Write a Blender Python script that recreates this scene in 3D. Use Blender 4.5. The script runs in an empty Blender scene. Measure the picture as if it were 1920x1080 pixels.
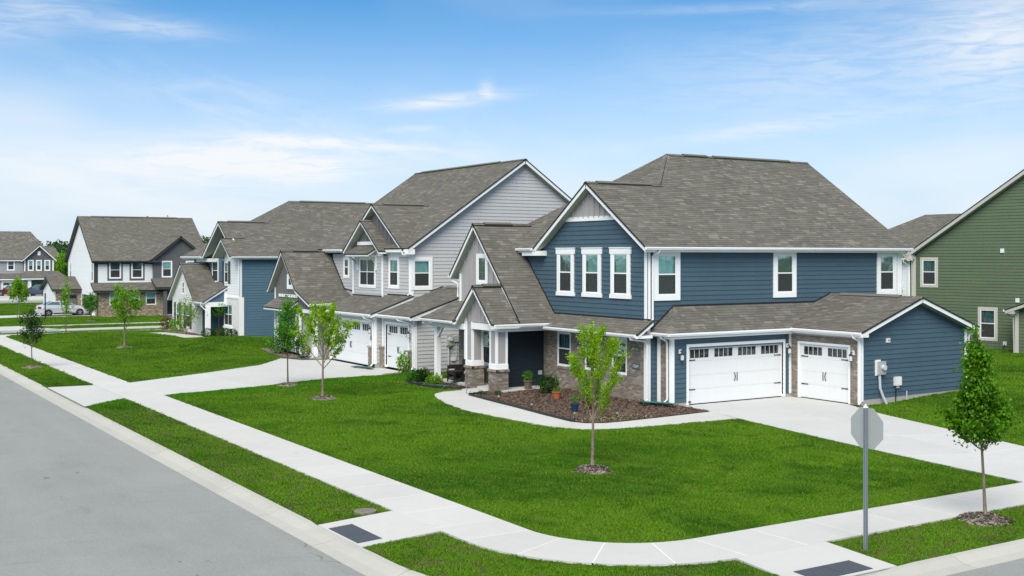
import bpy, math, random
import numpy as np
from mathutils import Vector, Matrix

# ------------------------------------------------------------------ camera, world, sun, exposure
SC = bpy.context.scene
COL = SC.collection
R = math.radians
CAM_Z = 5.5
cam_d = bpy.data.cameras.new('camera')
cam_d.sensor_width = 36.0
cam_d.lens = 36.0 * 2163.0 / 1920.0
cam_d.shift_y = -(480.0 - 540.0) / 1920.0 * -1.0
cam_d.clip_start = 0.3
cam_d.clip_end = 6000.0
cam = bpy.data.objects.new('camera', cam_d)
COL.objects.link(cam)
cam.location = (0.0, 0.0, CAM_Z)
cam.rotation_euler = (R(90), 0.0, R(-32.16))
SC.camera = cam

SUN_EL, SUN_AZ = R(46), R(225)          # azimuth clockwise from +Y
sun_dir = Vector((math.cos(SUN_EL) * math.sin(SUN_AZ), math.cos(SUN_EL) * math.cos(SUN_AZ), math.sin(SUN_EL)))
sun_d = bpy.data.lights.new('sun', 'SUN')
sun_d.energy = 1.5
sun_d.angle = R(38)
sun_d.color = (1.0, 0.955, 0.86)
sun = bpy.data.objects.new('sun', sun_d)
COL.objects.link(sun)
sun.rotation_euler = (-sun_dir).to_track_quat('-Z', 'Y').to_euler()
sun.location = (0, -20, 60)

SC.view_settings.view_transform = 'Standard'
SC.view_settings.look = 'None'
SC.view_settings.gamma = 1.0
SC.view_settings.use_curve_mapping = False
SC.view_settings.exposure = 1.5


class NT:
    """tiny helper round a node tree"""
    def __init__(s, tree):
        s.t = tree
        s.n = tree.nodes
        s.l = tree.links

    def link(s, a, b):
        s.l.new(a, b)

    def val(s, sock, v):
        if hasattr(v, 'is_output'):
            s.l.new(v, sock)
        else:
            sock.default_value = v

    def math(s, op, a, b=None, c=None, clamp=False):
        nd = s.n.new('ShaderNodeMath')
        nd.operation = op
        nd.use_clamp = clamp
        s.val(nd.inputs[0], a)
        if b is not None:
            s.val(nd.inputs[1], b)
        if c is not None:
            s.val(nd.inputs[2], c)
        return nd.outputs[0]

    def vmath(s, op, a, b=None):
        nd = s.n.new('ShaderNodeVectorMath')
        nd.operation = op
        s.val(nd.inputs[0], a)
        if b is not None:
            s.val(nd.inputs[1], b)
        return nd.outputs[0] if op not in ('LENGTH', 'DOT_PRODUCT') else nd.outputs[1]

    def mix(s, fac, a, b, blend='MIX'):
        nd = s.n.new('ShaderNodeMix')
        nd.data_type = 'RGBA'
        nd.blend_type = blend
        nd.clamp_factor = True
        s.val(nd.inputs[0], fac)
        s.val(nd.inputs[6], a)
        s.val(nd.inputs[7], b)
        return nd.outputs[2]

    def noise(s, vec, scale=5.0, detail=4.0, rough=0.55, dist=0.0, out=0):
        nd = s.n.new('ShaderNodeTexNoise')
        if vec is not None:
            s.l.new(vec, nd.inputs['Vector'])
        nd.inputs['Scale'].default_value = scale
        nd.inputs['Detail'].default_value = detail
        nd.inputs['Roughness'].default_value = rough
        nd.inputs['Distortion'].default_value = dist
        return nd.outputs[out]

    def ramp(s, fac, stops):
        nd = s.n.new('ShaderNodeValToRGB')
        cr = nd.color_ramp
        while len(cr.elements) < len(stops):
            cr.elements.new(0.5)
        for e, (p, c) in zip(cr.elements, stops):
            e.position = p
            e.color = (c[0], c[1], c[2], 1.0) if not isinstance(c, float) else (c, c, c, 1.0)
        s.val(nd.inputs[0], fac)
        return nd.outputs[0]

    def mapr(s, v, a, b, c=0.0, d=1.0, smooth=True):
        nd = s.n.new('ShaderNodeMapRange')
        nd.interpolation_type = 'SMOOTHSTEP' if smooth else 'LINEAR'
        s.val(nd.inputs[0], v)
        for i, x in enumerate((a, b, c, d)):
            nd.inputs[1 + i].default_value = x
        return nd.outputs[0]

    def comb(s, x, y, z):
        nd = s.n.new('ShaderNodeCombineXYZ')
        for i, v in enumerate((x, y, z)):
            s.val(nd.inputs[i], v)
        return nd.outputs[0]

    def sep(s, v):
        nd = s.n.new('ShaderNodeSeparateXYZ')
        s.l.new(v, nd.inputs[0])
        return nd.outputs


def build_world():
    w = bpy.data.worlds.new('World')
    SC.world = w
    w.use_nodes = True
    t = NT(w.node_tree)
    t.n.clear()
    out = t.n.new('ShaderNodeOutputWorld')
    bg = t.n.new('ShaderNodeBackground')
    bg.inputs[1].default_value = 0.07
    tc = t.n.new('ShaderNodeTexCoord')
    d = tc.outputs['Generated']
    x, y, z = t.sep(d)
    zp = t.math('MAXIMUM', z, 0.0)
    # the clear layer starts low over the horizon: the sky is sampled a little higher than one looks
    zz = t.math('ADD', t.math('MULTIPLY', zp, 2.4), 0.02)
    vec = t.vmath('NORMALIZE', t.comb(x, y, zz))
    sky = t.n.new('ShaderNodeTexSky')
    sky.sky_type = 'NISHITA'
    sky.sun_disc = False
    sky.sun_elevation = SUN_EL
    sky.sun_rotation = SUN_AZ
    sky.altitude = 200.0
    sky.air_density = 1.15
    sky.dust_density = 0.35
    sky.ozone_density = 2.2
    t.link(vec, sky.inputs['Vector'])
    hs = t.n.new('ShaderNodeHueSaturation')
    hs.inputs['Hue'].default_value = 0.492
    hs.inputs['Saturation'].default_value = 1.38
    hs.inputs['Value'].default_value = 1.10
    t.link(sky.outputs[0], hs.inputs['Color'])
    c = hs.outputs[0]
    # pale air towards the horizon
    pale = t.mapr(zp, 0.0, 0.26, 0.96, 0.0)
    c = t.mix(pale, c, (3.45, 3.95, 4.45, 1.0))
    # a thin milky veil overhead softens the sun
    c = t.mix(t.mapr(zp, 0.22, 0.60, 0.0, 0.78), c, (4.3, 4.35, 4.4, 1.0))
    # thin cirrus: planes high above, stretched along one wind direction
    k = t.math('DIVIDE', 1.0, t.math('ADD', zp, 0.16))
    px = t.math('MULTIPLY', x, k)
    py = t.math('MULTIPLY', y, k)
    a = R(-34)
    u = t.math('ADD', t.math('MULTIPLY', px, math.cos(a)), t.math('MULTIPLY', py, -math.sin(a)))
    v = t.math('ADD', t.math('MULTIPLY', px, math.sin(a)), t.math('MULTIPLY', py, math.cos(a)))
    sv = t.comb(t.math('MULTIPLY', u, 0.62), t.math('MULTIPLY', v, 1.0), 3.7)
    n1 = t.noise(sv, 1.15, 3.0, 0.5, 0.25)
    n2 = t.noise(t.comb(t.math('MULTIPLY', u, 1.2), t.math('MULTIPLY', v, 2.1), 9.2), 3.6, 7.0, 0.62, 0.7)
    cl = t.math('MULTIPLY', t.mapr(n1, 0.47, 0.70), t.mapr(n2, 0.30, 0.72))
    veil = t.mapr(t.noise(sv, 0.8, 3.0, 0.5, 0.3), 0.40, 0.72, 0.0, 0.55)
    # the three distinct bands of cirrus that hang over the roofs
    tot = t.math('ADD', t.math('MULTIPLY', cl, 0.25), t.math('MULTIPLY', veil, 0.85))
    az = t.math('ARCTAN2', x, y)
    fib = t.noise(t.comb(t.math('MULTIPLY', az, 7.0), t.math('MULTIPLY', zp, 46.0), 1.3), 3.2, 7.0, 0.6, 0.9)
    for (a0, e0, wa, we, tilt, amp) in CLOUDS:
        da = t.math('DIVIDE', t.math('SUBTRACT', az, a0), wa)
        e1 = t.math('SUBTRACT', t.math('SUBTRACT', zp, e0), t.math('MULTIPLY', t.math('SUBTRACT', az, a0), tilt))
        de = t.math('DIVIDE', e1, we)
        r2 = t.math('ADD', t.math('MULTIPLY', da, da), t.math('MULTIPLY', de, de))
        g = t.math('EXPONENT', t.math('MULTIPLY', r2, -1.0))
        m = t.math('MULTIPLY', g, t.mapr(fib, 0.30, 0.66, 0.35, 1.0))
        tot = t.math('ADD', tot, t.math('MULTIPLY', m, amp))
    tot = t.math('MINIMUM', tot, 0.93)
    c = t.mix(tot, c, (4.75, 4.85, 4.95, 1.0))
    t.link(c, bg.inputs[0])
    t.link(bg.outputs[0], out.inputs[0])


# (azimuth from +Y towards +X, sine of elevation, widths, tilt, strength)
def _dir(u, v):
    fx, fy = 0.5323, 0.8466
    s, h = (u - 960) / 2163.0, (480 - v) / 2163.0
    x, y = fx + fy * s, fy - fx * s
    return math.atan2(x, y), h / math.sqrt(x * x + y * y + h * h)


CLOUDS = []
for (u, v, wu, wv, tilt, amp) in ((470, 300, 190, 34, 0.0, 0.85), (620, 268, 210, 11, -0.06, 0.7), (590, 320, 90, 24, 0, 0.6),
                                  (830, 190, 110, 12, 0.10, 0.85), (912, 170, 14, 20, 0, 0.5), (1450, 240, 190, 14, 0.10, 0.45),
                                  (285, 52, 110, 18, -0.04, 0.45), (50, 25, 120, 45, 0.2, 0.40), (770, 242, 50, 6, 0.05, 0.4),
                                  (1620, 120, 360, 90, 0.1, 0.35), (1880, 100, 110, 90, 0.0, 0.45), (300, 330, 260, 60, 0.0, 0.35), (1450, 12, 300, 9, 0, 0.25)):
    a0, e0 = _dir(u, v)
    CLOUDS.append((a0, e0, wu / 2163.0, wv / 2163.0, tilt, amp))
build_world()


# ------------------------------------------------------------------ materials
def new_mat(name):
    m = bpy.data.materials.new(name)
    m.use_nodes = True
    t = NT(m.node_tree)
    b = t.n['Principled BSDF']
    return m, t, b


def bump(t, b, h, strength=0.3, dist=0.01):
    nd = t.n.new('ShaderNodeBump')
    nd.inputs['Strength'].default_value = strength
    nd.inputs['Distance'].default_value = dist
    t.link(h, nd.inputs['Height'])
    t.link(nd.outputs[0], b.inputs['Normal'])


def wpos(t):
    return t.n.new('ShaderNodeNewGeometry').outputs['Position']


def rnd(t):
    """a different number for every loose piece of a mesh and for every object"""
    g = t.n.new('ShaderNodeNewGeometry').outputs['Random Per Island']
    o = t.n.new('ShaderNodeObjectInfo').outputs['Random']
    return t.math('FRACT', t.math('ADD', g, o))


def m_paint(name, col, rough=0.55, var=0.06, grain=0.0, streak=0.05):
    m, t, b = new_mat(name)
    p = wpos(t)
    n = t.noise(p, 0.9, 4, 0.6)
    s = t.noise(t.vmath('MULTIPLY', p, (6.0, 6.0, 0.5)), 1.0, 3, 0.6)
    r = rnd(t)
    f = t.math('ADD', t.math('ADD', t.math('MULTIPLY', t.math('SUBTRACT', n, 0.5), var * 2), t.math('MULTIPLY', t.math('SUBTRACT', s, 0.5), streak * 2)),
               t.math('MULTIPLY', t.math('SUBTRACT', r, 0.5), var))
    f = t.math('ADD', f, 1.0)
    c = t.mix(1.0, (col[0], col[1], col[2], 1), t.comb(f, f, f), 'MULTIPLY')
    t.link(c, b.inputs['Base Color'])
    b.inputs['Roughness'].default_value = rough
    b.inputs['Specular IOR Level'].default_value = 0.35
    if grain:
        g = t.noise(t.vmath('MULTIPLY', p, (14.0, 14.0, 60.0)), 1.0, 5, 0.6)
        bump(t, b, g, grain, 0.004)
    return m


def m_concrete(name, col, dirt=0.18, scale=1.0):
    m, t, b = new_mat(name)
    p = wpos(t)
    big = t.noise(p, 0.35 * scale, 5, 0.6)
    mid = t.noise(p, 2.6 * scale, 6, 0.65, 0.6)
    fine = t.noise(p, 55.0, 3, 0.7)
    spots = t.mapr(t.noise(p, 3.3, 2, 0.5, 0.4), 0.70, 0.78)
    r = rnd(t)
    f = t.math('ADD', 1.0, t.math('MULTIPLY', t.math('SUBTRACT', big, 0.5), dirt))
    f = t.math('ADD', f, t.math('MULTIPLY', t.math('SUBTRACT', mid, 0.5), dirt * 0.7))
    f = t.math('ADD', f, t.math('MULTIPLY', t.math('SUBTRACT', fine, 0.5), 0.16))
    f = t.math('ADD', f, t.math('MULTIPLY', t.math('SUBTRACT', r, 0.5), 0.07))
    f = t.math('SUBTRACT', f, t.math('MULTIPLY', spots, 0.10))
    c = t.mix(1.0, (col[0], col[1], col[2], 1), t.comb(f, f, f), 'MULTIPLY')
    stain = t.mapr(t.noise(p, 0.8, 5, 0.65, 1.0), 0.60, 0.78, 0.0, 0.35)
    c = t.mix(stain, c, (col[0] * 0.80, col[1] * 0.77, col[2] * 0.66, 1))
    t.link(c, b.inputs['Base Color'])
    b.inputs['Roughness'].default_value = 0.9
    bump(t, b, fine, 0.25, 0.003)
    return m


def m_asphalt():
    m, t, b = new_mat('asphalt')
    p = wpos(t)
    x, y, z = t.sep(p)
    fine = t.noise(p, 60.0, 3, 0.8)
    agg = t.noise(p, 17.0, 3, 0.75)
    lanes = t.noise(t.comb(t.math('MULTIPLY', x, 0.75), t.math('MULTIPLY', y, 0.05), 1.0), 1.0, 4, 0.6, 0.2)
    mid = t.noise(p, 0.42, 7, 0.72, 1.0)
    f = t.math('ADD', 0.22, t.math('MULTIPLY', fine, 0.62))
    f = t.math('ADD', f, t.math('MULTIPLY', agg, 0.55))
    f = t.math('ADD', f, t.math('MULTIPLY', lanes, 0.30))
    f = t.math('ADD', f, t.math('MULTIPLY', t.math('SUBTRACT', mid, 0.5), 0.34))
    c = t.mix(1.0, (0.238, 0.247, 0.240, 1), t.comb(f, f, f), 'MULTIPLY')
    oil = t.mapr(t.noise(t.comb(t.math('MULTIPLY', x, 1.1), t.math('MULTIPLY', y, 0.45), 4.0), 0.9, 6, 0.66, 0.7), 0.62, 0.78, 0.0, 0.34)
    c = t.mix(oil, c, (0.115, 0.115, 0.115, 1))
    # a worn smear across the lane and a row of drips along it
    smear = t.math('MULTIPLY', t.mapr(t.noise(t.comb(t.math('MULTIPLY', x, 0.35), t.math('MULTIPLY', y, 1.5), 7.0), 0.8, 6, 0.7, 0.8), 0.60, 0.74), 0.42)
    c = t.mix(smear, c, (0.150, 0.146, 0.134, 1))
    drip = t.math('MULTIPLY', t.mapr(t.noise(t.comb(t.math('MULTIPLY', x, 2.0), t.math('MULTIPLY', y, 0.8), 2.0), 1.6, 3, 0.6, 0.6), 0.66, 0.72), t.math('MULTIPLY', t.mapr(x, 4.9, 5.5), t.mapr(x, 7.0, 6.3)))
    c = t.mix(t.math('MULTIPLY', drip, 0.65), c, (0.06, 0.06, 0.06, 1))
    vo = t.n.new('ShaderNodeTexVoronoi')
    vo.feature = 'DISTANCE_TO_EDGE'
    vo.inputs['Scale'].default_value = 0.085
    nv = t.n.new('ShaderNodeTexNoise')
    t.link(p, nv.inputs['Vector'])
    nv.inputs['Scale'].default_value = 0.8
    nv.inputs['Detail'].default_value = 6
    wob = t.vmath('ADD', p, t.vmath('MULTIPLY', nv.outputs[1], (1.1, 1.1, 0.0)))
    t.link(wob, vo.inputs['Vector'])
    crack = t.math('MULTIPLY', t.mapr(vo.outputs['Distance'], 0.0035, 0.0010), t.mapr(t.noise(p, 0.25, 3, 0.6), 0.48, 0.60))
    c = t.mix(t.math('MULTIPLY', crack, 0.7), c, (0.07, 0.07, 0.07, 1))
    peb = t.mapr(t.noise(p, 24.0, 1, 0.5), 0.72, 0.78, 0.0, 0.45)
    c = t.mix(peb, c, (0.46, 0.46, 0.44, 1))
    t.link(c, b.inputs['Base Color'])
    b.inputs['Roughness'].default_value = 0.92
    bump(t, b, fine, 0.5, 0.004)
    return m


def grass_colour(t, p):
    a = t.noise(p, 0.15, 6, 0.66, 0.6)
    c = t.ramp(a, [(0.30, (0.030, 0.108, 0.005)), (0.43, (0.055, 0.160, 0.007)), (0.54, (0.100, 0.226, 0.010)), (0.64, (0.072, 0.192, 0.007)), (0.76, (0.040, 0.128, 0.006))])
    # broad passes of the mower and the seams of the laid turf
    x, y, z = t.sep(p)
    m = t.noise(t.comb(t.math('MULTIPLY', t.math('ADD', x, t.math('MULTIPLY', y, 0.42)), 0.95), t.math('MULTIPLY', y, 0.10), 2.0), 1.0, 3, 0.6, 0.4)
    c = t.mix(t.mapr(m, 0.40, 0.66, 0.0, 0.42), c, (0.115, 0.222, 0.018, 1))
    b_ = t.noise(p, 1.7, 6, 0.72, 0.6)
    c = t.mix(t.mapr(b_, 0.44, 0.72, 0.0, 0.62), c, (0.125, 0.208, 0.026, 1))
    d_ = t.noise(t.vmath('ADD', p, (31.0, 7.0, 3.0)), 0.75, 5, 0.68, 0.6)
    c = t.mix(t.mapr(d_, 0.50, 0.70, 0.0, 0.72), c, (0.026, 0.092, 0.006, 1))
    dry = t.mapr(t.noise(p, 1.05, 7, 0.75, 0.9), 0.585, 0.76, 0.0, 0.70)
    c = t.mix(dry, c, (0.190, 0.205, 0.062, 1))
    # fresh sod laid beside the neighbouring driveway
    q = t.math('SUBTRACT', y, t.math('MULTIPLY', x, 0.21))
    sod = t.math('MULTIPLY', t.mapr(q, 41.50, 41.62), t.mapr(q, 44.6, 44.4))
    sod = t.math('MULTIPLY', sod, t.mapr(y, 51.0, 50.0))
    c = t.mix(t.math('MULTIPLY', sod, 0.75), c, (0.052, 0.190, 0.005, 1))
    # thinner, browner turf in the strips along the kerbs
    strip = t.math('MULTIPLY', t.mapr(x, 11.3, 10.9), t.mapr(y, 42.3, 42.0))
    corner = t.math('MULTIPLY', t.mapr(y, 16.0, 15.4), 1.0)
    st = t.math('MAXIMUM', strip, corner)
    dry2 = t.mapr(t.noise(p, 2.1, 6, 0.72, 0.6), 0.46, 0.66, 0.0, 0.72)
    return t.mix(t.math('MULTIPLY', st, dry2), c, (0.140, 0.135, 0.055, 1))


def m_lawn():
    m, t, b = new_mat('lawn_turf')
    p = wpos(t)
    c = grass_colour(t, p)
    f = t.noise(p, 30.0, 4, 0.75)
    c = t.mix(t.mapr(f, 0.3, 0.7, 0.65, 0.0), c, (0.012, 0.036, 0.004, 1))
    t.link(c, b.inputs['Base Color'])
    b.inputs['Roughness'].default_value = 0.85
    b.inputs['Specular IOR Level'].default_value = 0.02
    bump(t, b, f, 1.0, 0.05)
    return m


def m_blade():
    m, t, b = new_mat('grass_blade')
    p = wpos(t)
    c = grass_colour(t, p)
    r = rnd(t)
    f = t.math('ADD', 0.70, t.math('MULTIPLY', r, 0.55))
    c = t.mix(1.0, c, t.comb(f, f, f), 'MULTIPLY')
    c = t.mix(t.mapr(r, 0.965, 0.975), c, (0.20, 0.20, 0.075, 1))
    t.link(c, b.inputs['Base Color'])
    b.inputs['Roughness'].default_value = 0.6
    b.inputs['Specular IOR Level'].default_value = 0.04
    return m


def m_leaf(name, dark, light, tip=None):
    m, t, b = new_mat(name)
    r = rnd(t)
    p = wpos(t)
    n = t.noise(p, 2.2, 3, 0.6)
    f = t.math('ADD', t.math('MULTIPLY', r, 0.65), t.math('MULTIPLY', t.mapr(n, 0.3, 0.7), 0.35))
    st = [(0.05, dark), (0.85, light)]
    if tip:
        st.append((0.97, tip))
    c = t.ramp(f, st)
    t.link(c, b.inputs['Base Color'])
    b.inputs['Roughness'].default_value = 0.5
    b.inputs['Specular IOR Level'].default_value = 0.25
    # light passes through thin leaves
    tr = t.n.new('ShaderNodeBsdfTranslucent')
    t.link(t.mix(1.0, c, (1.0, 1.05, 0.55, 1), 'MULTIPLY'), tr.inputs[0])
    mx = t.n.new('ShaderNodeMixShader')
    mx.inputs[0].default_value = 0.46
    t.link(b.outputs[0], mx.inputs[1])
    t.link(tr.outputs[0], mx.inputs[2])
    t.link(mx.outputs[0], t.n['Material Output'].inputs[0])
    return m


def m_bark(name, col):
    m, t, b = new_mat(name)
    p = wpos(t)
    n = t.noise(t.vmath('MULTIPLY', p, (30.0, 30.0, 5.0)), 1.0, 5, 0.7)
    c = t.mix(t.mapr(n, 0.3, 0.7), (col[0] * 0.55, col[1] * 0.52, col[2] * 0.5, 1), (col[0] * 1.2, col[1] * 1.2, col[2] * 1.15, 1))
    t.link(c, b.inputs['Base Color'])
    b.inputs['Roughness'].default_value = 0.9
    bump(t, b, n, 0.6, 0.01)
    return m


def m_shingle(name, dark, mid, light):
    m, t, b = new_mat(name)
    r = rnd(t)
    p = wpos(t)
    c = t.ramp(r, [(0.0, dark), (0.45, mid), (0.86, (mid[0] * 1.15, mid[1] * 1.14, mid[2] * 1.12)), (0.90, (light[0] * 0.85, light[1] * 0.85, light[2] * 0.85)), (1.0, light)])
    g = t.noise(p, 130.0, 2, 0.8)
    w = t.noise(p, 0.5, 4, 0.6)
    f = t.math('ADD', t.math('MULTIPLY', g, 0.5), t.math('ADD', 0.58, t.math('MULTIPLY', w, 0.34)))
    c = t.mix(1.0, c, t.comb(f, f, f), 'MULTIPLY')
    t.link(c, b.inputs['Base Color'])
    b.inputs['Roughness'].default_value = 0.93
    b.inputs['Specular IOR Level'].default_value = 0.25
    bump(t, b, g, 0.3, 0.003)
    return m


def m_brick(name, stops, mortar=False):
    m, t, b = new_mat(name)
    p = wpos(t)
    r = rnd(t)
    c = t.ramp(r, stops)
    n = t.noise(p, 22.0, 5, 0.7)
    w = t.noise(p, 1.2, 3, 0.6)
    f = t.math('ADD', 0.55, t.math('ADD', t.math('MULTIPLY', n, 0.6), t.math('MULTIPLY', w, 0.3)))
    c = t.mix(1.0, c, t.comb(f, f, f), 'MULTIPLY')
    t.link(c, b.inputs['Base Color'])
    b.inputs['Roughness'].default_value = 0.92
    bump(t, b, n, 0.45, 0.006)
    return m


def m_plain(name, col, rough=0.5, metal=0.0, spec=0.5, var=0.0, vscale=8.0):
    m, t, b = new_mat(name)
    b.inputs['Base Color'].default_value = (*col, 1)
    if var:
        n = t.noise(wpos(t), vscale, 5, 0.65)
        f = t.math('ADD', 1.0, t.math('MULTIPLY', t.math('SUBTRACT', n, 0.5), var))
        t.link(t.mix(1.0, (*col, 1), t.comb(f, f, f), 'MULTIPLY'), b.inputs['Base Color'])
    b.inputs['Roughness'].default_value = rough
    b.inputs['Metallic'].default_value = metal
    b.inputs['Specular IOR Level'].default_value = spec
    return m


def m_glass(name, tint, reflect=1.0, see=0.75):
    """window pane: a clear tinted sheet whose reflection grows at grazing angles"""
    m, t, b = new_mat(name)
    t.n.remove(b)
    tr = t.n.new('ShaderNodeBsdfTransparent')
    tr.inputs[0].default_value = (*tint, 1)
    gl = t.n.new('ShaderNodeBsdfGlossy')
    gl.inputs['Roughness'].default_value = 0.03
    gl.inputs['Color'].default_value = (0.92, 0.97, 0.97, 1)
    fr = t.n.new('ShaderNodeFresnel')
    fr.inputs[0].default_value = 1.5
    n = t.noise(wpos(t), 1.1, 2, 0.5)
    bp = t.n.new('ShaderNodeBump')
    bp.inputs['Strength'].default_value = 0.08
    bp.inputs['Distance'].default_value = 0.05
    t.link(n, bp.inputs['Height'])
    t.link(bp.outputs[0], gl.inputs['Normal'])
    f = t.math('MULTIPLY', t.math('ADD', t.math('MULTIPLY', fr.outputs[0], 1.6), 0.05), reflect, clamp=True)
    mx = t.n.new('ShaderNodeMixShader')
    t.link(f, mx.inputs[0])
    t.link(tr.outputs[0], mx.inputs[1])
    t.link(gl.outputs[0], mx.inputs[2])
    t.link(mx.outputs[0], t.n['Material Output'].inputs[0])
    return m


def m_curtain(name, a, c2, fold=26.0):
    m, t, b = new_mat(name)
    p = wpos(t)
    x, y, z = t.sep(p)
    q = t.math('ADD', x, y)
    n = t.noise(t.comb(q, q, t.math('MULTIPLY', z, 0.25)), fold * 0.35, 4, 0.6, 0.3)
    c = t.mix(t.mapr(n, 0.35, 0.65), (*a, 1), (*c2, 1))
    t.link(c, b.inputs['Base Color'])
    b.inputs['Roughness'].default_value = 0.9
    bump(t, b, n, 0.6, 0.03)
    return m


def m_blind(name, a, c2):
    m, t, b = new_mat(name)
    p = wpos(t)
    x, y, z = t.sep(p)
    s = t.math('FRACT', t.math('MULTIPLY', z, 22.0))
    c = t.mix(t.mapr(s, 0.15, 0.6), (*a, 1), (*c2, 1))
    t.link(c, b.inputs['Base Color'])
    b.inputs['Roughness'].default_value = 0.7
    return m


def m_screen(name, col, op):
    m, t, b = new_mat(name)
    b.inputs['Base Color'].default_value = (*col, 1)
    b.inputs['Roughness'].default_value = 0.8
    b.inputs['Alpha'].default_value = op
    return m


def m_mulch(name, dark, light):
    m, t, b = new_mat(name)
    r = rnd(t)
    p = wpos(t)
    n = t.noise(p, 24.0, 5, 0.75)
    f = t.math('ADD', t.math('MULTIPLY', r, 0.55), t.math('MULTIPLY', n, 0.5))
    c = t.ramp(f, [(0.15, dark), (0.62, light), (0.92, (light[0] * 1.9, light[1] * 1.9, light[2] * 1.8))])
    t.link(c, b.inputs['Base Color'])
    b.inputs['Roughness'].default_value = 0.95
    bump(t, b, n, 1.0, 0.03)
    return m


M = {}
M['white'] = m_paint('white_trim_paint', (0.80, 0.81, 0.81), 0.45, 0.03, 0, 0.03)
M['white_door'] = m_paint('white_door_enamel', (0.690, 0.700, 0.705), 0.38, 0.02, 0, 0.02)
M['white_siding'] = m_paint('white_siding_paint', (0.72, 0.74, 0.75), 0.6, 0.04, 0.2)
M['soffit'] = m_paint('soffit_shade_tint', (0.38, 0.41, 0.35), 0.6, 0.03)  # trim white darkened and greened: eave shade and lawn bounce put into the colour
M['blue'] = m_paint('slate_blue_siding_paint', (0.054, 0.097, 0.130), 0.55, 0.09, 0.35)
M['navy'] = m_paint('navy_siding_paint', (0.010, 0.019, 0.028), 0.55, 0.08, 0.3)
M['blue3'] = m_paint('steel_blue_siding_paint', (0.074, 0.142, 0.200), 0.55, 0.08, 0.3)
M['gray'] = m_paint('light_grey_siding_paint', (0.455, 0.458, 0.462), 0.6, 0.05, 0.3)
M['taupe'] = m_paint('taupe_board_paint', (0.345, 0.330, 0.330), 0.6, 0.05, 0.2)
M['dkgray'] = m_paint('charcoal_board_paint', (0.135, 0.135, 0.138), 0.6, 0.06, 0.2)
M['green'] = m_paint('moss_green_siding_paint', (0.100, 0.138, 0.080), 0.6, 0.08, 0.35)
M['cream'] = m_paint('putty_trim_paint', (0.50, 0.49, 0.44), 0.5, 0.04)
M['dktrim'] = m_paint('charcoal_trim_paint', (0.052, 0.052, 0.050), 0.5, 0.05)
M['gray4'] = m_paint('dark_grey_shake_paint', (0.105, 0.104, 0.108), 0.65, 0.07, 0.3)
M['gray5'] = m_paint('pale_grey_siding_paint', (0.31, 0.31, 0.33), 0.6, 0.05, 0.3)
M['door4'] = m_paint('grey_garage_door_paint', (0.130, 0.122, 0.130), 0.5, 0.04)
M['found'] = m_concrete('foundation_concrete', (0.36, 0.345, 0.31), 0.4, 2.0)
M['walk'] = m_concrete('sidewalk_concrete', (0.480, 0.478, 0.460), 0.17)
M['drive'] = m_concrete('driveway_concrete', (0.470, 0.472, 0.462), 0.20)
M['curb'] = m_concrete('kerb_concrete', (0.385, 0.380, 0.345), 0.24)
M['joint'] = m_concrete('joint_concrete', (0.62, 0.62, 0.60), 0.1)
M['asphalt'] = m_asphalt()
M['lawn'] = m_lawn()
M['blade'] = m_blade()
M['soil'] = m_mulch('soil', (0.05, 0.04, 0.025), (0.09, 0.075, 0.045))
M['mulch'] = m_mulch('brown_bark_mulch', (0.048, 0.030, 0.021), (0.165, 0.106, 0.076))
M['straw'] = m_mulch('straw', (0.16, 0.135, 0.07), (0.34, 0.30, 0.17))
M['mulch_old'] = m_mulch('weathered_bark_mulch', (0.065, 0.050, 0.040), (0.260, 0.220, 0.185))
M['shingle'] = m_shingle('weathered_wood_shingle', (0.104, 0.099, 0.086), (0.124, 0.118, 0.101), (0.185, 0.176, 0.152))
M['deck'] = m_plain('roof_edge_black', (0.012, 0.012, 0.013), 0.7)
M['brick'] = m_brick('taupe_brick', [(0.0, (0.150, 0.122, 0.098)), (0.3, (0.190, 0.158, 0.128)), (0.6, (0.228, 0.194, 0.158)), (0.88, (0.265, 0.230, 0.188)), (0.97, (0.36, 0.31, 0.245)), (1.0, (0.17, 0.125, 0.105))])
M['brick4'] = m_brick('tan_brick', [(0.0, (0.14, 0.10, 0.07)), (0.4, (0.25, 0.19, 0.13)), (0.8, (0.37, 0.29, 0.19)), (1.0, (0.55, 0.46, 0.32))])
M['brickw'] = m_brick('white_painted_brick', [(0.0, (0.62, 0.61, 0.59)), (1.0, (0.74, 0.735, 0.72))])
M['mortar'] = m_concrete('mortar', (0.36, 0.345, 0.32), 0.2, 3.0)
M['mortarw'] = m_concrete('white_mortar', (0.40, 0.395, 0.38), 0.15, 3.0)
M['glass_up'] = m_glass('clear_pane', (0.86, 0.97, 0.96), 0.42)
M['glass_dk'] = m_glass('dark_pane', (0.78, 0.84, 0.83), 0.36)
M['lite'] = m_glass('garage_lite', (0.75, 0.8, 0.8), 0.10)
M['cur_teal'] = m_curtain('pale_teal_curtain', (0.50, 0.68, 0.66), (0.68, 0.84, 0.82))
M['cur_dk'] = m_curtain('grey_curtain', (0.10, 0.125, 0.125), (0.26, 0.31, 0.31))
M['blind'] = m_blind('dark_blind', (0.035, 0.038, 0.04), (0.17, 0.175, 0.175))
M['room'] = m_plain('dark_room', (0.042, 0.046, 0.050), 0.8)
M['screen'] = m_screen('insect_screen', (0.050, 0.056, 0.056), 0.46)
M['black'] = m_plain('black_metal', (0.012, 0.012, 0.013), 0.45, 0.3)
M['galv'] = m_plain('galvanised_steel', (0.25, 0.285, 0.31), 0.5, 0.5, 0.5, 0.25, 20.0)
M['alu'] = m_plain('sheet_aluminium', (0.46, 0.475, 0.47), 0.5, 0.5, 0.5, 0.16, 5.0)
M['hole'] = m_plain('punched_hole', (0.03, 0.035, 0.04), 0.9)
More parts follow.
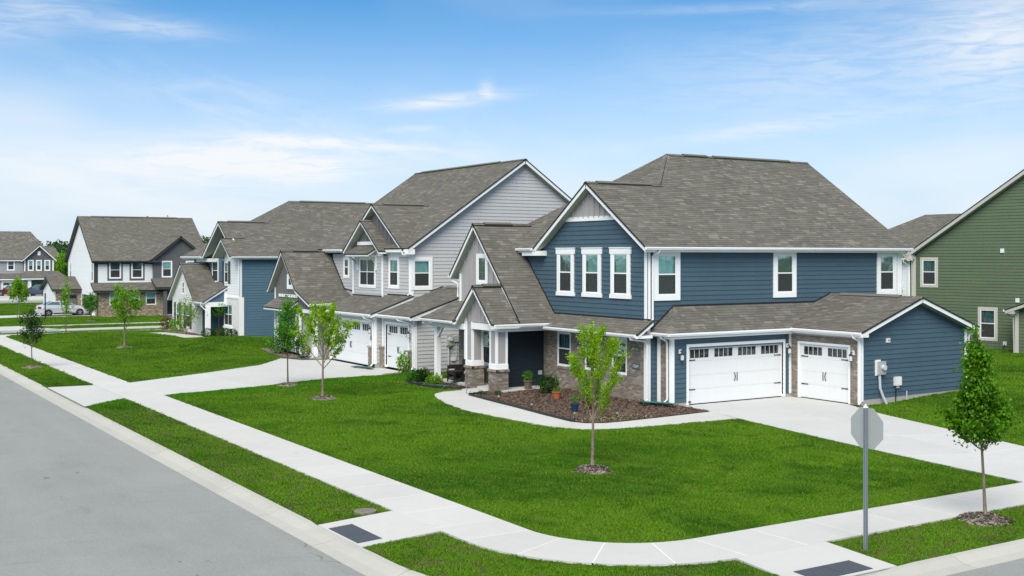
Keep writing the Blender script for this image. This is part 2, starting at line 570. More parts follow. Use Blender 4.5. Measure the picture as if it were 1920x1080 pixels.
M['box'] = m_plain('grey_meter_enamel', (0.42, 0.44, 0.44), 0.45, 0.2, 0.5, 0.1)
M['plastic'] = m_plain('white_plastic', (0.74, 0.74, 0.73), 0.4)
M['pipe'] = m_plain('grey_conduit', (0.45, 0.50, 0.54), 0.45)
M['terra'] = m_plain('terracotta', (0.36, 0.105, 0.045), 0.8, 0, 0.3, 0.3)
M['clay'] = m_plain('brown_clay', (0.13, 0.09, 0.07), 0.8, 0, 0.3, 0.3)
M['bluepot'] = m_plain('blue_glaze', (0.010, 0.038, 0.080), 0.3)
M['edging'] = m_plain('black_edging', (0.014, 0.015, 0.015), 0.6)
M['hose'] = m_plain('green_hose', (0.020, 0.150, 0.105), 0.4)
M['mat'] = m_plain('green_splash_mat', (0.012, 0.135, 0.115), 0.35, 0, 0.5, 0.4, 14.0)
M['wicker'] = m_plain('dark_wicker', (0.018, 0.014, 0.012), 0.6, 0, 0.4, 0.5, 60.0)
M['cushion'] = m_plain('beige_cushion', (0.46, 0.41, 0.38), 0.9)
M['plate'] = m_plain('slate_plaque', (0.065, 0.085, 0.105), 0.6)
M['plate_ink'] = m_plain('plaque_figures', (0.50, 0.53, 0.55), 0.6)
M['pad_worn'] = m_plain('worn_dome_plastic', (0.060, 0.072, 0.090), 0.75)
M['far_turf'] = m_mulch('distant_ground', (0.055, 0.075, 0.035), (0.105, 0.125, 0.065))
M['pad'] = m_plain('slate_tactile_plastic', (0.034, 0.045, 0.062), 0.6, 0, 0.4, 0.45, 9.0)
M['iron'] = m_plain('cast_iron', (0.215, 0.190, 0.170), 0.8, 0.1, 0.5, 0.6, 30.0)
M['red'] = m_plain('sign_red', (0.42, 0.012, 0.015), 0.45)
M['rub'] = m_plain('tyre_rubber', (0.012, 0.012, 0.012), 0.8)
M['rim'] = m_plain('alloy_rim', (0.55, 0.56, 0.58), 0.3, 0.8)
M['silver'] = m_plain('silver_car_paint', (0.62, 0.63, 0.65), 0.22, 0.35)
M['suv'] = m_plain('slate_car_paint', (0.060, 0.075, 0.110), 0.22, 0.3)
M['maroon'] = m_plain('maroon_car_paint', (0.10, 0.012, 0.016), 0.22, 0.2)
M['carglass'] = m_plain('car_glass', (0.05, 0.10, 0.10), 0.06, 0.0, 0.9)
M['lampred'] = m_plain('tail_lamp_red', (0.35, 0.01, 0.02), 0.2)
M['lamp'] = m_plain('lamp_glass', (0.55, 0.56, 0.55), 0.2)
M['bark'] = m_bark('grey_bark', (0.200, 0.160, 0.130))
M['bark2'] = m_bark('brown_bark', (0.120, 0.090, 0.070))
M['leaf_lime'] = m_leaf('lime_leaf', (0.135, 0.285, 0.006), (0.385, 0.610, 0.016), (0.48, 0.66, 0.04))
M['leaf_bright'] = m_leaf('bright_leaf', (0.085, 0.245, 0.008), (0.250, 0.480, 0.018))
M['leaf_mid'] = m_leaf('mid_green_leaf', (0.036, 0.160, 0.012), (0.125, 0.350, 0.026))
M['leaf_maple'] = m_leaf('maple_leaf', (0.026, 0.110, 0.003), (0.140, 0.350, 0.010), (0.27, 0.52, 0.03))
M['leaf_dark'] = m_leaf('dark_leaf', (0.010, 0.042, 0.007), (0.034, 0.100, 0.015))
M['leaf_box'] = m_leaf('boxwood_leaf', (0.010, 0.048, 0.006), (0.045, 0.130, 0.014))
M['leaf_rust'] = m_leaf('rusty_leaf', (0.06, 0.05, 0.012), (0.16, 0.11, 0.03))
M['leaf_far'] = m_leaf('distant_leaf', (0.025, 0.075, 0.025), (0.075, 0.160, 0.050))


# ------------------------------------------------------------------ mesh helpers
class MB:
    """collects faces and links them as one mesh object"""
    def __init__(s):
        s.v, s.f, s.m = [], [], []
        s.cur = 0

    def add(s, pts, faces):
        o = len(s.v)
        s.v.extend([tuple(p) for p in pts])
        for f in faces:
            s.f.append([i + o for i in f])
            s.m.append(s.cur)
        return s

    def box(s, x0, x1, y0, y1, z0, z1):
        p = [(x0, y0, z0), (x1, y0, z0), (x1, y1, z0), (x0, y1, z0), (x0, y0, z1), (x1, y0, z1), (x1, y1, z1), (x0, y1, z1)]
        return s.add(p, [(0, 3, 2, 1), (4, 5, 6, 7), (0, 1, 5, 4), (1, 2, 6, 5), (2, 3, 7, 6), (3, 0, 4, 7)])

    def fbox(s, fr, s0, s1, z0, z1, d0, d1):
        return s.prism([fr.pt(s0, z0, d0), fr.pt(s1, z0, d0), fr.pt(s1, z1, d0), fr.pt(s0, z1, d0)],
                       [fr.pt(s0, z0, d1), fr.pt(s1, z0, d1), fr.pt(s1, z1, d1), fr.pt(s0, z1, d1)])

    def prism(s, a, b):
        """a and b: matching outlines of the two ends"""
        n = len(a)
        fs = [tuple(range(n))[::-1], tuple(range(n, 2 * n))]
        for i in range(n):
            j = (i + 1) % n
            fs.append((i, j, n + j, n + i))
        return s.add(list(a) + list(b), fs)

    def tube(s, pts, r, sides=8, r2=None, cap=True, rs=None):
        pts = [Vector(p) for p in pts]
        n = len(pts)
        if rs is None:
            rs = [r + ((r2 if r2 is not None else r) - r) * i / max(1, n - 1) for i in range(n)]
        o = len(s.v)
        ref = Vector((0, 0, 1))
        d0 = (pts[-1] - pts[0])
        if d0.length > 1e-6 and abs(d0.normalized().z) > 0.9:
            ref = Vector((1, 0, 0))
        for i, p in enumerate(pts):
            d = (pts[min(i + 1, n - 1)] - pts[max(i - 1, 0)])
            d = d.normalized() if d.length > 1e-9 else Vector((0, 0, 1))
            a = d.cross(ref)
            a = a.normalized() if a.length > 1e-6 else Vector((1, 0, 0))
            b = d.cross(a)
            for k in range(sides):
                th = 2 * math.pi * (k + (0.5 if sides == 4 else 0)) / sides
                s.v.append(tuple(p + a * (math.cos(th) * rs[i]) + b * (math.sin(th) * rs[i])))
        for i in range(n - 1):
            for k in range(sides):
                k2 = (k + 1) % sides
                s.f.append([o + i * sides + k, o + i * sides + k2, o + (i + 1) * sides + k2, o + (i + 1) * sides + k])
                s.m.append(s.cur)
        if cap:
            s.f.append([o + k for k in range(sides)])
            s.f.append([o + (n - 1) * sides + k for k in range(sides)][::-1])
            s.m += [s.cur] * 2
        return s

    def disc(s, c, r, z0, z1, sides=20, r1=None):
        a = [(c[0] + r * math.cos(2 * math.pi * k / sides), c[1] + r * math.sin(2 * math.pi * k / sides), z0) for k in range(sides)]
        r1 = r if r1 is None else r1
        b = [(c[0] + r1 * math.cos(2 * math.pi * k / sides), c[1] + r1 * math.sin(2 * math.pi * k / sides), z1) for k in range(sides)]
        return s.prism(a, b)

    def build(s, name, mat, parent=None, org=None, smooth=False, fix=True, kind=None, label=None):
        me = bpy.data.meshes.new(name)
        v = s.v
        if org is not None:
            ox, oy, oz = org
            v = [(p[0] - ox, p[1] - oy, p[2] - oz) for p in v]
        me.from_pydata(v, [], s.f)
        mats = mat if isinstance(mat, (list, tuple)) else [mat]
        for m in mats:
            me.materials.append(m)
        if len(mats) > 1:
            me.polygons.foreach_set('material_index', s.m)
        if fix:
            import bmesh
            bm = bmesh.new()
            bm.from_mesh(me)
            bmesh.ops.recalc_face_normals(bm, faces=bm.faces)
            bm.to_mesh(me)
            bm.free()
        if smooth:
            me.polygons.foreach_set('use_smooth', [True] * len(me.polygons))
        me.update()
        o = bpy.data.objects.new(name, me)
        COL.objects.link(o)
        if parent is not None:
            o.parent = parent
        if kind:
            o['kind'] = kind
        if label:
            o['label'] = label
        return o


def tag(o, label=None, cat=None, group=None, kind=None):
    for k, v in (('label', label), ('category', cat), ('group', group), ('kind', kind)):
        if v:
            o[k] = v
    return o


def empty(name, loc, rz=0.0, label=None, cat=None, group=None):
    o = bpy.data.objects.new(name, None)
    COL.objects.link(o)
    o.location = loc
    o.rotation_euler = (0, 0, rz)
    o.empty_display_size = 0.3
    return tag(o, label, cat, group)


class H:
    """a thing under construction: its root, and the point its parts' coordinates count from"""
    def __init__(s, name, loc, label, cat, rz=0.0, local=False, group=None):
        s.root = empty(name, loc, rz, label, cat, group)
        s.org = (0.0, 0.0, 0.0) if local else loc
        s.rz, s.loc, s.local = rz, loc, local
        s.left = 300                       # shingles that may still be objects of their own
        s.bricks = 300

    def part(s, mb, name, mat, parent=None, **kw):
        return mb.build(name, mat, parent or s.root, s.org, **kw)

    def world(s, p):
        if not s.local:
            return Vector(p)
        c, n = math.cos(s.rz), math.sin(s.rz)
        return Vector((s.loc[0] + p[0] * c - p[1] * n, s.loc[1] + p[0] * n + p[1] * c, s.loc[2] + p[2]))


class Fr:
    """an upright wall plane: 'x' stands at X=c and runs along Y, 'y' at Y=c along X; sg = outward sign"""
    def __init__(s, ax, c, sg=-1):
        s.ax, s.c, s.sg = ax, c, sg

    def pt(s, a, z, d=0.0):
        return (s.c + s.sg * d, a, z) if s.ax == 'x' else (a, s.c + s.sg * d, z)


def clip(poly, i, lim, keep_less):
    out = []
    n = len(poly)
    for k in range(n):
        a, b = poly[k], poly[(k + 1) % n]
        ia = (a[i] <= lim) if keep_less else (a[i] >= lim)
        ib = (b[i] <= lim) if keep_less else (b[i] >= lim)
        if ia:
            out.append(a)
        if ia != ib:
            t = (lim - a[i]) / (b[i] - a[i])
            out.append((a[0] + t * (b[0] - a[0]), a[1] + t * (b[1] - a[1])))
    return out


def area2(p):
    return sum(p[i][0] * p[(i + 1) % len(p)][1] - p[(i + 1) % len(p)][0] * p[i][1] for i in range(len(p)))


def band(poly, i, lo, hi):
    p = clip(poly, i, lo, False)
    return clip(p, i, hi, True) if len(p) > 2 else []


def cells(s0, s1, z0, z1, holes):
    """the rectangle minus the holes, as rectangles"""
    zs = sorted({z0, z1} | {min(max(v, z0), z1) for h in holes for v in h[2:4]})
    out = []
    for a, b in zip(zs, zs[1:]):
        if b - a < 1e-4:
            continue
        m = (a + b) / 2
        cut = sorted((h[0], h[1]) for h in holes if h[2] < m < h[3])
        x = s0
        for c0, c1 in cut:
            if c0 > x + 1e-4:
                out.append((x, min(c0, s1), a, b))
            x = max(x, c1)
        if x < s1 - 1e-4:
            out.append((x, s1, a, b))
    return out


def siding(h, fr, poly, mat, holes=(), ex=0.178, name='wall', each=True, z_start=None):
    """lap siding: a wall sheet and its planks, each thicker at its lower edge"""
    zmin, zmax = min(p[1] for p in poly), max(p[1] for p in poly)
    smin, smax = min(p[0] for p in poly), max(p[0] for p in poly)
    wall = MB()
    if holes:
        for (a, b, c, d) in cells(smin, smax, zmin, zmax, holes):
            p = band(band(poly, 0, a, b), 1, c, d)
            if len(p) > 2:
                wall.prism([fr.pt(q[0], q[1], -0.09) for q in p], [fr.pt(q[0], q[1], 0.0) for q in p])
    else:
        wall.prism([fr.pt(q[0], q[1], -0.09) for q in poly], [fr.pt(q[0], q[1], 0.0) for q in poly])
    w = h.part(wall, name, mat)
    z = zmin if z_start is None else z_start
    allm = MB()
    jr = random.Random(int(abs(fr.c) * 100))
    while z < zmax - 0.005:
        z1 = z + ex
        mid = z + ex * 0.5
        cut = sorted((q[0], q[1]) for q in holes if q[2] < mid < q[3])
        segs, x = [], smin
        for c0, c1 in cut:
            if c0 > x + 0.01:
                segs.append((x, c0))
            x = max(x, c1)
        if x < smax - 0.01:
            segs.append((x, smax))
        if each:                           # boards come in lengths of about 3.7 m and butt end to end
            cutsegs = []
            for a, b in segs:
                q = a
                first = jr.uniform(1.0, 3.66)
                while b - q > 4.6:
                    e = q + (first if q == a else 3.66)
                    cutsegs.append((q, e - 0.002))
                    q = e
                cutsegs.append((q, b))
            segs = cutsegs
        for a, b in segs:
            p = band(band(poly, 0, a, b), 1, z, min(z1 + 0.012, zmax))
            if len(p) < 3 or abs(area2(p)) < 0.004:
                continue
            mb = MB() if each else allm
            th = lambda q: 0.027 - 0.023 * min(1.0, max(0.0, (q[1] - z) / ex))
            mb.prism([fr.pt(q[0], q[1], 0.001) for q in p], [fr.pt(q[0], q[1], th(q)) for q in p])
            if each:
                h.part(mb, 'siding_plank', mat, w)
        z = z1
    if not each:
        h.part(allm, 'siding_planks', mat, w, kind='stuff')
    return w


def batten_wall(h, fr, poly, mat, sp=0.32, holes=(), each=True):
    """upright boards with battens over the joints"""
    smin, smax = min(p[0] for p in poly), max(p[0] for p in poly)
    wall = MB().prism([fr.pt(q[0], q[1], -0.06) for q in poly], [fr.pt(q[0], q[1], 0.004) for q in poly])
    w = h.part(wall, 'board_wall', mat)
    n = max(1, int(round((smax - smin) / sp)))
    for k in range(n + 1):
        a = smin + (smax - smin) * k / n
        p = band(poly, 0, a - 0.026, a + 0.026)
        if len(p) < 3 or abs(area2(p)) < 0.002:
            continue
        zs = [(min(q[1] for q in p), max(q[1] for q in p))]
        for hh in holes:
            if hh[0] < a < hh[1]:
                zs = [s for z0, z1 in zs for s in ((z0, min(z1, hh[2])), (max(z0, hh[3]), z1)) if s[1] - s[0] > 0.02]
        for z0, z1 in zs:
            q2 = band(p, 1, z0, z1)
            if len(q2) > 2:
                h.part(MB().prism([fr.pt(q[0], q[1], 0.004) for q in q2], [fr.pt(q[0], q[1], 0.046) for q in q2]), 'batten', mat, w)
    return w


BRICK_L, BRICK_H, JOINT = 0.194, 0.057, 0.0105
_brick_mesh = {}


def brick_wall(h, fr, s0, s1, z0, z1, mats, holes=(), gable=None, nind=0, soldier=False, rng=random.Random(5), d0=0.0):
    """brickwork: a mortar bed and every brick proud of it; the nind bricks nearest the camera are objects of their own"""
    bm_, mm = mats
    bed = MB()
    poly = gable or [(s0, z0), (s1, z0), (s1, z1), (s0, z1)]
    for (a, b, c, d) in cells(s0, s1, z0, z1, holes):
        p = band(band(poly, 0, a, b), 1, c, d)
        if len(p) > 2:
            bed.prism([fr.pt(q[0], q[1], d0 - 0.07) for q in p], [fr.pt(q[0], q[1], d0 + 0.044) for q in p])
    w = h.part(bed, 'brick_wall', mm)
    items = []
    row, z = 0, z0 + JOINT * 0.5
    while z + BRICK_H < z1 + 0.01:
        zt = min(z + BRICK_H, z1)
        x = s0 - (BRICK_L + JOINT) * 0.5 * (row % 2)
        while x < s1:
            a, b = max(x, s0), min(x + BRICK_L, s1)
            x += BRICK_L + JOINT
            segs = [(a, b)]
            for hh in holes:
                if hh[2] < (z + zt) / 2 < hh[3]:
                    segs = [q for u, v in segs for q in ((u, min(v, hh[0])), (max(u, hh[1]), v)) if q[1] - q[0] > 0.03]
            for u, v in segs:
                if v - u < 0.03:
                    continue
                if gable is not None:
                    pp = band(band(gable, 0, u, v), 1, z, zt)
                    if len(pp) < 3 or abs(area2(pp)) < 0.006:
                        continue
                    items.append((u, v, z, zt, pp))
                else:
                    items.append((u, v, z, zt, None))
        z += BRICK_H + JOINT
        row += 1
    nind = min(nind, h.bricks)
    if nind:
        def dist(i):
            q = h.world(fr.pt((i[0] + i[1]) / 2, (i[2] + i[3]) / 2))
            return (q.x ** 2 + q.y ** 2) - (50.0 if i[1] - i[0] > 0.18 else 0)
        items.sort(key=dist)
    rest = MB()
    for k, (u, v, za, zb, pp) in enumerate(items):
        dd = d0 + 0.052 + rng.uniform(-0.002, 0.003)
        if k < nind:
            key = (id(h), fr.ax, fr.sg, round(v - u, 3), round(zb - za, 3), bm_.name)
            me = _brick_mesh.get(key)
            if me is None:
                f0 = Fr(fr.ax, 0.0, fr.sg)
                tmp = MB().prism([f0.pt(0, 0, 0), f0.pt(v - u, 0, 0), f0.pt(v - u, zb - za, 0), f0.pt(0, zb - za, 0)],
                                 [f0.pt(0, 0, 0.03), f0.pt(v - u, 0, 0.03), f0.pt(v - u, zb - za, 0.03), f0.pt(0, zb - za, 0.03)])
                o = tmp.build('brick', bm_)
                me = _brick_mesh[key] = o.data
            else:
                o = bpy.data.objects.new('brick', me)
                COL.objects.link(o)
            p = fr.pt(u, za, dd - 0.03)
            o.parent = w
            o.location = (p[0] - h.org[0], p[1] - h.org[1], p[2] - h.org[2])
            h.bricks -= 1
        else:
            q = pp or [(u, za), (v, za), (v, zb), (u, zb)]
            rest.prism([fr.pt(a, b, d0 + 0.02) for a, b in q], [fr.pt(a, b, dd) for a, b in q])
    if rest.f:
        h.part(rest, 'bricks', bm_, w, kind='stuff')
    return w


def sill_bricks(h, fr, s0, s1, z, mats, parent=None, d0=0.03, hgt=0.09):
    n = max(2, int((s1 - s0) / 0.068))
    for k in range(n):
        a = s0 + (s1 - s0) * k / n
        b = s0 + (s1 - s0) * (k + 1) / n - 0.009
        h.part(MB().fbox(fr, a, b, z, z + hgt, 0.0, d0 + 0.055), 'sill_brick', mats[0], parent)


def trim(h, fr, s0, s1, z0, z1, d=0.032, mat=None, name='trim_board', parent=None, d0=0.0):
    return h.part(MB().fbox(fr, s0, s1, z0, z1, d0, d), name, mat or M['white'], parent)


def window(h, fr, s0, s1, z0, z1, tr=0.10, head=None, sill=None, cap=0.0, base=0.0, tmat=None, smat=None, upper='cur_teal', lower='cur_dk', screen=True,
           muntin=0, split=0.52, proud=0.045, label=None, fixed=False, cols=1, tb=None):
    """a window: surround boards, sash frame, panes, what hangs behind them. s0..z1 are the surround's outside edges"""
    tmat, smat = tmat or M['white'], smat or M['white']
    head = tr if head is None else head
    sill = tr if sill is None else sill
    w = MB()
    d1 = base + proud
    w.fbox(fr, s0, s0 + tr, z0 + sill, z1 - head, base - 0.01, d1)
    w.fbox(fr, s1 - tr, s1, z0 + sill, z1 - head, base - 0.01, d1)
    w.fbox(fr, s0 - cap, s1 + cap, z1 - head, z1, base - 0.01, d1 + (0.012 if cap else 0))
    w.fbox(fr, s0 - cap, s1 + cap, z0, z0 + sill, base - 0.01, d1 + (0.012 if cap else 0))
    if cap:
        w.fbox(fr, s0 - cap - 0.02, s1 + cap + 0.02, z1 - 0.002, z1 + 0.035, base - 0.01, d1 + 0.03)
    W = h.part(w, 'window', tmat, label=label)
    a, b, c, d = s0 + tr, s1 - tr, z0 + sill, z1 - head
    bw = 0.045
    sash = MB()
    f0, f1 = base + 0.002, base + proud - 0.010
    sash.fbox(fr, a, a + bw, c, d, f0, f1).fbox(fr, b - bw, b, c, d, f0, f1)
    sash.fbox(fr, a + bw, b - bw, d - bw, d, f0, f1).fbox(fr, a + bw, b - bw, c, c + bw, f0, f1)
    zm = c + (d - c) * split
    if not fixed:
        sash.fbox(fr, a + bw, b - bw, zm - 0.024, zm + 0.024, f0, f1 + 0.006)
    step = (b - a) / cols
    for k in range(1, cols):
        sash.fbox(fr, a + step * k - 0.03, a + step * k + 0.03, c + bw, d - bw, f0, f1 + 0.003)
    h.part(sash, 'sash', smat, W)
    a, b, c, d = a + bw, b - bw, c + bw, d - bw
    pz = base + proud - 0.020
    bz = base - 0.045
    parts = [(c, zm - 0.024, lower, 'glass_dk'), (zm + 0.024, d, upper, 'glass_up')] if not fixed else [(c, d, upper, 'glass_dk')]
    for z_0, z_1, behind, gl in parts:
        cols_ = [(a, b)] if cols == 1 else [(a if k == 0 else a - bw + step * k + 0.03, b if k == cols - 1 else a - bw + step * (k + 1) - 0.03) for k in range(cols)]
        for (p, q) in cols_:
            h.part(MB().fbox(fr, p, q, z_0, z_1, pz, pz + 0.004), 'pane', M[gl], W)
        h.part(MB().fbox(fr, a, b, z_0, z_1, base - 0.052, bz), 'curtain' if 'cur' in behind else ('blind' if 'blind' in behind else 'dark_opening'), M[behind], W)
        if muntin and gl == 'glass_up' or (muntin and fixed):
            mb = MB()
            for k in range(1, muntin):
                x = a + (b - a) * k / muntin
                mb.fbox(fr, x - 0.009, x + 0.009, z_0, z_1, pz - 0.006, pz - 0.001)
            if fixed:
                for k in range(1, 3):
                    zz = z_0 + (z_1 - z_0) * k / 3
                    mb.fbox(fr, a, b, zz - 0.009, zz + 0.009, pz - 0.006, pz - 0.001)
            h.part(mb, 'muntin', smat, W)
    if screen and not fixed:
        h.part(MB().fbox(fr, a, b, c, zm - 0.024, pz + 0.008, pz + 0.0095), 'insect_screen', M['screen'], W)
    return W


def roof(h, polys, p0, g, m, z0, mat='shingle', trim_mat=None, ex=0.143, name='roof', nind=0, thick=0.17, each_stuff=True, rng=random.Random(11), slab=True, skip=None):
    """one roof slope. polys: plan outlines (convex); p0: a point of the eave line at height z0; g: uphill direction; m: rise over run"""
    gx, gy = g
    L = math.hypot(gx, gy)
    gx, gy = gx / L, gy / L
    exy = (-gy, gx)
    k = math.sqrt(1 + m * m)
    nrm = (-gx * m / k, -gy * m / k, 1 / k)
    up = lambda x, y: (x - p0[0]) * gx + (y - p0[1]) * gy
    def P(a, c, hh=0.0):
        r = c / k
        x = p0[0] + exy[0] * a + gx * r
        y = p0[1] + exy[1] * a + gy * r
        return (x + nrm[0] * hh, y + nrm[1] * hh, z0 + m * r + nrm[2] * hh)
    deck, board, under = MB(), MB(), MB()
    tabs = []
    for poly in polys:
        q = [((x - p0[0]) * exy[0] + (y - p0[1]) * exy[1], up(x, y) * k) for x, y in poly]
        if area2(q) < 0:
            q = q[::-1]
        cx, cy = sum(a for a, _ in q) / len(q), sum(c for _, c in q) / len(q)
        big = [(a + (a - cx) / max(abs(a - cx), 0.3) * 0.030, c + (c - cy) / max(abs(c - cy), 0.3) * 0.030) for a, c in q]
        deck.prism([P(a, c, -0.046) for a, c in big], [P(a, c, -0.002) for a, c in big])
        if slab:
            lo = [P(a, c, -0.044) for a, c in q]
            board.prism([(x, y, z - thick) for x, y, z in lo], lo)
            sof = [P(cx + (a - cx) * (1 - 0.03 / max(abs(a - cx), 0.3)), cy + (c - cy) * (1 - 0.03 / max(abs(c - cy), 0.3)), -0.044) for a, c in q]
            under.prism([(x, y, z - thick - 0.006) for x, y, z in sof], [(x, y, z - thick + 0.01) for x, y, z in sof])
        cmin, cmax = min(c for _, c in q), max(c for _, c in q)
        kk = math.floor(cmin / ex)
        while kk * ex < cmax:
            c0, c1 = kk * ex, (kk + 1) * ex
            strip = band(q, 1, c0, c1)
            kk += 1
            if len(strip) < 3:
                continue
            a0, a1 = min(a for a, _ in strip), max(a for a, _ in strip)
            x = a0 - rng.uniform(0, 0.3)
            while x < a1:
                wd = rng.choice((0.16, 0.2, 0.26, 0.33, 0.4, 0.5))
                t = band(strip, 0, x, x + wd - 0.004)
                x += wd
                if len(t) < 3 or abs(area2(t)) < 0.002:
                    continue
                tabs.append((t, c0, 0.009 + rng.choice((0.0, 0.0, 0.004)) + rng.uniform(0, 0.002)))
    D = h.part(deck, name, M['deck'])
    if slab:
        h.part(board, 'fascia', trim_mat or M['white'], D)
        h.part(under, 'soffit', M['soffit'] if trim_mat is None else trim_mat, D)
    n_ind = min(nind, h.left, len(tabs))
    if n_ind:
        def near(tb):
            t = tb[0]
            w = h.world(P(t[0][0], t[0][1]))
            return w.x * 0.5323 + w.y * 0.8466 - 3.0 * abs(area2(t)) * 20
        tabs.sort(key=near)
        h.left -= n_ind
    rest = MB()
    for i, (t, c0, hb) in enumerate(tabs):
        mb = MB() if i < n_ind else rest
        hh = lambda c: hb - (hb - 0.001) * (c - c0) / ex
        n = len(t)
        pts = [P(a, c, hh(c)) for a, c in t]
        faces = [tuple(range(n))]
        low = [j for j in range(n) if abs(t[j][1] - c0) < 1e-5]
        if len(low) == 2:
            i0, i1 = low
            pts += [P(t[i0][0], t[i0][1], -0.001), P(t[i1][0], t[i1][1], -0.001)]
            faces.append((i0, n, n + 1, i1))
        mb.add(pts, faces)
        if i < n_ind:
            h.part(mb, 'shingle', M[mat], D, fix=False)
    if rest.f:
        h.part(rest, 'shingles', M[mat], D, kind='stuff', fix=False)
    return D


def cap_line(h, p, q, mat='shingle', w=0.15, step=0.16, lift=0.012, parent=None):
    """ridge or hip caps: folded shingles one over the next, one mesh"""
    p, q = Vector(p), Vector(q)
    d = q - p
    L = d.length
    d.normalize()
    side = d.cross(Vector((0, 0, 1))).normalized()
    mb = MB()
    n = max(1, int(L / step))
    for i in range(n):
        a = p + d * (i * L / n - 0.02)
        b = p + d * ((i + 1) * L / n)
        def ring(c, z):
            return [c - side * w + Vector((0, 0, z - w * 0.52)), c + Vector((0, 0, z + 0.006)), c + side * w + Vector((0, 0, z - w * 0.52))]
        A, B = ring(a, lift + 0.014), ring(b, lift)
        lowA = [v - Vector((0, 0, 0.02)) for v in A]
        mb.add([*A, *B, *lowA], [(0, 1, 4, 3), (1, 2, 5, 4), (0, 6, 7, 1), (1, 7, 8, 2)])
    return h.part(mb, 'ridge_cap', M[mat], parent, fix=False)


def vent_line(h, p, q, mat='shingle'):
    """the raised ridge vent: a dark slot with shingle caps over it"""
    p, q = Vector(p), Vector(q)
    d = (q - p)
    d.normalize()
    s = d.cross(Vector((0, 0, 1))).normalized()
    def bx(w, z0, z1, dz):
        mb = MB()
        A = [p - s * w + Vector((0, 0, z0 - dz)), p + s * w + Vector((0, 0, z0 - dz)), p + s * w + Vector((0, 0, z1 - dz)), p + Vector((0, 0, z1 + 0.02)), p - s * w + Vector((0, 0, z1 - dz))]
        B = [v + (q - p) for v in A]
        return mb.prism(A, B)
    V = h.part(bx(0.13, -0.05, 0.035, 0.06), 'ridge_vent', M['deck'])
    h.part(bx(0.155, 0.035, 0.05, 0.06), 'vent_cap', M[mat], V)


def flashing(h, *pts):
    """the black strip where a roof meets a wall"""
    return h.part(MB().tube(pts, 0.030, 4), 'flashing', M['deck'])


def gutter(h, a, b, out, z, mat=None, parent=None, w=0.115, hgt=0.105):
    """an open eaves gutter from a to b (plan points) with its top at height z, reaching w outwards"""
    mat = mat or M['white']
    ox, oy = out
    mb = MB()
    def seg(o0, o1, z0, z1, e=0.0):
        pa = [(a[0] + ox * o0, a[1] + oy * o0), (b[0] + ox * o0, b[1] + oy * o0), (b[0] + ox * o1, b[1] + oy * o1), (a[0] + ox * o1, a[1] + oy * o1)]
        mb.prism([(x, y, z0) for x, y in pa], [(x, y, z1) for x, y in pa])
    seg(0.0, 0.008, z - hgt, z)
    seg(0.008, w * 0.72, z - hgt, z - hgt + 0.008)
    seg(w * 0.72, w * 0.80, z - hgt, z - hgt * 0.42)
    seg(w * 0.80, w * 0.93, z - hgt * 0.55, z - hgt * 0.42)
    seg(w * 0.93, w, z - hgt * 0.55, z)
    seg(w * 0.84, w * 0.93, z - 0.012, z)
    for p_ in (a, b):
        dx, dy = (b[0] - a[0]), (b[1] - a[1])
        l = math.hypot(dx, dy)
        dx, dy = dx / l * 0.006, dy / l * 0.006
        q = [(p_[0] - dx, p_[1] - dy), (p_[0] + dx, p_[1] + dy), (p_[0] + dx + ox * w, p_[1] + dy + oy * w), (p_[0] - dx + ox * w, p_[1] - dy + oy * w)]
        mb.prism([(x, y, z - hgt + 0.001) for x, y in q], [(x, y, z - 0.001) for x, y in q])
    return h.part(mb, 'gutter', mat, parent)


def downspout(h, pts, mat=None, w=0.05):
    mb = MB().tube(pts, w * 0.72, 4)
    D = h.part(mb, 'downspout', mat or M['white'])
    e, f = Vector(pts[-1]), Vector(pts[-2])
    d = (e - f).normalized()
    h.part(MB().tube([e - d * 0.004, e + d * 0.003], w * 0.55, 4), 'spout_mouth', M['deck'], D)
    return D


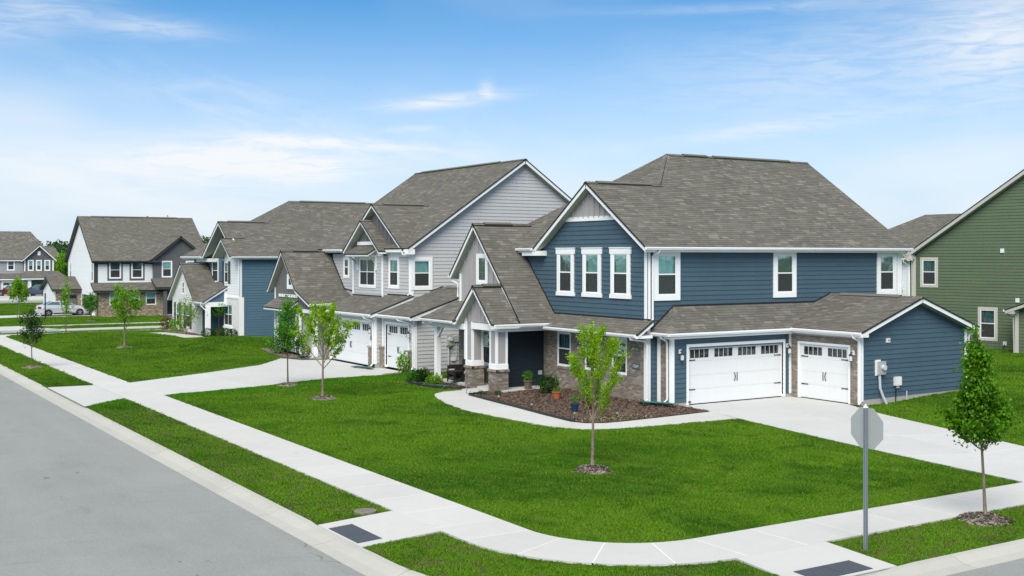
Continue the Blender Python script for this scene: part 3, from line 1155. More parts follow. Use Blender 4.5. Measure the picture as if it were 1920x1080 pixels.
def garage_door(h, fr, s0, s1, z0, z1, tr=0.10, nwin=4, lites=4, mat='white_door', tmat=None, d=-0.08, hinges=True, flip=False, headd=0.035):
    """sectional door: four sections, a row of lites, strap hinges and pulls; s0..s1, z0..z1 is the opening"""
    t = MB()
    tm = tmat or M['white']
    t.fbox(fr, s0 - tr, s0, z0, z1 + tr, -0.05, headd).fbox(fr, s1, s1 + tr, z0, z1 + tr, -0.05, headd).fbox(fr, s0, s1, z1, z1 + tr, -0.05, headd)
    t.fbox(fr, s0, s0 + 0.012, z0, z1, d - 0.04, -0.05).fbox(fr, s1 - 0.012, s1, z0, z1, d - 0.04, -0.05)
    t.fbox(fr, s0 + 0.012, s1 - 0.012, z1 - 0.012, z1, d - 0.04, -0.05)
    G = h.part(t, 'garage_door', tm)
    a, b, zt = s0 + 0.014, s1 - 0.014, z1 - 0.014
    hs = (zt - z0 - 0.02) / 4
    wsp = (b - a) / nwin
    wins = []
    for k in range(4):
        za = z0 + 0.02 + hs * k
        zb = za + hs - 0.004
        if k < 3:
            mb = MB().fbox(fr, a, b, za, zb, d - 0.04, d)
            h.part(mb, 'door_section', M[mat], G)
            # faint pressed fields of each section
            f = MB()
            for j in range(nwin):
                f.fbox(fr, a + wsp * j + 0.09, a + wsp * (j + 1) - 0.09, za + 0.05, zb - 0.05, d - 0.001, d + 0.003)
            h.part(f, 'pressed_field', M[mat], G)
        else:
            holes = []
            for j in range(nwin):
                c = a + wsp * (j + 0.5)
                ww = min(wsp * 0.78, 0.94) / 2
                holes.append((c - ww, c + ww, za + 0.10, zb - 0.075))
            mb = MB()
            for (p, q, u, v) in cells(a, b, za, zb, holes):
                mb.fbox(fr, p, q, u, v, d - 0.04, d)
            h.part(mb, 'door_section', M[mat], G)
            for (p, q, u, v) in holes:
                h.part(MB().fbox(fr, p, q, u, v, d - 0.05, d - 0.044), 'dark_opening', M['room'], G)
                e = (q - p) / lites
                for n in range(lites):
                    h.part(MB().fbox(fr, p + e * n + 0.012, p + e * (n + 1) - 0.012, u + 0.012, v - 0.012, d - 0.040, d - 0.036), 'pane', M['lite'], G)
                bars = MB()
                for n in range(lites + 1):
                    bars.fbox(fr, p + e * n - 0.009, p + e * n + 0.009, u, v, d - 0.030, d - 0.014)
                bars.fbox(fr, p + 0.012, q - 0.012, u, u + 0.012, d - 0.030, d - 0.014).fbox(fr, p + 0.012, q - 0.012, v - 0.012, v, d - 0.030, d - 0.014)
                h.part(bars, 'window_grid', M[mat], G)
                wins.append((p, q))
    h.part(MB().fbox(fr, a, b, z0 + 0.0, z0 + 0.018, d - 0.03, d - 0.005), 'bottom_seal', M['black'], G)
    if hinges:
        for s, dr in ((a + 0.03, 1), (b - 0.03, -1)):
            for zz in (z0 + hs * 1.0 + 0.02, z0 + hs * 3.0 + 0.06):
                lo, hi = (s, s + 0.36 * dr)
                p = [(lo, zz - 0.024), (hi - 0.05 * dr, zz - 0.013), (hi - 0.06 * dr, zz - 0.032), (hi, zz), (hi - 0.06 * dr, zz + 0.032), (hi - 0.05 * dr, zz + 0.013), (lo, zz + 0.024)]
                h.part(MB().prism([fr.pt(q[0], q[1], d + 0.001) for q in p], [fr.pt(q[0], q[1], d + 0.014) for q in p]), 'strap_hinge', M['black'], G)
        c = (a + b) / 2
        for s in (-0.075, 0.075):
            zz = z0 + hs * 1.75
            h.part(MB().tube([fr.pt(c + s, zz - 0.16, d), fr.pt(c + s * 0.8, zz - 0.12, d + 0.03), fr.pt(c + s * 0.6, zz, d + 0.045), fr.pt(c + s * 0.8, zz + 0.12, d + 0.03), fr.pt(c + s, zz + 0.16, d)], 0.014, 6), 'door_pull', M['black'], G)
    return G


def sconce(h, fr, s, z):
    """black carriage lamp on a wall, top bracket and clear glass below"""
    b = MB().fbox(fr, s - 0.06, s + 0.06, z - 0.02, z + 0.14, 0.0, 0.05)
    W = h.part(b, 'wall_lamp', M['white'])
    h.part(MB().tube([fr.pt(s, z + 0.07, 0.04), fr.pt(s, z + 0.10, 0.10), fr.pt(s, z + 0.02, 0.15)], 0.018, 6), 'bracket', M['black'], W)
    c = fr.pt(s, z, 0.15)
    h.part(MB().disc((c[0], c[1]), 0.085, z - 0.045, z + 0.035, 10, 0.03), 'lamp_cap', M['black'], W)
    h.part(MB().disc((c[0], c[1]), 0.062, z - 0.24, z - 0.045, 10), 'lamp_glass', M['lamp'], W)
    h.part(MB().disc((c[0], c[1]), 0.068, z - 0.262, z - 0.24, 10), 'lamp_base', M['black'], W)


def text_mesh(fc, name, mat, parent, loc, rot):
    """lettering as a plain mesh"""
    tmp = bpy.data.objects.new('lettering_source', fc)
    COL.objects.link(tmp)
    dg = bpy.context.evaluated_depsgraph_get()
    me = bpy.data.meshes.new_from_object(tmp.evaluated_get(dg))
    bpy.data.objects.remove(tmp)
    me.materials.clear()
    me.materials.append(mat)
    o = bpy.data.objects.new(name, me)
    COL.objects.link(o)
    o.parent = parent
    o.location = loc
    o.rotation_euler = rot
    return o


# ------------------------------------------------------------------ the blue corner house
def hole(s0, s1, z0, z1, tr=0.10, head=None, sill=None):
    head = tr if head is None else head
    sill = tr if sill is None else sill
    return (s0 + tr * 0.6, s1 - tr * 0.6, z0 + sill * 0.7, z1 - head * 0.7)


def blue_house():
    h = H('blue_house', (26.75, 33.2, 0.0), 'slate blue two-storey corner house with brick base and white garage doors', 'house')
    XF, YS, XB, YL = 26.75, 33.2, 40.55, 44.4
    EZ, SL = 5.845, 0.685
    # --- walls
    side = Fr('y', YS, -1)
    wins = [(27.0, 28.27), (33.08, 34.34), (39.13, 40.36)]
    hs = [hole(a, b, 3.85, 5.745, 0.19, 0.21, 0.20) for a, b in wins]
    siding(h, side, [(XF, 0.1), (XB, 0.1), (XB, 5.80), (XF, 5.80)], M['blue'], holes=hs)
    for i, (a, b) in enumerate(wins):
        window(h, side, a, b, 3.85, 5.745, 0.19, 0.21, 0.20, upper=('cur_teal', 'blind', 'cur_dk')[i], lower=('cur_teal', 'blind', 'blind')[i], proud=0.06,
               label=('window with pale teal curtain, nearest the corner', 'window with dark blind in the middle of the side wall', 'window at the far end of the side wall')[i])
    trim(h, side, XF - 0.03, XF + 0.12, 0.1, 5.68, 0.03, name='corner_trim')
    trim(h, side, XB - 0.13, XB + 0.03, 3.0, 5.68, 0.03, name='corner_trim')
    front = Fr('x', XF, -1)
    gw = [(37.78, 39.06, 'blind', 'blind'), (35.96, 37.26, 'cur_teal', 'cur_teal'), (34.13, 35.43, 'cur_teal', 'cur_teal')]
    hs = [hole(a, b, 3.89, 5.78, 0.17, 0.2, 0.17) for a, b, _, _ in gw]
    siding(h, front, [(YS, 2.95), (40.1, 2.95), (40.1, 5.98), (38.55, 6.90), (34.75, 6.90), (YS, 5.93)], M['blue'], holes=hs)
    siding(h, front, [(40.1, 2.95), (42.8, 2.95), (42.8, 5.76), (40.1, 5.76)], M['blue'])
    for i, (a, b, u, l) in enumerate(gw):
        window(h, front, a + 0.05, b - 0.05, 3.89, 5.80, 0.17, 0.22, 0.16, cap=0.055, upper=u, lower=l, muntin=2, proud=0.06,
               label=('front gable window with dark blind', 'front gable window with teal curtain, middle of three', 'front gable window with teal curtain, by the corner')[i])
    trim(h, front, YS - 0.03, YS + 0.15, 2.95, 5.75, 0.036, name='corner_trim')
    batten_wall(h, Fr('x', XF - 0.012, -1), [(34.75, 7.0), (38.55, 7.0), (36.65, 8.28)], M['taupe'], 0.36)
    trim(h, front, 34.92, 38.38, 6.88, 7.05, 0.05, name='gable_band')
    # --- main roof
    p0 = (26.4, 32.87)
    gz = EZ + SL * 3.72
    roof(h, [[(26.4, 32.87), (40.9, 32.87), (40.9, 36.59), (26.4, 36.59)], [(30.12, 36.59), (40.9, 36.59), (40.9, 38.81), (32.34, 38.81)]], p0, (0, 1), SL, EZ)
    roof(h, [[(26.4, 40.31), (30.12, 36.59), (32.34, 38.81), (26.4, 44.75)]], (26.4, 40.0), (1, 0), SL, EZ)
    roof(h, [[(26.4, 40.31), (26.4, 36.59), (30.12, 36.59)]], (26.4, 40.31), (0, -1), SL, EZ)
    roof(h, [[(26.4, 44.75), (32.34, 38.81), (40.9, 38.81), (40.9, 44.75)]], (26.4, 44.75), (0, -1), SL, EZ, ex=0.3)
    rz = EZ + SL * 5.94
    cap_line(h, (32.34, 38.81, rz), (26.5, 44.65, EZ + 0.07))
    cap_line(h, (32.34, 38.81, rz), (30.2, 36.67, gz + 0.04))
    cap_line(h, (32.34, 38.81, rz), (40.9, 38.81, rz))
    cap_line(h, (26.4, 36.59, gz), (30.2, 36.59, gz))
    vent_line(h, (33.2, 38.81, rz), (34.6, 38.81, rz))
    vent_line(h, (34.95, 38.81, rz), (39.7, 38.81, rz))
    vent_line(h, (26.9, 36.59, gz), (29.6, 36.59, gz))
    siding(h, Fr('x', XB, 1), [(YS, 0.1), (YL, 0.1), (YL, 5.8), (38.8, 9.5), (YS, 5.8)], M['blue'], each=False)
    siding(h, Fr('y', YL, 1), [(25.2, 0.1), (XB, 0.1), (XB, 5.8), (25.2, 5.8)], M['blue'], each=False)
    gutter(h, (26.36, 32.86), (40.95, 32.86), (0, -1), EZ - 0.01)
    gutter(h, (26.39, 40.36), (26.39, 41.55), (-1, 0), EZ - 0.01)
    trim(h, Fr('x', 26.42, -1), 39.80, 41.2, EZ - 0.33, EZ - 0.13, 0.02, name='eave_return', d0=-0.34)
    downspout(h, [(27.0, 32.80, 5.74), (27.0, 32.86, 5.62), (26.93, 33.12, 5.5), (26.93, 33.12, 3.2), (26.86, 33.06, 3.12)])
    downspout(h, [(40.72, 32.80, 5.74), (40.72, 32.86, 5.6), (40.60, 33.13, 5.45), (40.60, 33.13, 2.6)])
    # --- brick wing under the skirt roof
    bw = [(38.02, 38.98, 'cur_dk'), (36.12, 37.06, 'room'), (34.36, 35.3, 'cur_dk')]
    hs = [(a, b, 1.02, 2.42) for a, b, _ in bw]
    brick_wall(h, front, YS + 0.14, 40.0, 0.05, 2.44, (M['brick'], M['mortar']), hs, nind=190)
    for i, (a, b, u) in enumerate(bw):
        window(h, front, a, b, 1.02, 2.42, 0.05, upper=u, lower='room', muntin=2, base=0.0, proud=0.05, screen=True,
               label=('ground floor window by the porch', 'ground floor window, middle of the brick wall', 'ground floor window beside the house number')[i])
        sill_bricks(h, front, a - 0.03, b + 0.03, 0.92, (M['brick'],))
    trim(h, front, YS + 0.02, 40.0, 2.44, 2.66, 0.06, name='frieze_board')
    trim(h, front, YS - 0.02, YS + 0.14, 0.08, 2.66, 0.058, name='corner_trim')
    roof(h, [[(26.02, 32.88), (26.75, 32.88), (26.75, 40.0), (26.02, 38.95)]], (26.02, 33), (1, 0), 0.66, 2.665, nind=70, thick=0.13)
    gutter(h, (26.01, 32.95), (26.01, 38.85), (-1, 0), 2.655)
    trim(h, side, 26.0, 26.75, 2.50, 2.60, 0.30, name='eave_return', d0=0.0)
    downspout(h, [(25.95, 33.22, 2.56), (25.97, 33.22, 2.46), (26.62, 33.16, 2.36), (26.66, 33.12, 2.2), (26.66, 33.12, 0.24), (26.56, 33.02, 0.15)])
    pl = h.part(MB().fbox(front, 33.60, 34.04, 1.30, 1.52, 0.045, 0.075), 'number_plaque', M['plate'], label='slate plaque with raised house number')
    fc = bpy.data.curves.new('house_number', 'FONT')
    fc.body = '1064'
    fc.size = 0.185
    fc.align_x, fc.align_y = 'CENTER', 'CENTER'
    fc.extrude = 0.004
    text_mesh(fc, 'house_number', M['plate_ink'], pl, (XF - 0.079 - h.org[0], 33.82 - h.org[1], 1.41), (R(90), 0, R(-90)))
    # --- entry tower
    TX = 25.2
    tf = Fr('x', TX, -1)
    batten_wall(h, tf, [(39.9, 3.0), (44.38, 3.0), (44.38, 4.95), (42.7, 6.70), (39.9, 3.7)], M['taupe'], 0.40, holes=[(42.0, 42.85, 4.28, 5.6)])
    window(h, tf, 41.95, 42.88, 4.28, 5.60, 0.15, upper='room', fixed=True, muntin=2, base=0.026, proud=0.04, label='narrow grid window in the steep gable')
    trim(h, tf, 44.26, 44.42, 2.5, 4.72, 0.04, name='corner_trim')
    tz, ts, te = 6.89, 1.075, 2.805
    roof(h, [[(24.87, 38.90), (26.75, 38.90), (30.0, 42.70), (24.87, 42.70)]], (24.87, 38.90), (0, 1), ts, te, nind=120)
    roof(h, [[(24.87, 42.70), (30.0, 42.70), (27.5, 44.76), (24.87, 44.76)]], (24.87, 44.76), (0, -1), ts, tz - ts * 2.06)
    cap_line(h, (24.87, 42.70, tz), (28.0, 42.70, tz))
    vent_line(h, (25.4, 42.70, tz), (26.8, 42.70, tz))
    gutter(h, (24.87, 44.77), (26.6, 44.77), (0, 1), tz - ts * 2.06 - 0.01)
    gutter(h, (23.62, 38.88), (26.40, 38.88), (0, -1), te - 0.02)
    downspout(h, [(24.95, 44.85, 4.55), (24.98, 44.80, 4.42), (25.12, 44.46, 4.3), (25.12, 44.46, 3.7)])
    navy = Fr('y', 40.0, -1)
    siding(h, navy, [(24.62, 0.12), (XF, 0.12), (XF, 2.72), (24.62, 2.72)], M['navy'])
    trim(h, navy, 24.56, 24.66, 0.12, 2.72, 0.035, name='corner_trim', d0=-0.1)
    h.part(MB().fbox(navy, 26.42, 26.60, 0.58, 0.74, 0.018, 0.05), 'outlet_box', M['box'])
    tb = (41.5, 42.55)
    brick_wall(h, tf, 40.0, 44.42, 0.1, 2.62, (M['brick'], M['mortar']), [(tb[0], tb[1], 0.85, 2.42)])
    window(h, tf, tb[0], tb[1], 0.85, 2.42, 0.09, upper='cur_dk', lower='cur_dk', proud=0.06, label='porch window behind the brick piers')
    brick_wall(h, Fr('y', 44.42, 1), TX, 27.5, 0.1, 2.6, (M['brick'], M['mortar']))
    # --- porch: slab, piers, beam, gable, lean-to roof
    h.part(MB().box(24.15, 26.68, 38.95, 44.45, -0.1, 0.13), 'porch_slab', M['drive'])
    h.part(MB().box(23.4, 24.15, 39.86, 41.08, -0.1, 0.06), 'porch_step', M['drive'])
    flashing(h, (26.72, 40.0, 3.17), (26.72, 33.0, 3.17))
    flashing(h, (26.71, 39.25, 3.22), (26.71, 41.5, 5.62))
    flashing(h, (27.98, 33.17, 3.66), (35.4, 33.17, 3.66), (36.3, 33.17, 3.98))
    flashing(h, (26.87, 33.17, 2.80), (27.98, 33.17, 3.66))
    cz = (2.78, 2.80)
    for (y0, y1) in ((39.20, 39.84), (41.10, 41.74)):
        pr = h.part(MB().box(23.94, 24.46, y0 + 0.04, y1 - 0.04, 0.05, 0.92), 'brick_pier', M['mortar'])
        for fr_, a, b in ((Fr('x', 23.94, -1), y0 + 0.012, y1 - 0.012), (Fr('y', y0 + 0.04, -1), 23.912, 24.488)):
            z = 0.06
            k = 0
            while z < 0.84:
                x = a - (0.1 if k % 2 else 0)
                while x < b - 0.02:
                    u, v = max(x, a), min(x + BRICK_L, b)
                    if v - u > 0.03:
                        h.part(MB().fbox(fr_, u, v, z, z + BRICK_H, -0.02, 0.024 if fr_.ax == 'x' else 0.0275), 'brick', M['brick'], pr)
                        h.bricks -= 1
                    x += BRICK_L + JOINT
                z += BRICK_H + JOINT
                k += 1
        # soldier cap course
        for fr_, a, b in ((Fr('x', 23.94, -1), y0 - 0.03, y1 + 0.03), (Fr('y', y0 + 0.04, -1), 23.88, 24.52)):
            n = int((b - a) / 0.068)
            for k in range(n):
                u = a + (b - a) * k / n
                h.part(MB().fbox(fr_, u, u + (b - a) / n - 0.009, 0.87, 0.955, -0.05, 0.066 if fr_.ax == 'x' else 0.070), 'cap_brick', M['brick'], pr)
        h.part(MB().box(23.90, 24.50, y0 - 0.02, y1 + 0.02, 0.955, 0.975), 'pier_cap', M['mortar'], pr)
        ym = (y0 + y1) / 2
        cb = h.part(MB().box(23.96, 24.46, ym - 0.25, ym + 0.25, 0.975, 2.8), 'porch_column', M['taupe'])
        h.part(MB().box(23.925, 24.495, ym - 0.285, ym + 0.285, 0.975, 1.16), 'column_base', M['white'], cb)
        h.part(MB().box(23.935, 24.485, ym - 0.275, ym + 0.275, 1.16, 1.19), 'base_moulding', M['white'], cb)
        for sx in (0, 1):
            for sy in (0, 1):
                x0 = 23.942 if sx == 0 else 24.388
                yy = ym - 0.268 if sy == 0 else ym + 0.178
                h.part(MB().box(x0, x0 + 0.09, yy, yy + 0.09, 1.19, 2.80), 'column_trim', M['white'], cb)
    gf = Fr('x', 23.96, -1)
    batten_wall(h, gf, [(39.26, 2.78), (41.72, 2.78), (41.72, 3.02), (40.5, 4.14), (39.26, 3.0)], M['taupe'], 0.30)
    trim(h, gf, 39.16, 41.22, 2.50, 2.76, 0.05, name='porch_beam', d0=-0.30)
    trim(h, gf, 41.66, 41.80, 1.2, 3.1, 0.035, name='corner_trim')
    h.part(MB().box(24.0, 26.6, 39.21, 39.35, 2.46, 2.72), 'porch_beam', M['white'])
    roof(h, [[(23.58, 39.0), (25.2, 39.0), (25.2, 40.5), (23.58, 40.5)]], (23.58, 39.0), (0, 1), 1.0, 2.80, nind=45)
    roof(h, [[(23.58, 40.5), (25.2, 40.5), (25.2, 42.05), (23.58, 42.05)]], (23.58, 42.05), (0, -1), 0.97, 2.797, nind=0)
    cap_line(h, (23.58, 40.5, 4.30), (25.15, 40.5, 4.30))
    vent_line(h, (24.0, 40.5, 4.30), (24.9, 40.5, 4.30))
    roof(h, [[(23.5, 41.9), (25.2, 41.9), (25.2, 44.80), (23.5, 44.80)]], (23.5, 43), (1, 0), 0.42, 2.81, thick=0.12, nind=20)
    gutter(h, (23.49, 42.05), (23.49, 44.88), (-1, 0), 2.80)
    h.part(MB().box(23.86, 24.08, 41.74, 44.50, 2.44, 2.68), 'porch_beam', M['white'])
    post = h.part(MB().box(23.87, 24.07, 44.10, 44.32, 0.1, 2.44), 'porch_post', M['white'])
    h.part(MB().box(23.83, 24.11, 44.06, 44.36, 0.1, 0.30), 'post_base', M['white'], post)
    h.part(MB().prism([(23.92, 44.08, 2.0), (24.02, 44.08, 2.0), (24.02, 43.66, 2.44), (23.92, 43.66, 2.44)], [(23.92, 44.10, 2.12), (24.02, 44.10, 2.12), (24.02, 43.80, 2.44), (23.92, 43.80, 2.44)]), 'knee_brace', M['white'], post)
    downspout(h, [(23.44, 44.6, 2.70), (23.46, 44.6, 2.6), (23.82, 44.5, 2.5), (23.9, 44.40, 2.44)], w=0.045)
    # --- double garage
    GX, GY = 27.2, 32.4
    gfr = Fr('y', GY, -1)
    o = (28.02, 32.82, 0.03, 2.15)
    siding(h, gfr, [(GX, 0.14), (33.3, 0.14), (33.3, 2.66), (GX, 2.66)], M['blue'], holes=[(o[0], o[1], 0.0, o[3])])
    h.part(MB().fbox(gfr, GX + 0.01, o[0] - 0.1, -0.05, 0.14, -0.05, 0.012), 'foundation', M['found'])
    h.part(MB().fbox(gfr, o[1] + 0.1, 33.29, -0.05, 0.14, -0.05, 0.012), 'foundation', M['found'])
    garage_door(h, gfr, *o, tr=0.11, nwin=4)
    trim(h, gfr, GX - 0.02, GX + 0.13, 0.12, 2.62, 0.034, name='corner_trim')
    trim(h, gfr, 33.13, 33.26, 0.14, 2.62, 0.034, name='corner_trim')
    gl = Fr('x', GX, -1)
    brick_wall(h, gl, GY + 0.06, 33.0, 0.05, 2.60, (M['brick'], M['mortar']), nind=70, d0=-0.03)
    trim(h, gl, GY + 0.0, GY + 0.08, 0.12, 2.62, 0.033, name='corner_trim')
    trim(h, gl, 32.97, 33.14, 0.14, 2.62, 0.05, name='corner_trim')
    sconce(h, gfr, 27.60, 1.95)
    sconce(h, gfr, 33.04, 1.95)
    ez, sl = 2.72, 0.79
    roof(h, [[(26.85, 32.05), (32.95, 32.05), (35.4, 33.2), (28.0, 33.2)]], (26.85, 32.05), (0, 1), sl, ez, nind=20, thick=0.14)
    roof(h, [[(26.85, 32.05), (28.0, 33.2), (26.85, 33.2)]], (26.85, 33.2), (1, 0), sl, ez, nind=20, thick=0.14)
    cap_line(h, (26.86, 32.06, ez + 0.01), (28.0, 33.2, ez + sl * 1.15))
    gutter(h, (26.74, 32.04), (32.90, 32.04), (0, -1), ez - 0.01)
    gutter(h, (26.84, 31.98), (26.84, 33.17), (-1, 0), ez - 0.01)
    trim(h, gfr, 26.86, 33.0, 2.50, 2.55, 0.34, name='soffit', d0=0.0)
    downspout(h, [(26.79, 32.50, 2.62), (26.81, 32.50, 2.52), (27.10, 32.55, 2.40), (27.135, 32.55, 2.28), (27.135, 32.55, 0.26), (27.04, 32.60, 0.16)])
    # --- single garage
    SX, SY, XR = 33.3, 28.95, 39.33
    sf = Fr('x', SX, -1)
    o = (29.50, 31.94, 0.03, 2.12)
    brick_wall(h, sf, SY + 0.10, 32.36, 0.02, 2.50, (M['brick'], M['mortar']), [(o[0] - 0.05, o[1] + 0.05, 0.0, o[3] + 0.06)], nind=10)
    garage_door(h, sf, *o, tr=0.085, nwin=2, d=-0.02, headd=0.06)
    trim(h, sf, SY - 0.03, SY + 0.11, 0.1, 2.62, 0.062, name='corner_trim')
    trim(h, sf, SY + 0.11, 32.4, 2.50, 2.60, 0.06, name='frieze_board')
    sconce(h, Fr('x', SX - 0.05, -1), 29.26, 1.88)
    gs = Fr('y', SY, -1)
    rx, rz1, s1 = 36.3, 3.945, 0.36
    siding(h, gs, [(SX, 0.24), (XR, 0.28), (XR, 2.78), (rx, 3.86), (SX, 2.78)], M['blue'])
    h.part(MB().prism([gs.pt(SX, -0.1, 0.01), gs.pt(XR, -0.1, 0.01), gs.pt(XR, 0.28, 0.01), gs.pt(SX, 0.24, 0.01)], [gs.pt(SX, -0.1, -0.2), gs.pt(XR, -0.1, -0.2), gs.pt(XR, 0.28, -0.2), gs.pt(SX, 0.24, -0.2)]), 'foundation', M['found'])
    trim(h, gs, SX - 0.05, SX + 0.09, 0.16, 2.62, 0.034, name='corner_trim')
    trim(h, gs, XR - 0.12, XR + 0.02, 0.26, 2.62, 0.034, name='corner_trim')
    siding(h, Fr('x', XR, 1), [(SY, 0.24), (YS, 0.24), (YS, 2.7), (SY, 2.7)], M['blue'], each=False)
    e1 = rz1 - s1 * 3.35
    roof(h, [[(32.95, 28.6), (rx, 28.6), (rx, 33.2), (35.4, 33.2), (32.95, 32.05)]], (32.95, 28.6), (1, 0), s1, e1, nind=10, thick=0.15)
    roof(h, [[(39.65, 28.6), (39.65, 33.2), (rx, 33.2), (rx, 28.6)]], (39.65, 28.6), (-1, 0), s1, e1, thick=0.15)
    cap_line(h, (rx, 28.6, rz1), (rx, 33.18, rz1))
    vent_line(h, (rx, 29.6, rz1), (rx, 32.6, rz1))
    gutter(h, (32.94, 28.62), (32.94, 32.0), (-1, 0), e1 - 0.01)
    gutter(h, (39.66, 28.62), (39.66, 33.2), (1, 0), e1 - 0.01)
    trim(h, gs, 32.93, 33.32, 2.54, 2.70, 0.34, name='eave_return', d0=-0.05)
    downspout(h, [(32.88, 28.98, 2.64), (32.90, 28.97, 2.52), (33.16, 28.93, 2.40), (33.20, 28.91, 2.28), (33.20, 28.91, 0.2), (33.05, 28.84, 0.07)])
    downspout(h, [(39.70, 28.80, 2.64), (39.66, 28.82, 2.52), (39.46, 28.88, 2.40), (39.42, 28.90, 2.28), (39.42, 28.90, 0.35)])
    mt = h.part(MB().fbox(gs, 34.02, 34.30, 1.08, 1.66, 0.015, 0.05), 'electric_meter', M['plastic'], label='grey electric meter on the garage side wall')
    h.part(MB().fbox(gs, 34.10, 34.46, 1.12, 1.60, 0.05, 0.17), 'meter_box', M['box'], mt)
    h.part(MB().tube([gs.pt(34.30, 1.38, 0.17), gs.pt(34.30, 1.38, 0.27)], 0.10, 14), 'meter_dial', M['lamp'], mt)
    h.part(MB().tube([gs.pt(34.18, 1.1, 0.10), gs.pt(34.20, 0.6, 0.11), gs.pt(34.30, 0.3, 0.16), gs.pt(34.42, 0.0, 0.24)], 0.05, 8), 'conduit', M['pipe'], mt)
    cbx = h.part(MB().fbox(gs, 35.05, 35.38, 0.66, 0.98, 0.015, 0.13), 'cable_box', M['plastic'])
    h.part(MB().tube([gs.pt(35.1, 0.66, 0.08), gs.pt(35.12, 0.3, 0.07), gs.pt(35.1, 0.02, 0.07)], 0.018, 6), 'cable', M['black'], cbx)
    h.part(MB().fbox(gs, 35.12, 35.30, 0.56, 0.66, 0.02, 0.09), 'terminal_block', M['cushion'], cbx)
    vt = h.part(MB().fbox(gs, 34.62, 34.82, 2.28, 2.44, 0.015, 0.06), 'wall_vent', M['plastic'])
    h.part(MB().tube([gs.pt(34.74, 2.36, 0.06), gs.pt(34.74, 2.36, 0.075)], 0.03, 8), 'vent_hole', M['black'], vt)
    h.part(MB().tube([(35.75, 28.90, 0.05), (35.75, 28.90, 0.42)], 0.025, 6), 'ground_stub', M['pipe'])
    return h


blue_house()


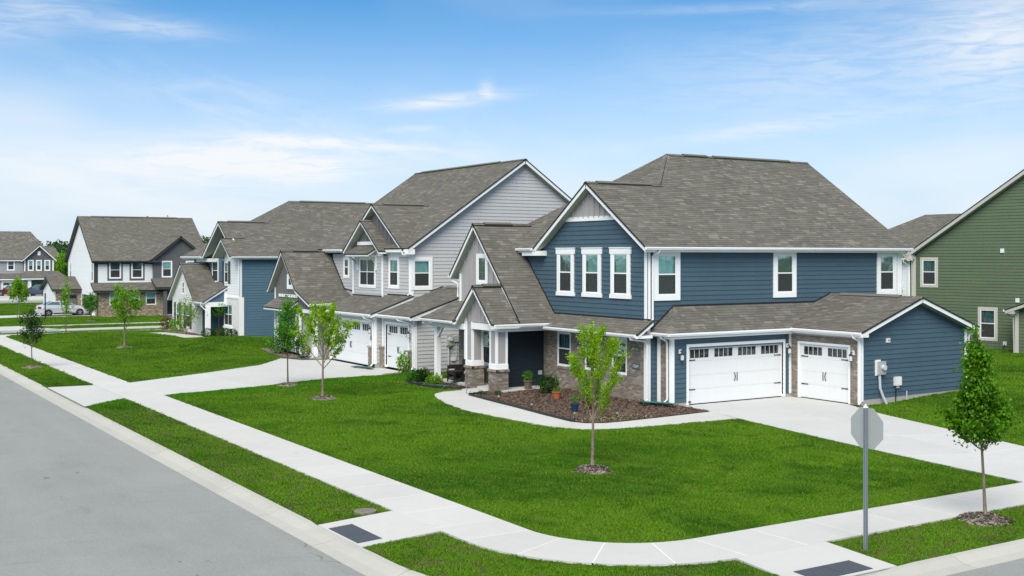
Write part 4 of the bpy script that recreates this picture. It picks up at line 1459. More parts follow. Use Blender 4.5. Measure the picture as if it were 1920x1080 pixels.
# ------------------------------------------------------------------ the pale grey house next door
def gray_house():
    h = H('gray_house', (26.33, 51.3, 0.0), 'light grey two-storey house with dark batten gables and two white garage doors', 'house')
    h.left = 0
    XF, YS = 26.33, 51.3
    EX, EZ, SL, RX = 25.96, 5.895, 0.68, 32.88
    RZ = EZ + SL * (RX - EX)
    side = Fr('y', YS, -1)
    w1 = (26.30, 27.50, 3.80, 5.45)
    siding(h, side, [(XF, 2.4), (39.45, 2.4), (39.45, 5.84), (RX, RZ - 0.12), (XF, 5.95)], M['gray'], holes=[hole(*w1, 0.17)])
    window(h, side, *w1, 0.17, upper='cur_teal', lower='cur_dk', proud=0.06, label='window on the grey gable end, at its front corner')
    trim(h, side, XF - 0.03, XF + 0.11, 2.9, 5.6, 0.034, name='corner_trim')
    siding(h, Fr('x', 39.45, 1), [(YS, 0.1), (63.2, 0.1), (63.2, 5.84), (YS, 5.84)], M['gray'], each=False)
    siding(h, Fr('y', 63.2, 1), [(XF, 0.1), (39.45, 0.1), (39.45, 5.84), (RX, RZ - 0.12), (XF, 5.95)], M['gray'], each=False)
    roof(h, [[(EX, 50.95), (RX, 50.95), (RX, 63.5), (EX, 63.5)]], (EX, 51), (1, 0), SL, EZ)
    roof(h, [[(39.8, 63.5), (RX, 63.5), (RX, 50.95), (39.8, 50.95)]], (39.8, 51), (-1, 0), SL, EZ, ex=0.3)
    cap_line(h, (RX, 50.95, RZ), (RX, 63.5, RZ))
    vent_line(h, (RX, 53.5, RZ), (RX, 62.6, RZ))
    trim(h, side, 25.96, 26.36, 5.58, 5.84, 0.34, name='eave_return', d0=-0.02)
    flashing(h, (26.28, 51.2, 3.54), (26.28, 53.9, 3.54), (25.98, 53.95, 3.43), (25.98, 57.6, 3.43), (26.28, 57.65, 3.54), (26.28, 59.3, 3.70))
    flashing(h, (24.4, 51.4, 2.73), (28.1, 51.28, 3.96))
    flashing(h, (26.28, 59.3, 3.66), (26.28, 61.5, 5.86))
    # upper front
    front = Fr('x', XF, -1)
    ws = (58.72, 59.50, 4.28, 5.46)
    w3 = (52.60, 53.80, 3.83, 5.48)
    siding(h, front, [(YS, 3.3), (61.0, 3.3), (61.0, 5.62), (YS, 5.62)], M['gray'], holes=[hole(*ws, 0.13), hole(*w3, 0.13)])
    window(h, front, *ws, 0.13, upper='room', lower='room', muntin=2, screen=False, label='narrow upper window left of the dark gable')
    window(h, front, *w3, 0.15, upper='cur_teal', lower='cur_teal', label='narrow upper window with teal curtain near the corner')
    trim(h, front, YS - 0.03, YS + 0.14, 3.4, 5.6, 0.036, name='corner_trim')
    downspout(h, [(25.9, 51.5, 5.7), (25.93, 51.46, 5.58), (26.26, 51.36, 5.44), (26.26, 51.36, 3.62), (26.14, 51.36, 3.54)])
    g1c, g1h, g1s = 55.15, 3.64, 0.672
    batten_wall(h, front, [(51.7, 5.66), (58.7, 5.66), (g1c, 8.08)], M['dkgray'], 0.46)
    trim(h, front, YS, 58.7, 5.46, 5.74, 0.05, name='frieze_board')
    g1z = 5.80 + g1s * g1h
    ext = EX + (g1z - EZ) / SL + 0.1
    roof(h, [[(EX, g1c - g1h), (EX + 0.02, g1c - g1h), (ext, g1c), (EX, g1c)]], (EX, g1c - g1h), (0, 1), g1s, 5.80, thick=0.13)
    roof(h, [[(EX, g1c + g1h), (EX, g1c), (ext, g1c), (EX + 0.02, g1c + g1h)]], (EX, g1c + g1h), (0, -1), g1s, 5.80, thick=0.13)
    cap_line(h, (EX, g1c, g1z), (ext - 0.2, g1c, g1z))
    vent_line(h, (26.6, g1c, g1z), (29.0, g1c, g1z))
    # bay with its own small gable
    bx = 26.03
    bay = Fr('x', bx, -1)
    wd = (54.72, 56.78, 3.82, 5.46)
    siding(h, bay, [(53.90, 3.35), (57.60, 3.35), (57.60, 5.50), (53.90, 5.50)], M['gray'], holes=[hole(*wd, 0.12)])
    window(h, bay, *wd, 0.13, upper='cur_dk', lower='cur_dk', cols=2, screen=True, label='double bay window under the bracketed little roof')
    siding(h, Fr('y', 53.90, -1), [(bx, 3.3), (XF, 3.3), (XF, 5.5), (bx, 5.5)], M['gray'])
    trim(h, bay, 53.86, 54.02, 3.35, 5.48, 0.036, name='corner_trim')
    trim(h, bay, 57.48, 57.64, 3.35, 5.48, 0.036, name='corner_trim')
    trim(h, bay, 53.86, 57.64, 5.48, 5.72, 0.04, name='frieze_board')
    g2c, g2h, g2s, g2x = 55.75, 2.24, 0.725, 25.6
    batten_wall(h, bay, [(54.0, 5.72), (57.5, 5.72), (g2c, 7.10)], M['dkgray'], 0.42)
    trim(h, bay, 54.55, 56.95, 6.08, 6.26, 0.06, name='gable_band')
    g2z = 5.765 + g2s * g2h
    roof(h, [[(g2x, g2c - g2h), (26.33, g2c - g2h), (26.33, g2c), (g2x, g2c)]], (g2x, g2c - g2h), (0, 1), g2s, 5.765, thick=0.12)
    roof(h, [[(g2x, g2c + g2h), (g2x, g2c), (26.33, g2c), (26.33, g2c + g2h)]], (g2x, g2c + g2h), (0, -1), g2s, 5.765, thick=0.12)
    cap_line(h, (g2x, g2c, g2z), (26.3, g2c, g2z))
    roof(h, [[(25.35, 54.35), (26.03, 54.35), (26.03, 57.15), (25.35, 57.15)]], (25.35, 55), (1, 0), 0.62, 5.62, thick=0.10, name='awning_roof')
    for y in (54.62, 56.88):
        br = MB().prism([(26.0, y - 0.04, 5.46), (25.45, y - 0.04, 5.46), (25.45, y - 0.04, 5.54), (26.0, y - 0.04, 5.54)], [(26.0, y + 0.04, 5.46), (25.45, y + 0.04, 5.46), (25.45, y + 0.04, 5.54), (26.0, y + 0.04, 5.54)])
        br.prism([(26.0, y - 0.04, 4.98), (26.0, y - 0.04, 5.08), (25.5, y - 0.04, 5.46), (25.6, y - 0.04, 5.46)][::-1], [(26.0, y + 0.04, 4.98), (26.0, y + 0.04, 5.08), (25.5, y + 0.04, 5.46), (25.6, y + 0.04, 5.46)][::-1])
        br.box(25.93, 26.0, y - 0.05, y + 0.05, 4.75, 5.46)
        h.part(br, 'bracket', M['white'])
    gutter(h, (25.95, 58.85), (25.95, 61.35), (-1, 0), EZ - 0.02)
    # double garage
    GX = 24.4
    gf = Fr('x', GX, -1)
    o = (51.97, 56.85, 0.06, 2.20)
    siding(h, gf, [(51.45, 0.2), (57.3, 0.2), (57.3, 2.62), (51.45, 2.62)], M['gray'], holes=[(o[0], o[1], 0.0, o[3])])
    garage_door(h, gf, *o, tr=0.11, nwin=4)
    siding(h, Fr('y', 51.45, -1), [(GX, 0.25), (26.33, 0.25), (26.33, 2.9), (GX, 2.62)], M['gray'])
    h.part(MB().box(GX + 0.02, 26.3, 51.44, 51.5, -0.1, 0.25), 'foundation', M['found'])
    trim(h, gf, 51.42, 51.60, 0.2, 2.60, 0.034, name='corner_trim')
    trim(h, Fr('y', 51.45, -1), GX - 0.03, GX + 0.10, 0.2, 2.60, 0.034, name='corner_trim')
    roof(h, [[(24.02, 51.10), (26.33, 51.10), (26.33, 57.42), (24.02, 57.42)]], (24.02, 52), (1, 0), 0.36, 2.68, thick=0.15)
    gutter(h, (24.01, 51.12), (24.01, 57.4), (-1, 0), 2.67)
    downspout(h, [(23.95, 51.85, 2.58), (23.97, 51.80, 2.46), (24.28, 51.56, 2.34), (24.32, 51.53, 2.2), (24.32, 51.53, 0.2), (24.2, 51.53, 0.1)])
    def pilaster(fr, s0, s1):
        p = h.part(MB().fbox(fr, s0, s1, -0.05, 1.0, 0.0, 0.13), 'brick_pilaster', M['mortar'])
        z, k = 0.03, 0
        while z < 0.96:
            for (u, v) in ([(s0, s0 + 0.19), (s0 + 0.2, s1)] if k % 2 else [(s0, s0 + 0.09), (s0 + 0.1, s1)]):
                h.part(MB().fbox(fr, u, v, z, z + BRICK_H, 0.05, 0.138), 'brick', M['brick'], p)
            h.part(MB().prism([fr.pt(s0 - 0.007, z, 0.0), fr.pt(s0 - 0.007, z, 0.13), fr.pt(s0 - 0.007, z + BRICK_H, 0.13), fr.pt(s0 - 0.007, z + BRICK_H, 0.0)], [fr.pt(s0 + 0.02, z, 0.0), fr.pt(s0 + 0.02, z, 0.13), fr.pt(s0 + 0.02, z + BRICK_H, 0.13), fr.pt(s0 + 0.02, z + BRICK_H, 0.0)]), 'brick', M['brick'], p)
            z += BRICK_H + JOINT
            k += 1
        h.part(MB().fbox(fr, s0 - 0.04, s1 + 0.04, 1.0, 1.07, -0.01, 0.18), 'pilaster_cap', M['brick'], p)
    pilaster(gf, 51.60, 51.92)
    pilaster(gf, 56.92, 57.24)
    sconce(h, gf, 51.70, 1.95)
    h.part(MB().fbox(gf, 51.62, 51.86, 1.36, 1.56, 0.02, 0.05), 'number_plaque', M['plate'])
    # single garage
    SX, SY, SR = 24.78, 47.95, 28.1
    sf = Fr('x', SX, -1)
    o = (48.56, 50.95, 0.08, 2.20)
    siding(h, sf, [(SY, 0.2), (51.44, 0.2), (51.44, 2.62), (SY, 2.62)], M['gray'], holes=[(o[0], o[1], 0.0, o[3])])
    garage_door(h, sf, *o, tr=0.11, nwin=2)
    trim(h, sf, SY - 0.03, SY + 0.12, 0.2, 2.60, 0.034, name='corner_trim')
    trim(h, sf, 51.2, 51.36, 1.0, 2.60, 0.034, name='corner_trim')
    pilaster(sf, 48.08, 48.40)
    pilaster(sf, 51.08, 51.40)
    sconce(h, sf, 48.28, 1.92)
    ss = Fr('y', SY, -1)
    siding(h, ss, [(SX, 0.18), (31.4, 0.18), (31.4, 2.7), (SR, 3.78), (SX, 2.7)], M['gray'])
    h.part(MB().box(SX + 0.02, 31.4, SY + 0.0, SY + 0.1, -0.1, 0.18), 'foundation', M['found'])
    trim(h, ss, SX - 0.03, SX + 0.12, 0.16, 2.6, 0.034, name='corner_trim')
    e, s1 = 2.685, 0.33
    rz = e + s1 * (SR - 24.38)
    roof(h, [[(24.38, 47.6), (SR, 47.6), (SR, 51.3), (26.33, 51.3), (26.33, 51.42), (24.38, 51.42)]], (24.38, 48), (1, 0), s1, e, thick=0.15)
    roof(h, [[(31.8, 51.3), (SR, 51.3), (SR, 47.6), (31.8, 47.6)]], (31.8, 48), (-1, 0), s1, e, thick=0.15)
    cap_line(h, (SR, 47.6, rz), (SR, 51.3, rz))
    vent_line(h, (SR, 48.4, rz), (SR, 50.8, rz))
    gutter(h, (24.37, 47.62), (24.37, 51.4), (-1, 0), e - 0.01)
    trim(h, ss, 24.36, 24.9, 2.50, 2.64, 0.34, name='eave_return', d0=-0.02)
    downspout(h, [(24.31, 48.9, 2.6), (24.33, 48.8, 2.48), (24.64, 48.08, 2.34), (24.70, 48.0, 2.2), (24.70, 47.99, 0.3), (24.58, 47.9, 0.2)])
    mt = h.part(MB().fbox(ss, 26.45, 26.75, 1.25, 1.75, 0.018, 0.15), 'electric_meter', M['box'], label='grey electric meter with green tag')
    h.part(MB().tube([ss.pt(26.6, 1.56, 0.15), ss.pt(26.6, 1.56, 0.25)], 0.09, 12), 'meter_dial', M['lamp'], mt)
    h.part(MB().fbox(ss, 26.48, 26.60, 1.18, 1.30, 0.15, 0.18), 'green_tag', M['leaf_lime'], mt)
    h.part(MB().fbox(ss, 26.86, 27.16, 1.42, 1.72, 0.018, 0.12), 'switch_box', M['box'], mt)
    h.part(MB().tube([ss.pt(26.55, 1.25, 0.09), ss.pt(26.55, 0.05, 0.09)], 0.035, 8), 'conduit', M['pipe'], mt)
    h.part(MB().tube([ss.pt(27.0, 1.42, 0.06), ss.pt(27.0, 0.7, 0.06)], 0.015, 6), 'cable', M['pipe'], mt)
    h.part(MB().fbox(ss, 26.72, 26.95, 0.52, 0.70, 0.018, 0.09), 'outlet_box', M['plastic'])
    # entry tower with its swept roof
    TX, RXk = 23.75, 23.4
    tf = Fr('x', TX, -1)
    rY, rZ = 61.5, 5.81
    batten_wall(h, tf, [(59.4, 2.6), (63.35, 2.6), (63.35, 3.78), (rY, 5.62), (59.4, 3.52)], M['dkgray'], 0.36, holes=[(60.45, 61.35, 3.66, 4.5)])
    batten_wall(h, tf, [(57.55, 2.55), (59.4, 2.55), (59.4, 3.50), (57.55, 2.90)], M['dkgray'], 0.36)
    window(h, tf, 60.46, 61.34, 3.66, 4.48, 0.19, upper='room', fixed=True, muntin=2, base=0.026, proud=0.04, label='small grid window in the tall dark gable')
    trim(h, tf, 59.9, 62.7, 3.20, 3.36, 0.045, name='gable_band')
    dk = roof(h, [[(RXk, 59.4), (26.9, 59.4), (26.9, rY), (RXk, rY)]], (RXk, 59.4), (0, 1), 1.02, 3.67, thick=0.13)
    roof(h, [[(RXk, 57.45), (26.33, 57.45), (26.33, 59.4), (RXk, 59.4)]], (RXk, 57.45), (0, 1), 0.354, 2.98, thick=0.13)
    roof(h, [[(RXk, 63.7), (RXk, rY), (26.9, rY), (26.9, 63.7)]], (RXk, 63.7), (0, -1), 1.02, rZ - 1.02 * 2.2, thick=0.13)
    cap_line(h, (RXk, rY, rZ), (26.6, rY, rZ))
    vent_line(h, (24.1, rY, rZ), (25.6, rY, rZ))
    gutter(h, (23.42, 57.44), (25.3, 57.44), (0, -1), 2.97)
    gutter(h, (23.42, 63.71), (25.8, 63.71), (0, 1), rZ - 1.02 * 2.2)
    roof(h, [[(23.05, 59.75), (23.75, 59.75), (23.75, 63.4), (23.05, 63.4)]], (23.05, 60), (1, 0), 0.66, 2.62, thick=0.11, name='awning_roof')
    wl = (60.0, 62.9, 0.75, 2.42)
    siding(h, tf, [(59.5, 0.2), (63.35, 0.2), (63.35, 2.6), (59.5, 2.6)], M['gray'], holes=[hole(*wl, 0.12)])
    window(h, tf, *wl, 0.13, upper='cur_dk', lower='cur_dk', cols=3, muntin=0, label='wide front window behind the slim tree')
    trim(h, tf, 63.22, 63.38, 0.2, 3.7, 0.036, name='corner_trim')
    trim(h, tf, 59.32, 59.56, 0.1, 2.56, 0.05, name='porch_post')
    trim(h, tf, 57.50, 57.74, 0.1, 2.56, 0.05, name='porch_post', d0=-0.2)
    trim(h, tf, 57.5, 59.6, 2.42, 2.62, 0.055, name='porch_beam')
    siding(h, Fr('x', 25.3, -1), [(57.4, 0.1), (59.5, 0.1), (59.5, 2.7), (57.4, 2.7)], M['gray'])
    siding(h, Fr('y', 59.5, -1), [(TX, 0.1), (25.3, 0.1), (25.3, 2.6), (TX, 2.6)], M['gray'])
    siding(h, Fr('y', 63.35, 1), [(TX, 0.1), (26.4, 0.1), (26.4, 3.7), (TX, 3.7)], M['gray'], each=False)
    h.part(MB().box(23.6, 25.3, 57.5, 59.5, -0.1, 0.12), 'porch_slab', M['drive'])


gray_house()


# ------------------------------------------------------------------ the white-brick and blue house beyond it
def ux(u, X):
    """Y on the plane X where the photograph's column u meets it"""
    s = (u - 960) / 2163.0
    return X * (0.8466 - 0.5323 * s) / (0.5323 + 0.8466 * s)


def shutter(h, fr, s0, s1, z0, z1, base=0.0):
    S = h.part(MB().fbox(fr, s0, s1, z0, z1, base, base + 0.035), 'shutter', M['dktrim'])
    for zz in (z0 + (z1 - z0) * k for k in (0.12, 0.5, 0.86)):
        h.part(MB().fbox(fr, s0 - 0.02, s1 + 0.02, zz - 0.05, zz + 0.05, base + 0.035, base + 0.05), 'shutter_rail', M['dktrim'], S)


def white_brick_house():
    h = H('white_brick_house', (26.1, 75.2, -0.2), 'steel blue house with white brick front, black shutters and steep gables', 'house')
    h.bricks = h.left = 0
    XF, YS, XB, YL, B0 = 26.1, 75.2, 38.5, 86.7, -0.2
    EZ, SL, EX = 5.48, 0.663, 25.3
    side = Fr('y', YS, -1)
    siding(h, side, [(25.7, B0), (XB, B0), (XB, 5.44), (25.7, 5.44)], M['blue3'])
    trim(h, side, 25.66, 25.86, 2.7, 5.40, 0.04, name='corner_trim')
    trim(h, side, 25.66, 26.0, B0, 2.72, 0.045, name='corner_trim')
    siding(h, Fr('x', XB, 1), [(YS, B0), (YL, B0), (YL, 5.4), (81, 9.2), (YS, 5.4)], M['blue3'], each=False)
    siding(h, Fr('y', YL, 1), [(26.1, B0), (XB, B0), (XB, 5.4), (26.1, 5.4)], M['blue3'], each=False)
    flashing(h, (26.06, 80.3, 2.62), (26.06, 83.3, 5.0))
    flashing(h, (26.06, 77.7, 3.68), (26.06, 80.6, 3.68))
    front = Fr('x', XF, -1)
    w = (ux(409.5, XF), ux(399, XF), 3.62, 5.15)
    siding(h, front, [(YS, 2.3), (86.7, 2.3), (86.7, 5.44), (YS, 5.44)], M['blue3'], holes=[hole(w[0] - 0.1, w[1] + 0.1, w[2], w[3], 0.16)])
    window(h, front, w[0] - 0.1, w[1] + 0.1, w[2] - 0.1, w[3] + 0.2, 0.16, upper='cur_dk', lower='cur_dk', label='upper blue-wall window left of the white bay')
    siding(h, front, [(75.4, 5.46), (81.7, 5.46), (78.5, 7.6)], M['blue3'], each=False)
    RZ = EZ + SL * 6.15
    roof(h, [[(EX, 74.85), (38.8, 74.85), (38.8, 78.5), (EX, 78.5)], [(28.95, 78.5), (38.8, 78.5), (38.8, 81.0), (31.45, 81.0)]], (EX, 74.85), (0, 1), SL, EZ)
    roof(h, [[(EX, 82.15), (28.95, 78.5), (31.45, 81.0), (EX, 87.15)]], (EX, 82), (1, 0), SL, EZ)
    roof(h, [[(EX, 82.15), (EX, 78.5), (28.95, 78.5)]], (EX, 82.15), (0, -1), SL, EZ)
    roof(h, [[(EX, 87.15), (31.45, 81.0), (38.8, 81.0), (38.8, 87.15)]], (EX, 87.15), (0, -1), SL, EZ, ex=0.3)
    cap_line(h, (31.45, 81, RZ), (EX + 0.1, 87.05, EZ + 0.07))
    cap_line(h, (31.45, 81, RZ), (29.0, 78.55, EZ + SL * 3.7))
    cap_line(h, (31.45, 81, RZ), (38.8, 81, RZ))
    cap_line(h, (EX, 78.5, EZ + SL * 3.65), (29.0, 78.5, EZ + SL * 3.65))
    vent_line(h, (32.3, 81, RZ), (37.6, 81, RZ))
    vent_line(h, (26.0, 78.5, EZ + SL * 3.65), (28.6, 78.5, EZ + SL * 3.65))
    gutter(h, (25.0, 74.84), (38.85, 74.84), (0, -1), EZ - 0.01)
    gutter(h, (EX, 82.2), (EX, 87.2), (-1, 0), EZ - 0.01)
    trim(h, front, 81.2, 84.5, EZ - 0.4, EZ - 0.15, 0.5, name='eave_return', d0=-0.1)
    downspout(h, [(25.15, 74.78, 5.36), (25.2, 74.84, 5.25), (25.60, 75.10, 5.1), (25.62, 75.12, 2.9)])
    # white brick bay
    bf = Fr('x', 25.7, -1)
    wb = (ux(436.4, 25.7), ux(421.8, 25.7), 0.70, 2.25)
    brick_wall(h, bf, YS, 78.3, B0, 2.62, (M['brickw'], M['mortarw']), [wb])
    window(h, bf, *wb, 0.05, upper='cur_teal', lower='cur_dk', cols=2, base=0.0, label='double window low in the white brick bay')
    trim(h, bf, wb[0] - 0.1, wb[1] + 0.1, wb[2] - 0.16, wb[2] - 0.02, 0.12, name='window_sill')
    trim(h, bf, YS, 78.3, 2.62, 2.74, 0.08, name='frieze_board')
    wu = (ux(428.5, 25.7), ux(421.5, 25.7), 3.62, 5.12)
    siding(h, bf, [(YS, 2.74), (78.3, 2.74), (78.3, 5.55), (76.68, 6.72), (YS, 5.55)], M['white_siding'], holes=[hole(*wu, 0.06)])
    window(h, bf, *wu, 0.06, upper='cur_teal', lower='cur_dk', label='shuttered upper window in the white bay')
    shutter(h, bf, wu[0] - 0.46, wu[0] - 0.03, 3.6, 5.14, 0.015)
    shutter(h, bf, wu[1] + 0.03, wu[1] + 0.46, 3.6, 5.14, 0.015)
    siding(h, Fr('y', 78.3, 1), [(25.7, B0), (XF, B0), (XF, 5.6), (25.7, 5.6)], M['white_siding'], each=False)
    g2 = 0.765
    g2 = SL
    roof(h, [[(24.9, 74.85), (25.32, 74.85), (25.32, 76.68), (24.9, 76.68)]], (24.9, 74.85), (0, 1), g2, 5.482, thick=0.12)
    roof(h, [[(24.9, 78.51), (24.9, 76.68), (26.6, 76.68), (26.3, 78.51)]], (24.9, 78.51), (0, -1), g2, 5.49, thick=0.12)
    # low gable wing of white brick
    tf = Fr('x', 24.4, -1)
    wl = [(ux(338.0, 24.4), ux(331.5, 24.4), 0.35, 2.05), (ux(357.5, 24.4), ux(349.5, 24.4), 0.35, 2.05)]
    sl = (ux(346, 24.4), ux(342.2, 24.4), 2.75, 3.65)
    gab = [(80.3, B0), (86.3, B0), (86.3, 2.5), (83.3, 4.78), (80.3, 2.5)]
    brick_wall(h, tf, 80.3, 86.3, B0, 4.8, (M['brickw'], M['mortarw']), wl + [sl], gable=gab)
    for i, q in enumerate(wl):
        window(h, tf, *q, 0.05, upper='cur_teal', lower='cur_dk', base=0.0, label=('shuttered window of the white wing, far side', 'shuttered window of the white wing, porch side')[i])
        shutter(h, tf, q[0] - 0.42, q[0] - 0.02, 0.3, 2.1, 0.05)
        shutter(h, tf, q[1] + 0.02, q[1] + 0.42, 0.3, 2.1, 0.05)
    window(h, tf, *sl, 0.04, upper='room', lower='room', base=0.0, screen=False, label='slit window in the white brick gable')
    siding(h, Fr('y', 80.3, -1), [(24.4, B0), (XF, B0), (XF, 2.5), (24.4, 2.5)], M['blue3'])
    trim(h, Fr('y', 80.3, -1), 24.36, 24.75, B0, 2.4, 0.04, name='corner_trim')
    siding(h, Fr('y', 86.3, 1), [(24.4, B0), (XF, B0), (XF, 2.5), (24.4, 2.5)], M['white_siding'], each=False)
    e, s = 2.36, 0.79
    rz = e + s * 3.3
    roof(h, [[(24.05, 80.0), (26.1, 80.0), (26.1, 83.3), (24.05, 83.3)]], (24.05, 80.0), (0, 1), s, e, thick=0.13)
    roof(h, [[(24.05, 86.6), (24.05, 83.3), (26.1, 83.3), (26.1, 86.6)]], (24.05, 86.6), (0, -1), s, e, thick=0.13)
    cap_line(h, (24.05, 83.3, rz), (26.1, 83.3, rz))
    # porch lean-to
    roof(h, [[(23.95, 77.62), (26.1, 77.62), (26.1, 81.2), (23.95, 80.3)]], (23.95, 78), (1, 0), 0.62, 2.36, thick=0.13)
    gutter(h, (23.94, 77.7), (23.94, 80.1), (-1, 0), 2.35)
    pf = Fr('y', 77.75, -1)
    h.part(MB().prism([pf.pt(24.3, 2.32), pf.pt(25.68, 2.32), pf.pt(25.68, 3.25)], [pf.pt(24.3, 2.32, -0.1), pf.pt(25.68, 2.32, -0.1), pf.pt(25.68, 3.25, -0.1)]), 'porch_gable', M['blue3'])
    trim(h, pf, 24.15, 25.70, 2.02, 2.34, 0.05, name='porch_beam', d0=-0.12)
    trim(h, pf, 25.48, 25.70, 2.34, 3.1, 0.03, name='trim_board')
    h.part(MB().box(24.15, 24.35, 77.9, 80.3, 2.05, 2.32), 'porch_beam', M['white'])
    p = h.part(MB().box(24.22, 24.52, 77.68, 77.96, B0, 2.05), 'porch_post', M['white'])
    h.part(MB().box(24.17, 24.57, 77.63, 78.01, B0, 0.05), 'post_base', M['white'], p)
    downspout(h, [(23.88, 77.85, 2.25), (23.9, 77.8, 2.1), (24.2, 77.64, 1.75), (24.24, 77.62, 1.5)])
    siding(h, Fr('x', 25.95, -1), [(78.3, B0), (80.3, B0), (80.3, 2.4), (78.3, 2.4)], M['blue'], each=False)
    h.part(MB().box(24.1, 25.95, 77.7, 80.3, B0 - 0.2, B0 + 0.12), 'porch_slab', M['drive'])
    h.part(MB().box(25.6, 38.4, 75.22, 75.4, B0 - 0.4, B0), 'foundation', M['found'])


white_brick_house()


# ------------------------------------------------------------------ houses farther off
def green_house():
    h = H('green_house', (57.9, 46.3, -0.1), 'moss green two-storey house with putty trim at the right edge', 'house', rz=R(-82.26), local=True)
    h.left = 0
    f = Fr('y', 0.0, -1)
    # local x where the photograph's column u meets the wall
    def lx(u, y=0.0):
        s = (u - 960) / 2163.0
        dx, dy = 0.5323 + 0.8466 * s, 0.8466 - 0.5323 * s
        ax, ay = 57.9 + 0.9909 * y, 46.3 + 0.1347 * y
        ex, ey = 0.1347, -0.9909
        return (ay * dx - ax * dy) / (ex * dy - ey * dx)
    W, PZ, EZ = 15.7, 10.75, 5.68
    m = (PZ - EZ) / (W / 2)
    w1 = (lx(1726.0), lx(1759.3), 3.72, 5.52)
    w2 = (lx(1834.0), lx(1871.2), 0.72, 2.66)
    siding(h, f, [(0, 0.25), (W, 0.25), (W, EZ + 0.1), (W / 2, PZ - 0.05), (0, EZ + 0.1)], M['green'], holes=[hole(*w1, 0.15), hole(*w2, 0.15)])
    window(h, f, *w1, 0.16, tmat=M['cream'], upper='cur_dk', lower='cur_dk', label='upper window at the left corner of the green wall')
    window(h, f, *w2, 0.16, tmat=M['cream'], upper='cur_dk', lower='cur_dk', label='ground floor window of the green wall')
    h.part(MB().box(0.02, W, -0.01, 0.1, -0.2, 0.25), 'foundation', M['found'])
    trim(h, f, -0.04, 0.17, 0.2, EZ - 0.1, 0.04, M['cream'], 'corner_trim')
    e0 = EZ + 0.25 - 0.36 * m
    roof(h, [[(-0.36, -0.36), (W / 2, -0.36), (W / 2, 9.0), (-0.36, 9.0)]], (-0.36, 0), (1, 0), m, e0, trim_mat=M['cream'], thick=0.22)
    roof(h, [[(W + 0.36, 9.0), (W / 2, 9.0), (W / 2, -0.36), (W + 0.36, -0.36)]], (W + 0.36, 0), (-1, 0), m, e0, trim_mat=M['cream'], thick=0.22)
    cap_line(h, (W / 2, -0.36, e0 + m * (W / 2 + 0.36)), (W / 2, 9, e0 + m * (W / 2 + 0.36)))
    gutter(h, (-0.37, -0.34), (-0.37, 9.0), (-1, 0), e0 - 0.02)
    trim(h, f, -0.36, 0.1, e0 - 0.30, e0 - 0.06, 0.36, M['cream'], 'eave_return', d0=-0.02)
    downspout(h, [(-0.42, -0.1, e0 - 0.1), (-0.4, -0.08, e0 - 0.22), (-0.08, -0.06, e0 - 0.4), (-0.05, -0.06, 0.4)], M['cream'])
    siding(h, Fr('x', 0.0, -1), [(0, 0.2), (9, 0.2), (9, EZ), (0, EZ)], M['green'], each=False)
    siding(h, Fr('x', W, 1), [(0, 0.2), (9, 0.2), (9, EZ), (0, EZ)], M['green'], each=False)
    siding(h, Fr('y', 9.0, 1), [(0, 0.2), (W, 0.2), (W, EZ + 0.1), (W / 2, PZ - 0.05), (0, EZ + 0.1)], M['green'], each=False)
    for u, z in ((1880, 5.9), (1908.5, 3.1)):
        x = lx(u)
        h.part(MB().fbox(f, x - 0.11, x + 0.11, z - 0.12, z + 0.12, 0.015, 0.07), 'wall_vent', M['plastic'])
    x = lx(1885)
    ob = h.part(MB().fbox(f, x - 0.11, x + 0.11, 0.52, 0.74, 0.015, 0.07), 'outlet_box', M['plastic'])
    h.part(MB().tube([f.pt(x, 0.6, 0.07), f.pt(x - 0.1, 0.3, 0.1), f.pt(x - 0.25, 0.05, 0.12)], 0.015, 5), 'cable', M['black'], ob)
    # one-storey wing reaching towards the street
    y0 = -2.0
    a = Fr('y', y0, -1)
    xa = lx(1904.5, y0)
    siding(h, a, [(xa, 0.1), (xa + 7, 0.1), (xa + 7, 2.75), (xa + 3.5, 3.9), (xa, 2.75)], M['green'])
    siding(h, Fr('x', xa, -1), [(y0, 0.1), (0, 0.1), (0, 2.75), (y0, 2.75)], M['green'])
    trim(h, a, xa - 0.03, xa + 0.18, 0.05, 2.6, 0.04, M['cream'], 'corner_trim')
    roof(h, [[(xa - 0.4, y0 - 0.4), (xa + 3.5, y0 - 0.4), (xa + 3.5, 0.0), (xa - 0.4, 0.0)]], (xa - 0.4, 0), (1, 0), 0.36, 2.68, trim_mat=M['cream'], thick=0.18)
    roof(h, [[(xa + 7.4, 0.0), (xa + 3.5, 0.0), (xa + 3.5, y0 - 0.4), (xa + 7.4, y0 - 0.4)]], (xa + 7.4, 0), (-1, 0), 0.36, 2.68, trim_mat=M['cream'], thick=0.18)
    gutter(h, (xa - 0.41, y0 - 0.38), (xa - 0.41, 0), (-1, 0), 2.66)
    trim(h, a, xa - 0.42, xa + 0.1, 2.45, 2.62, 0.38, M['cream'], 'eave_return', d0=-0.05)
    downspout(h, [(xa - 0.47, y0 - 0.2, 2.56), (xa - 0.45, y0 - 0.18, 2.44), (xa - 0.10, y0 - 0.06, 2.25), (xa - 0.07, y0 - 0.04, 0.25), (xa - 0.2, y0 - 0.1, 0.12)], M['cream'])


green_house()


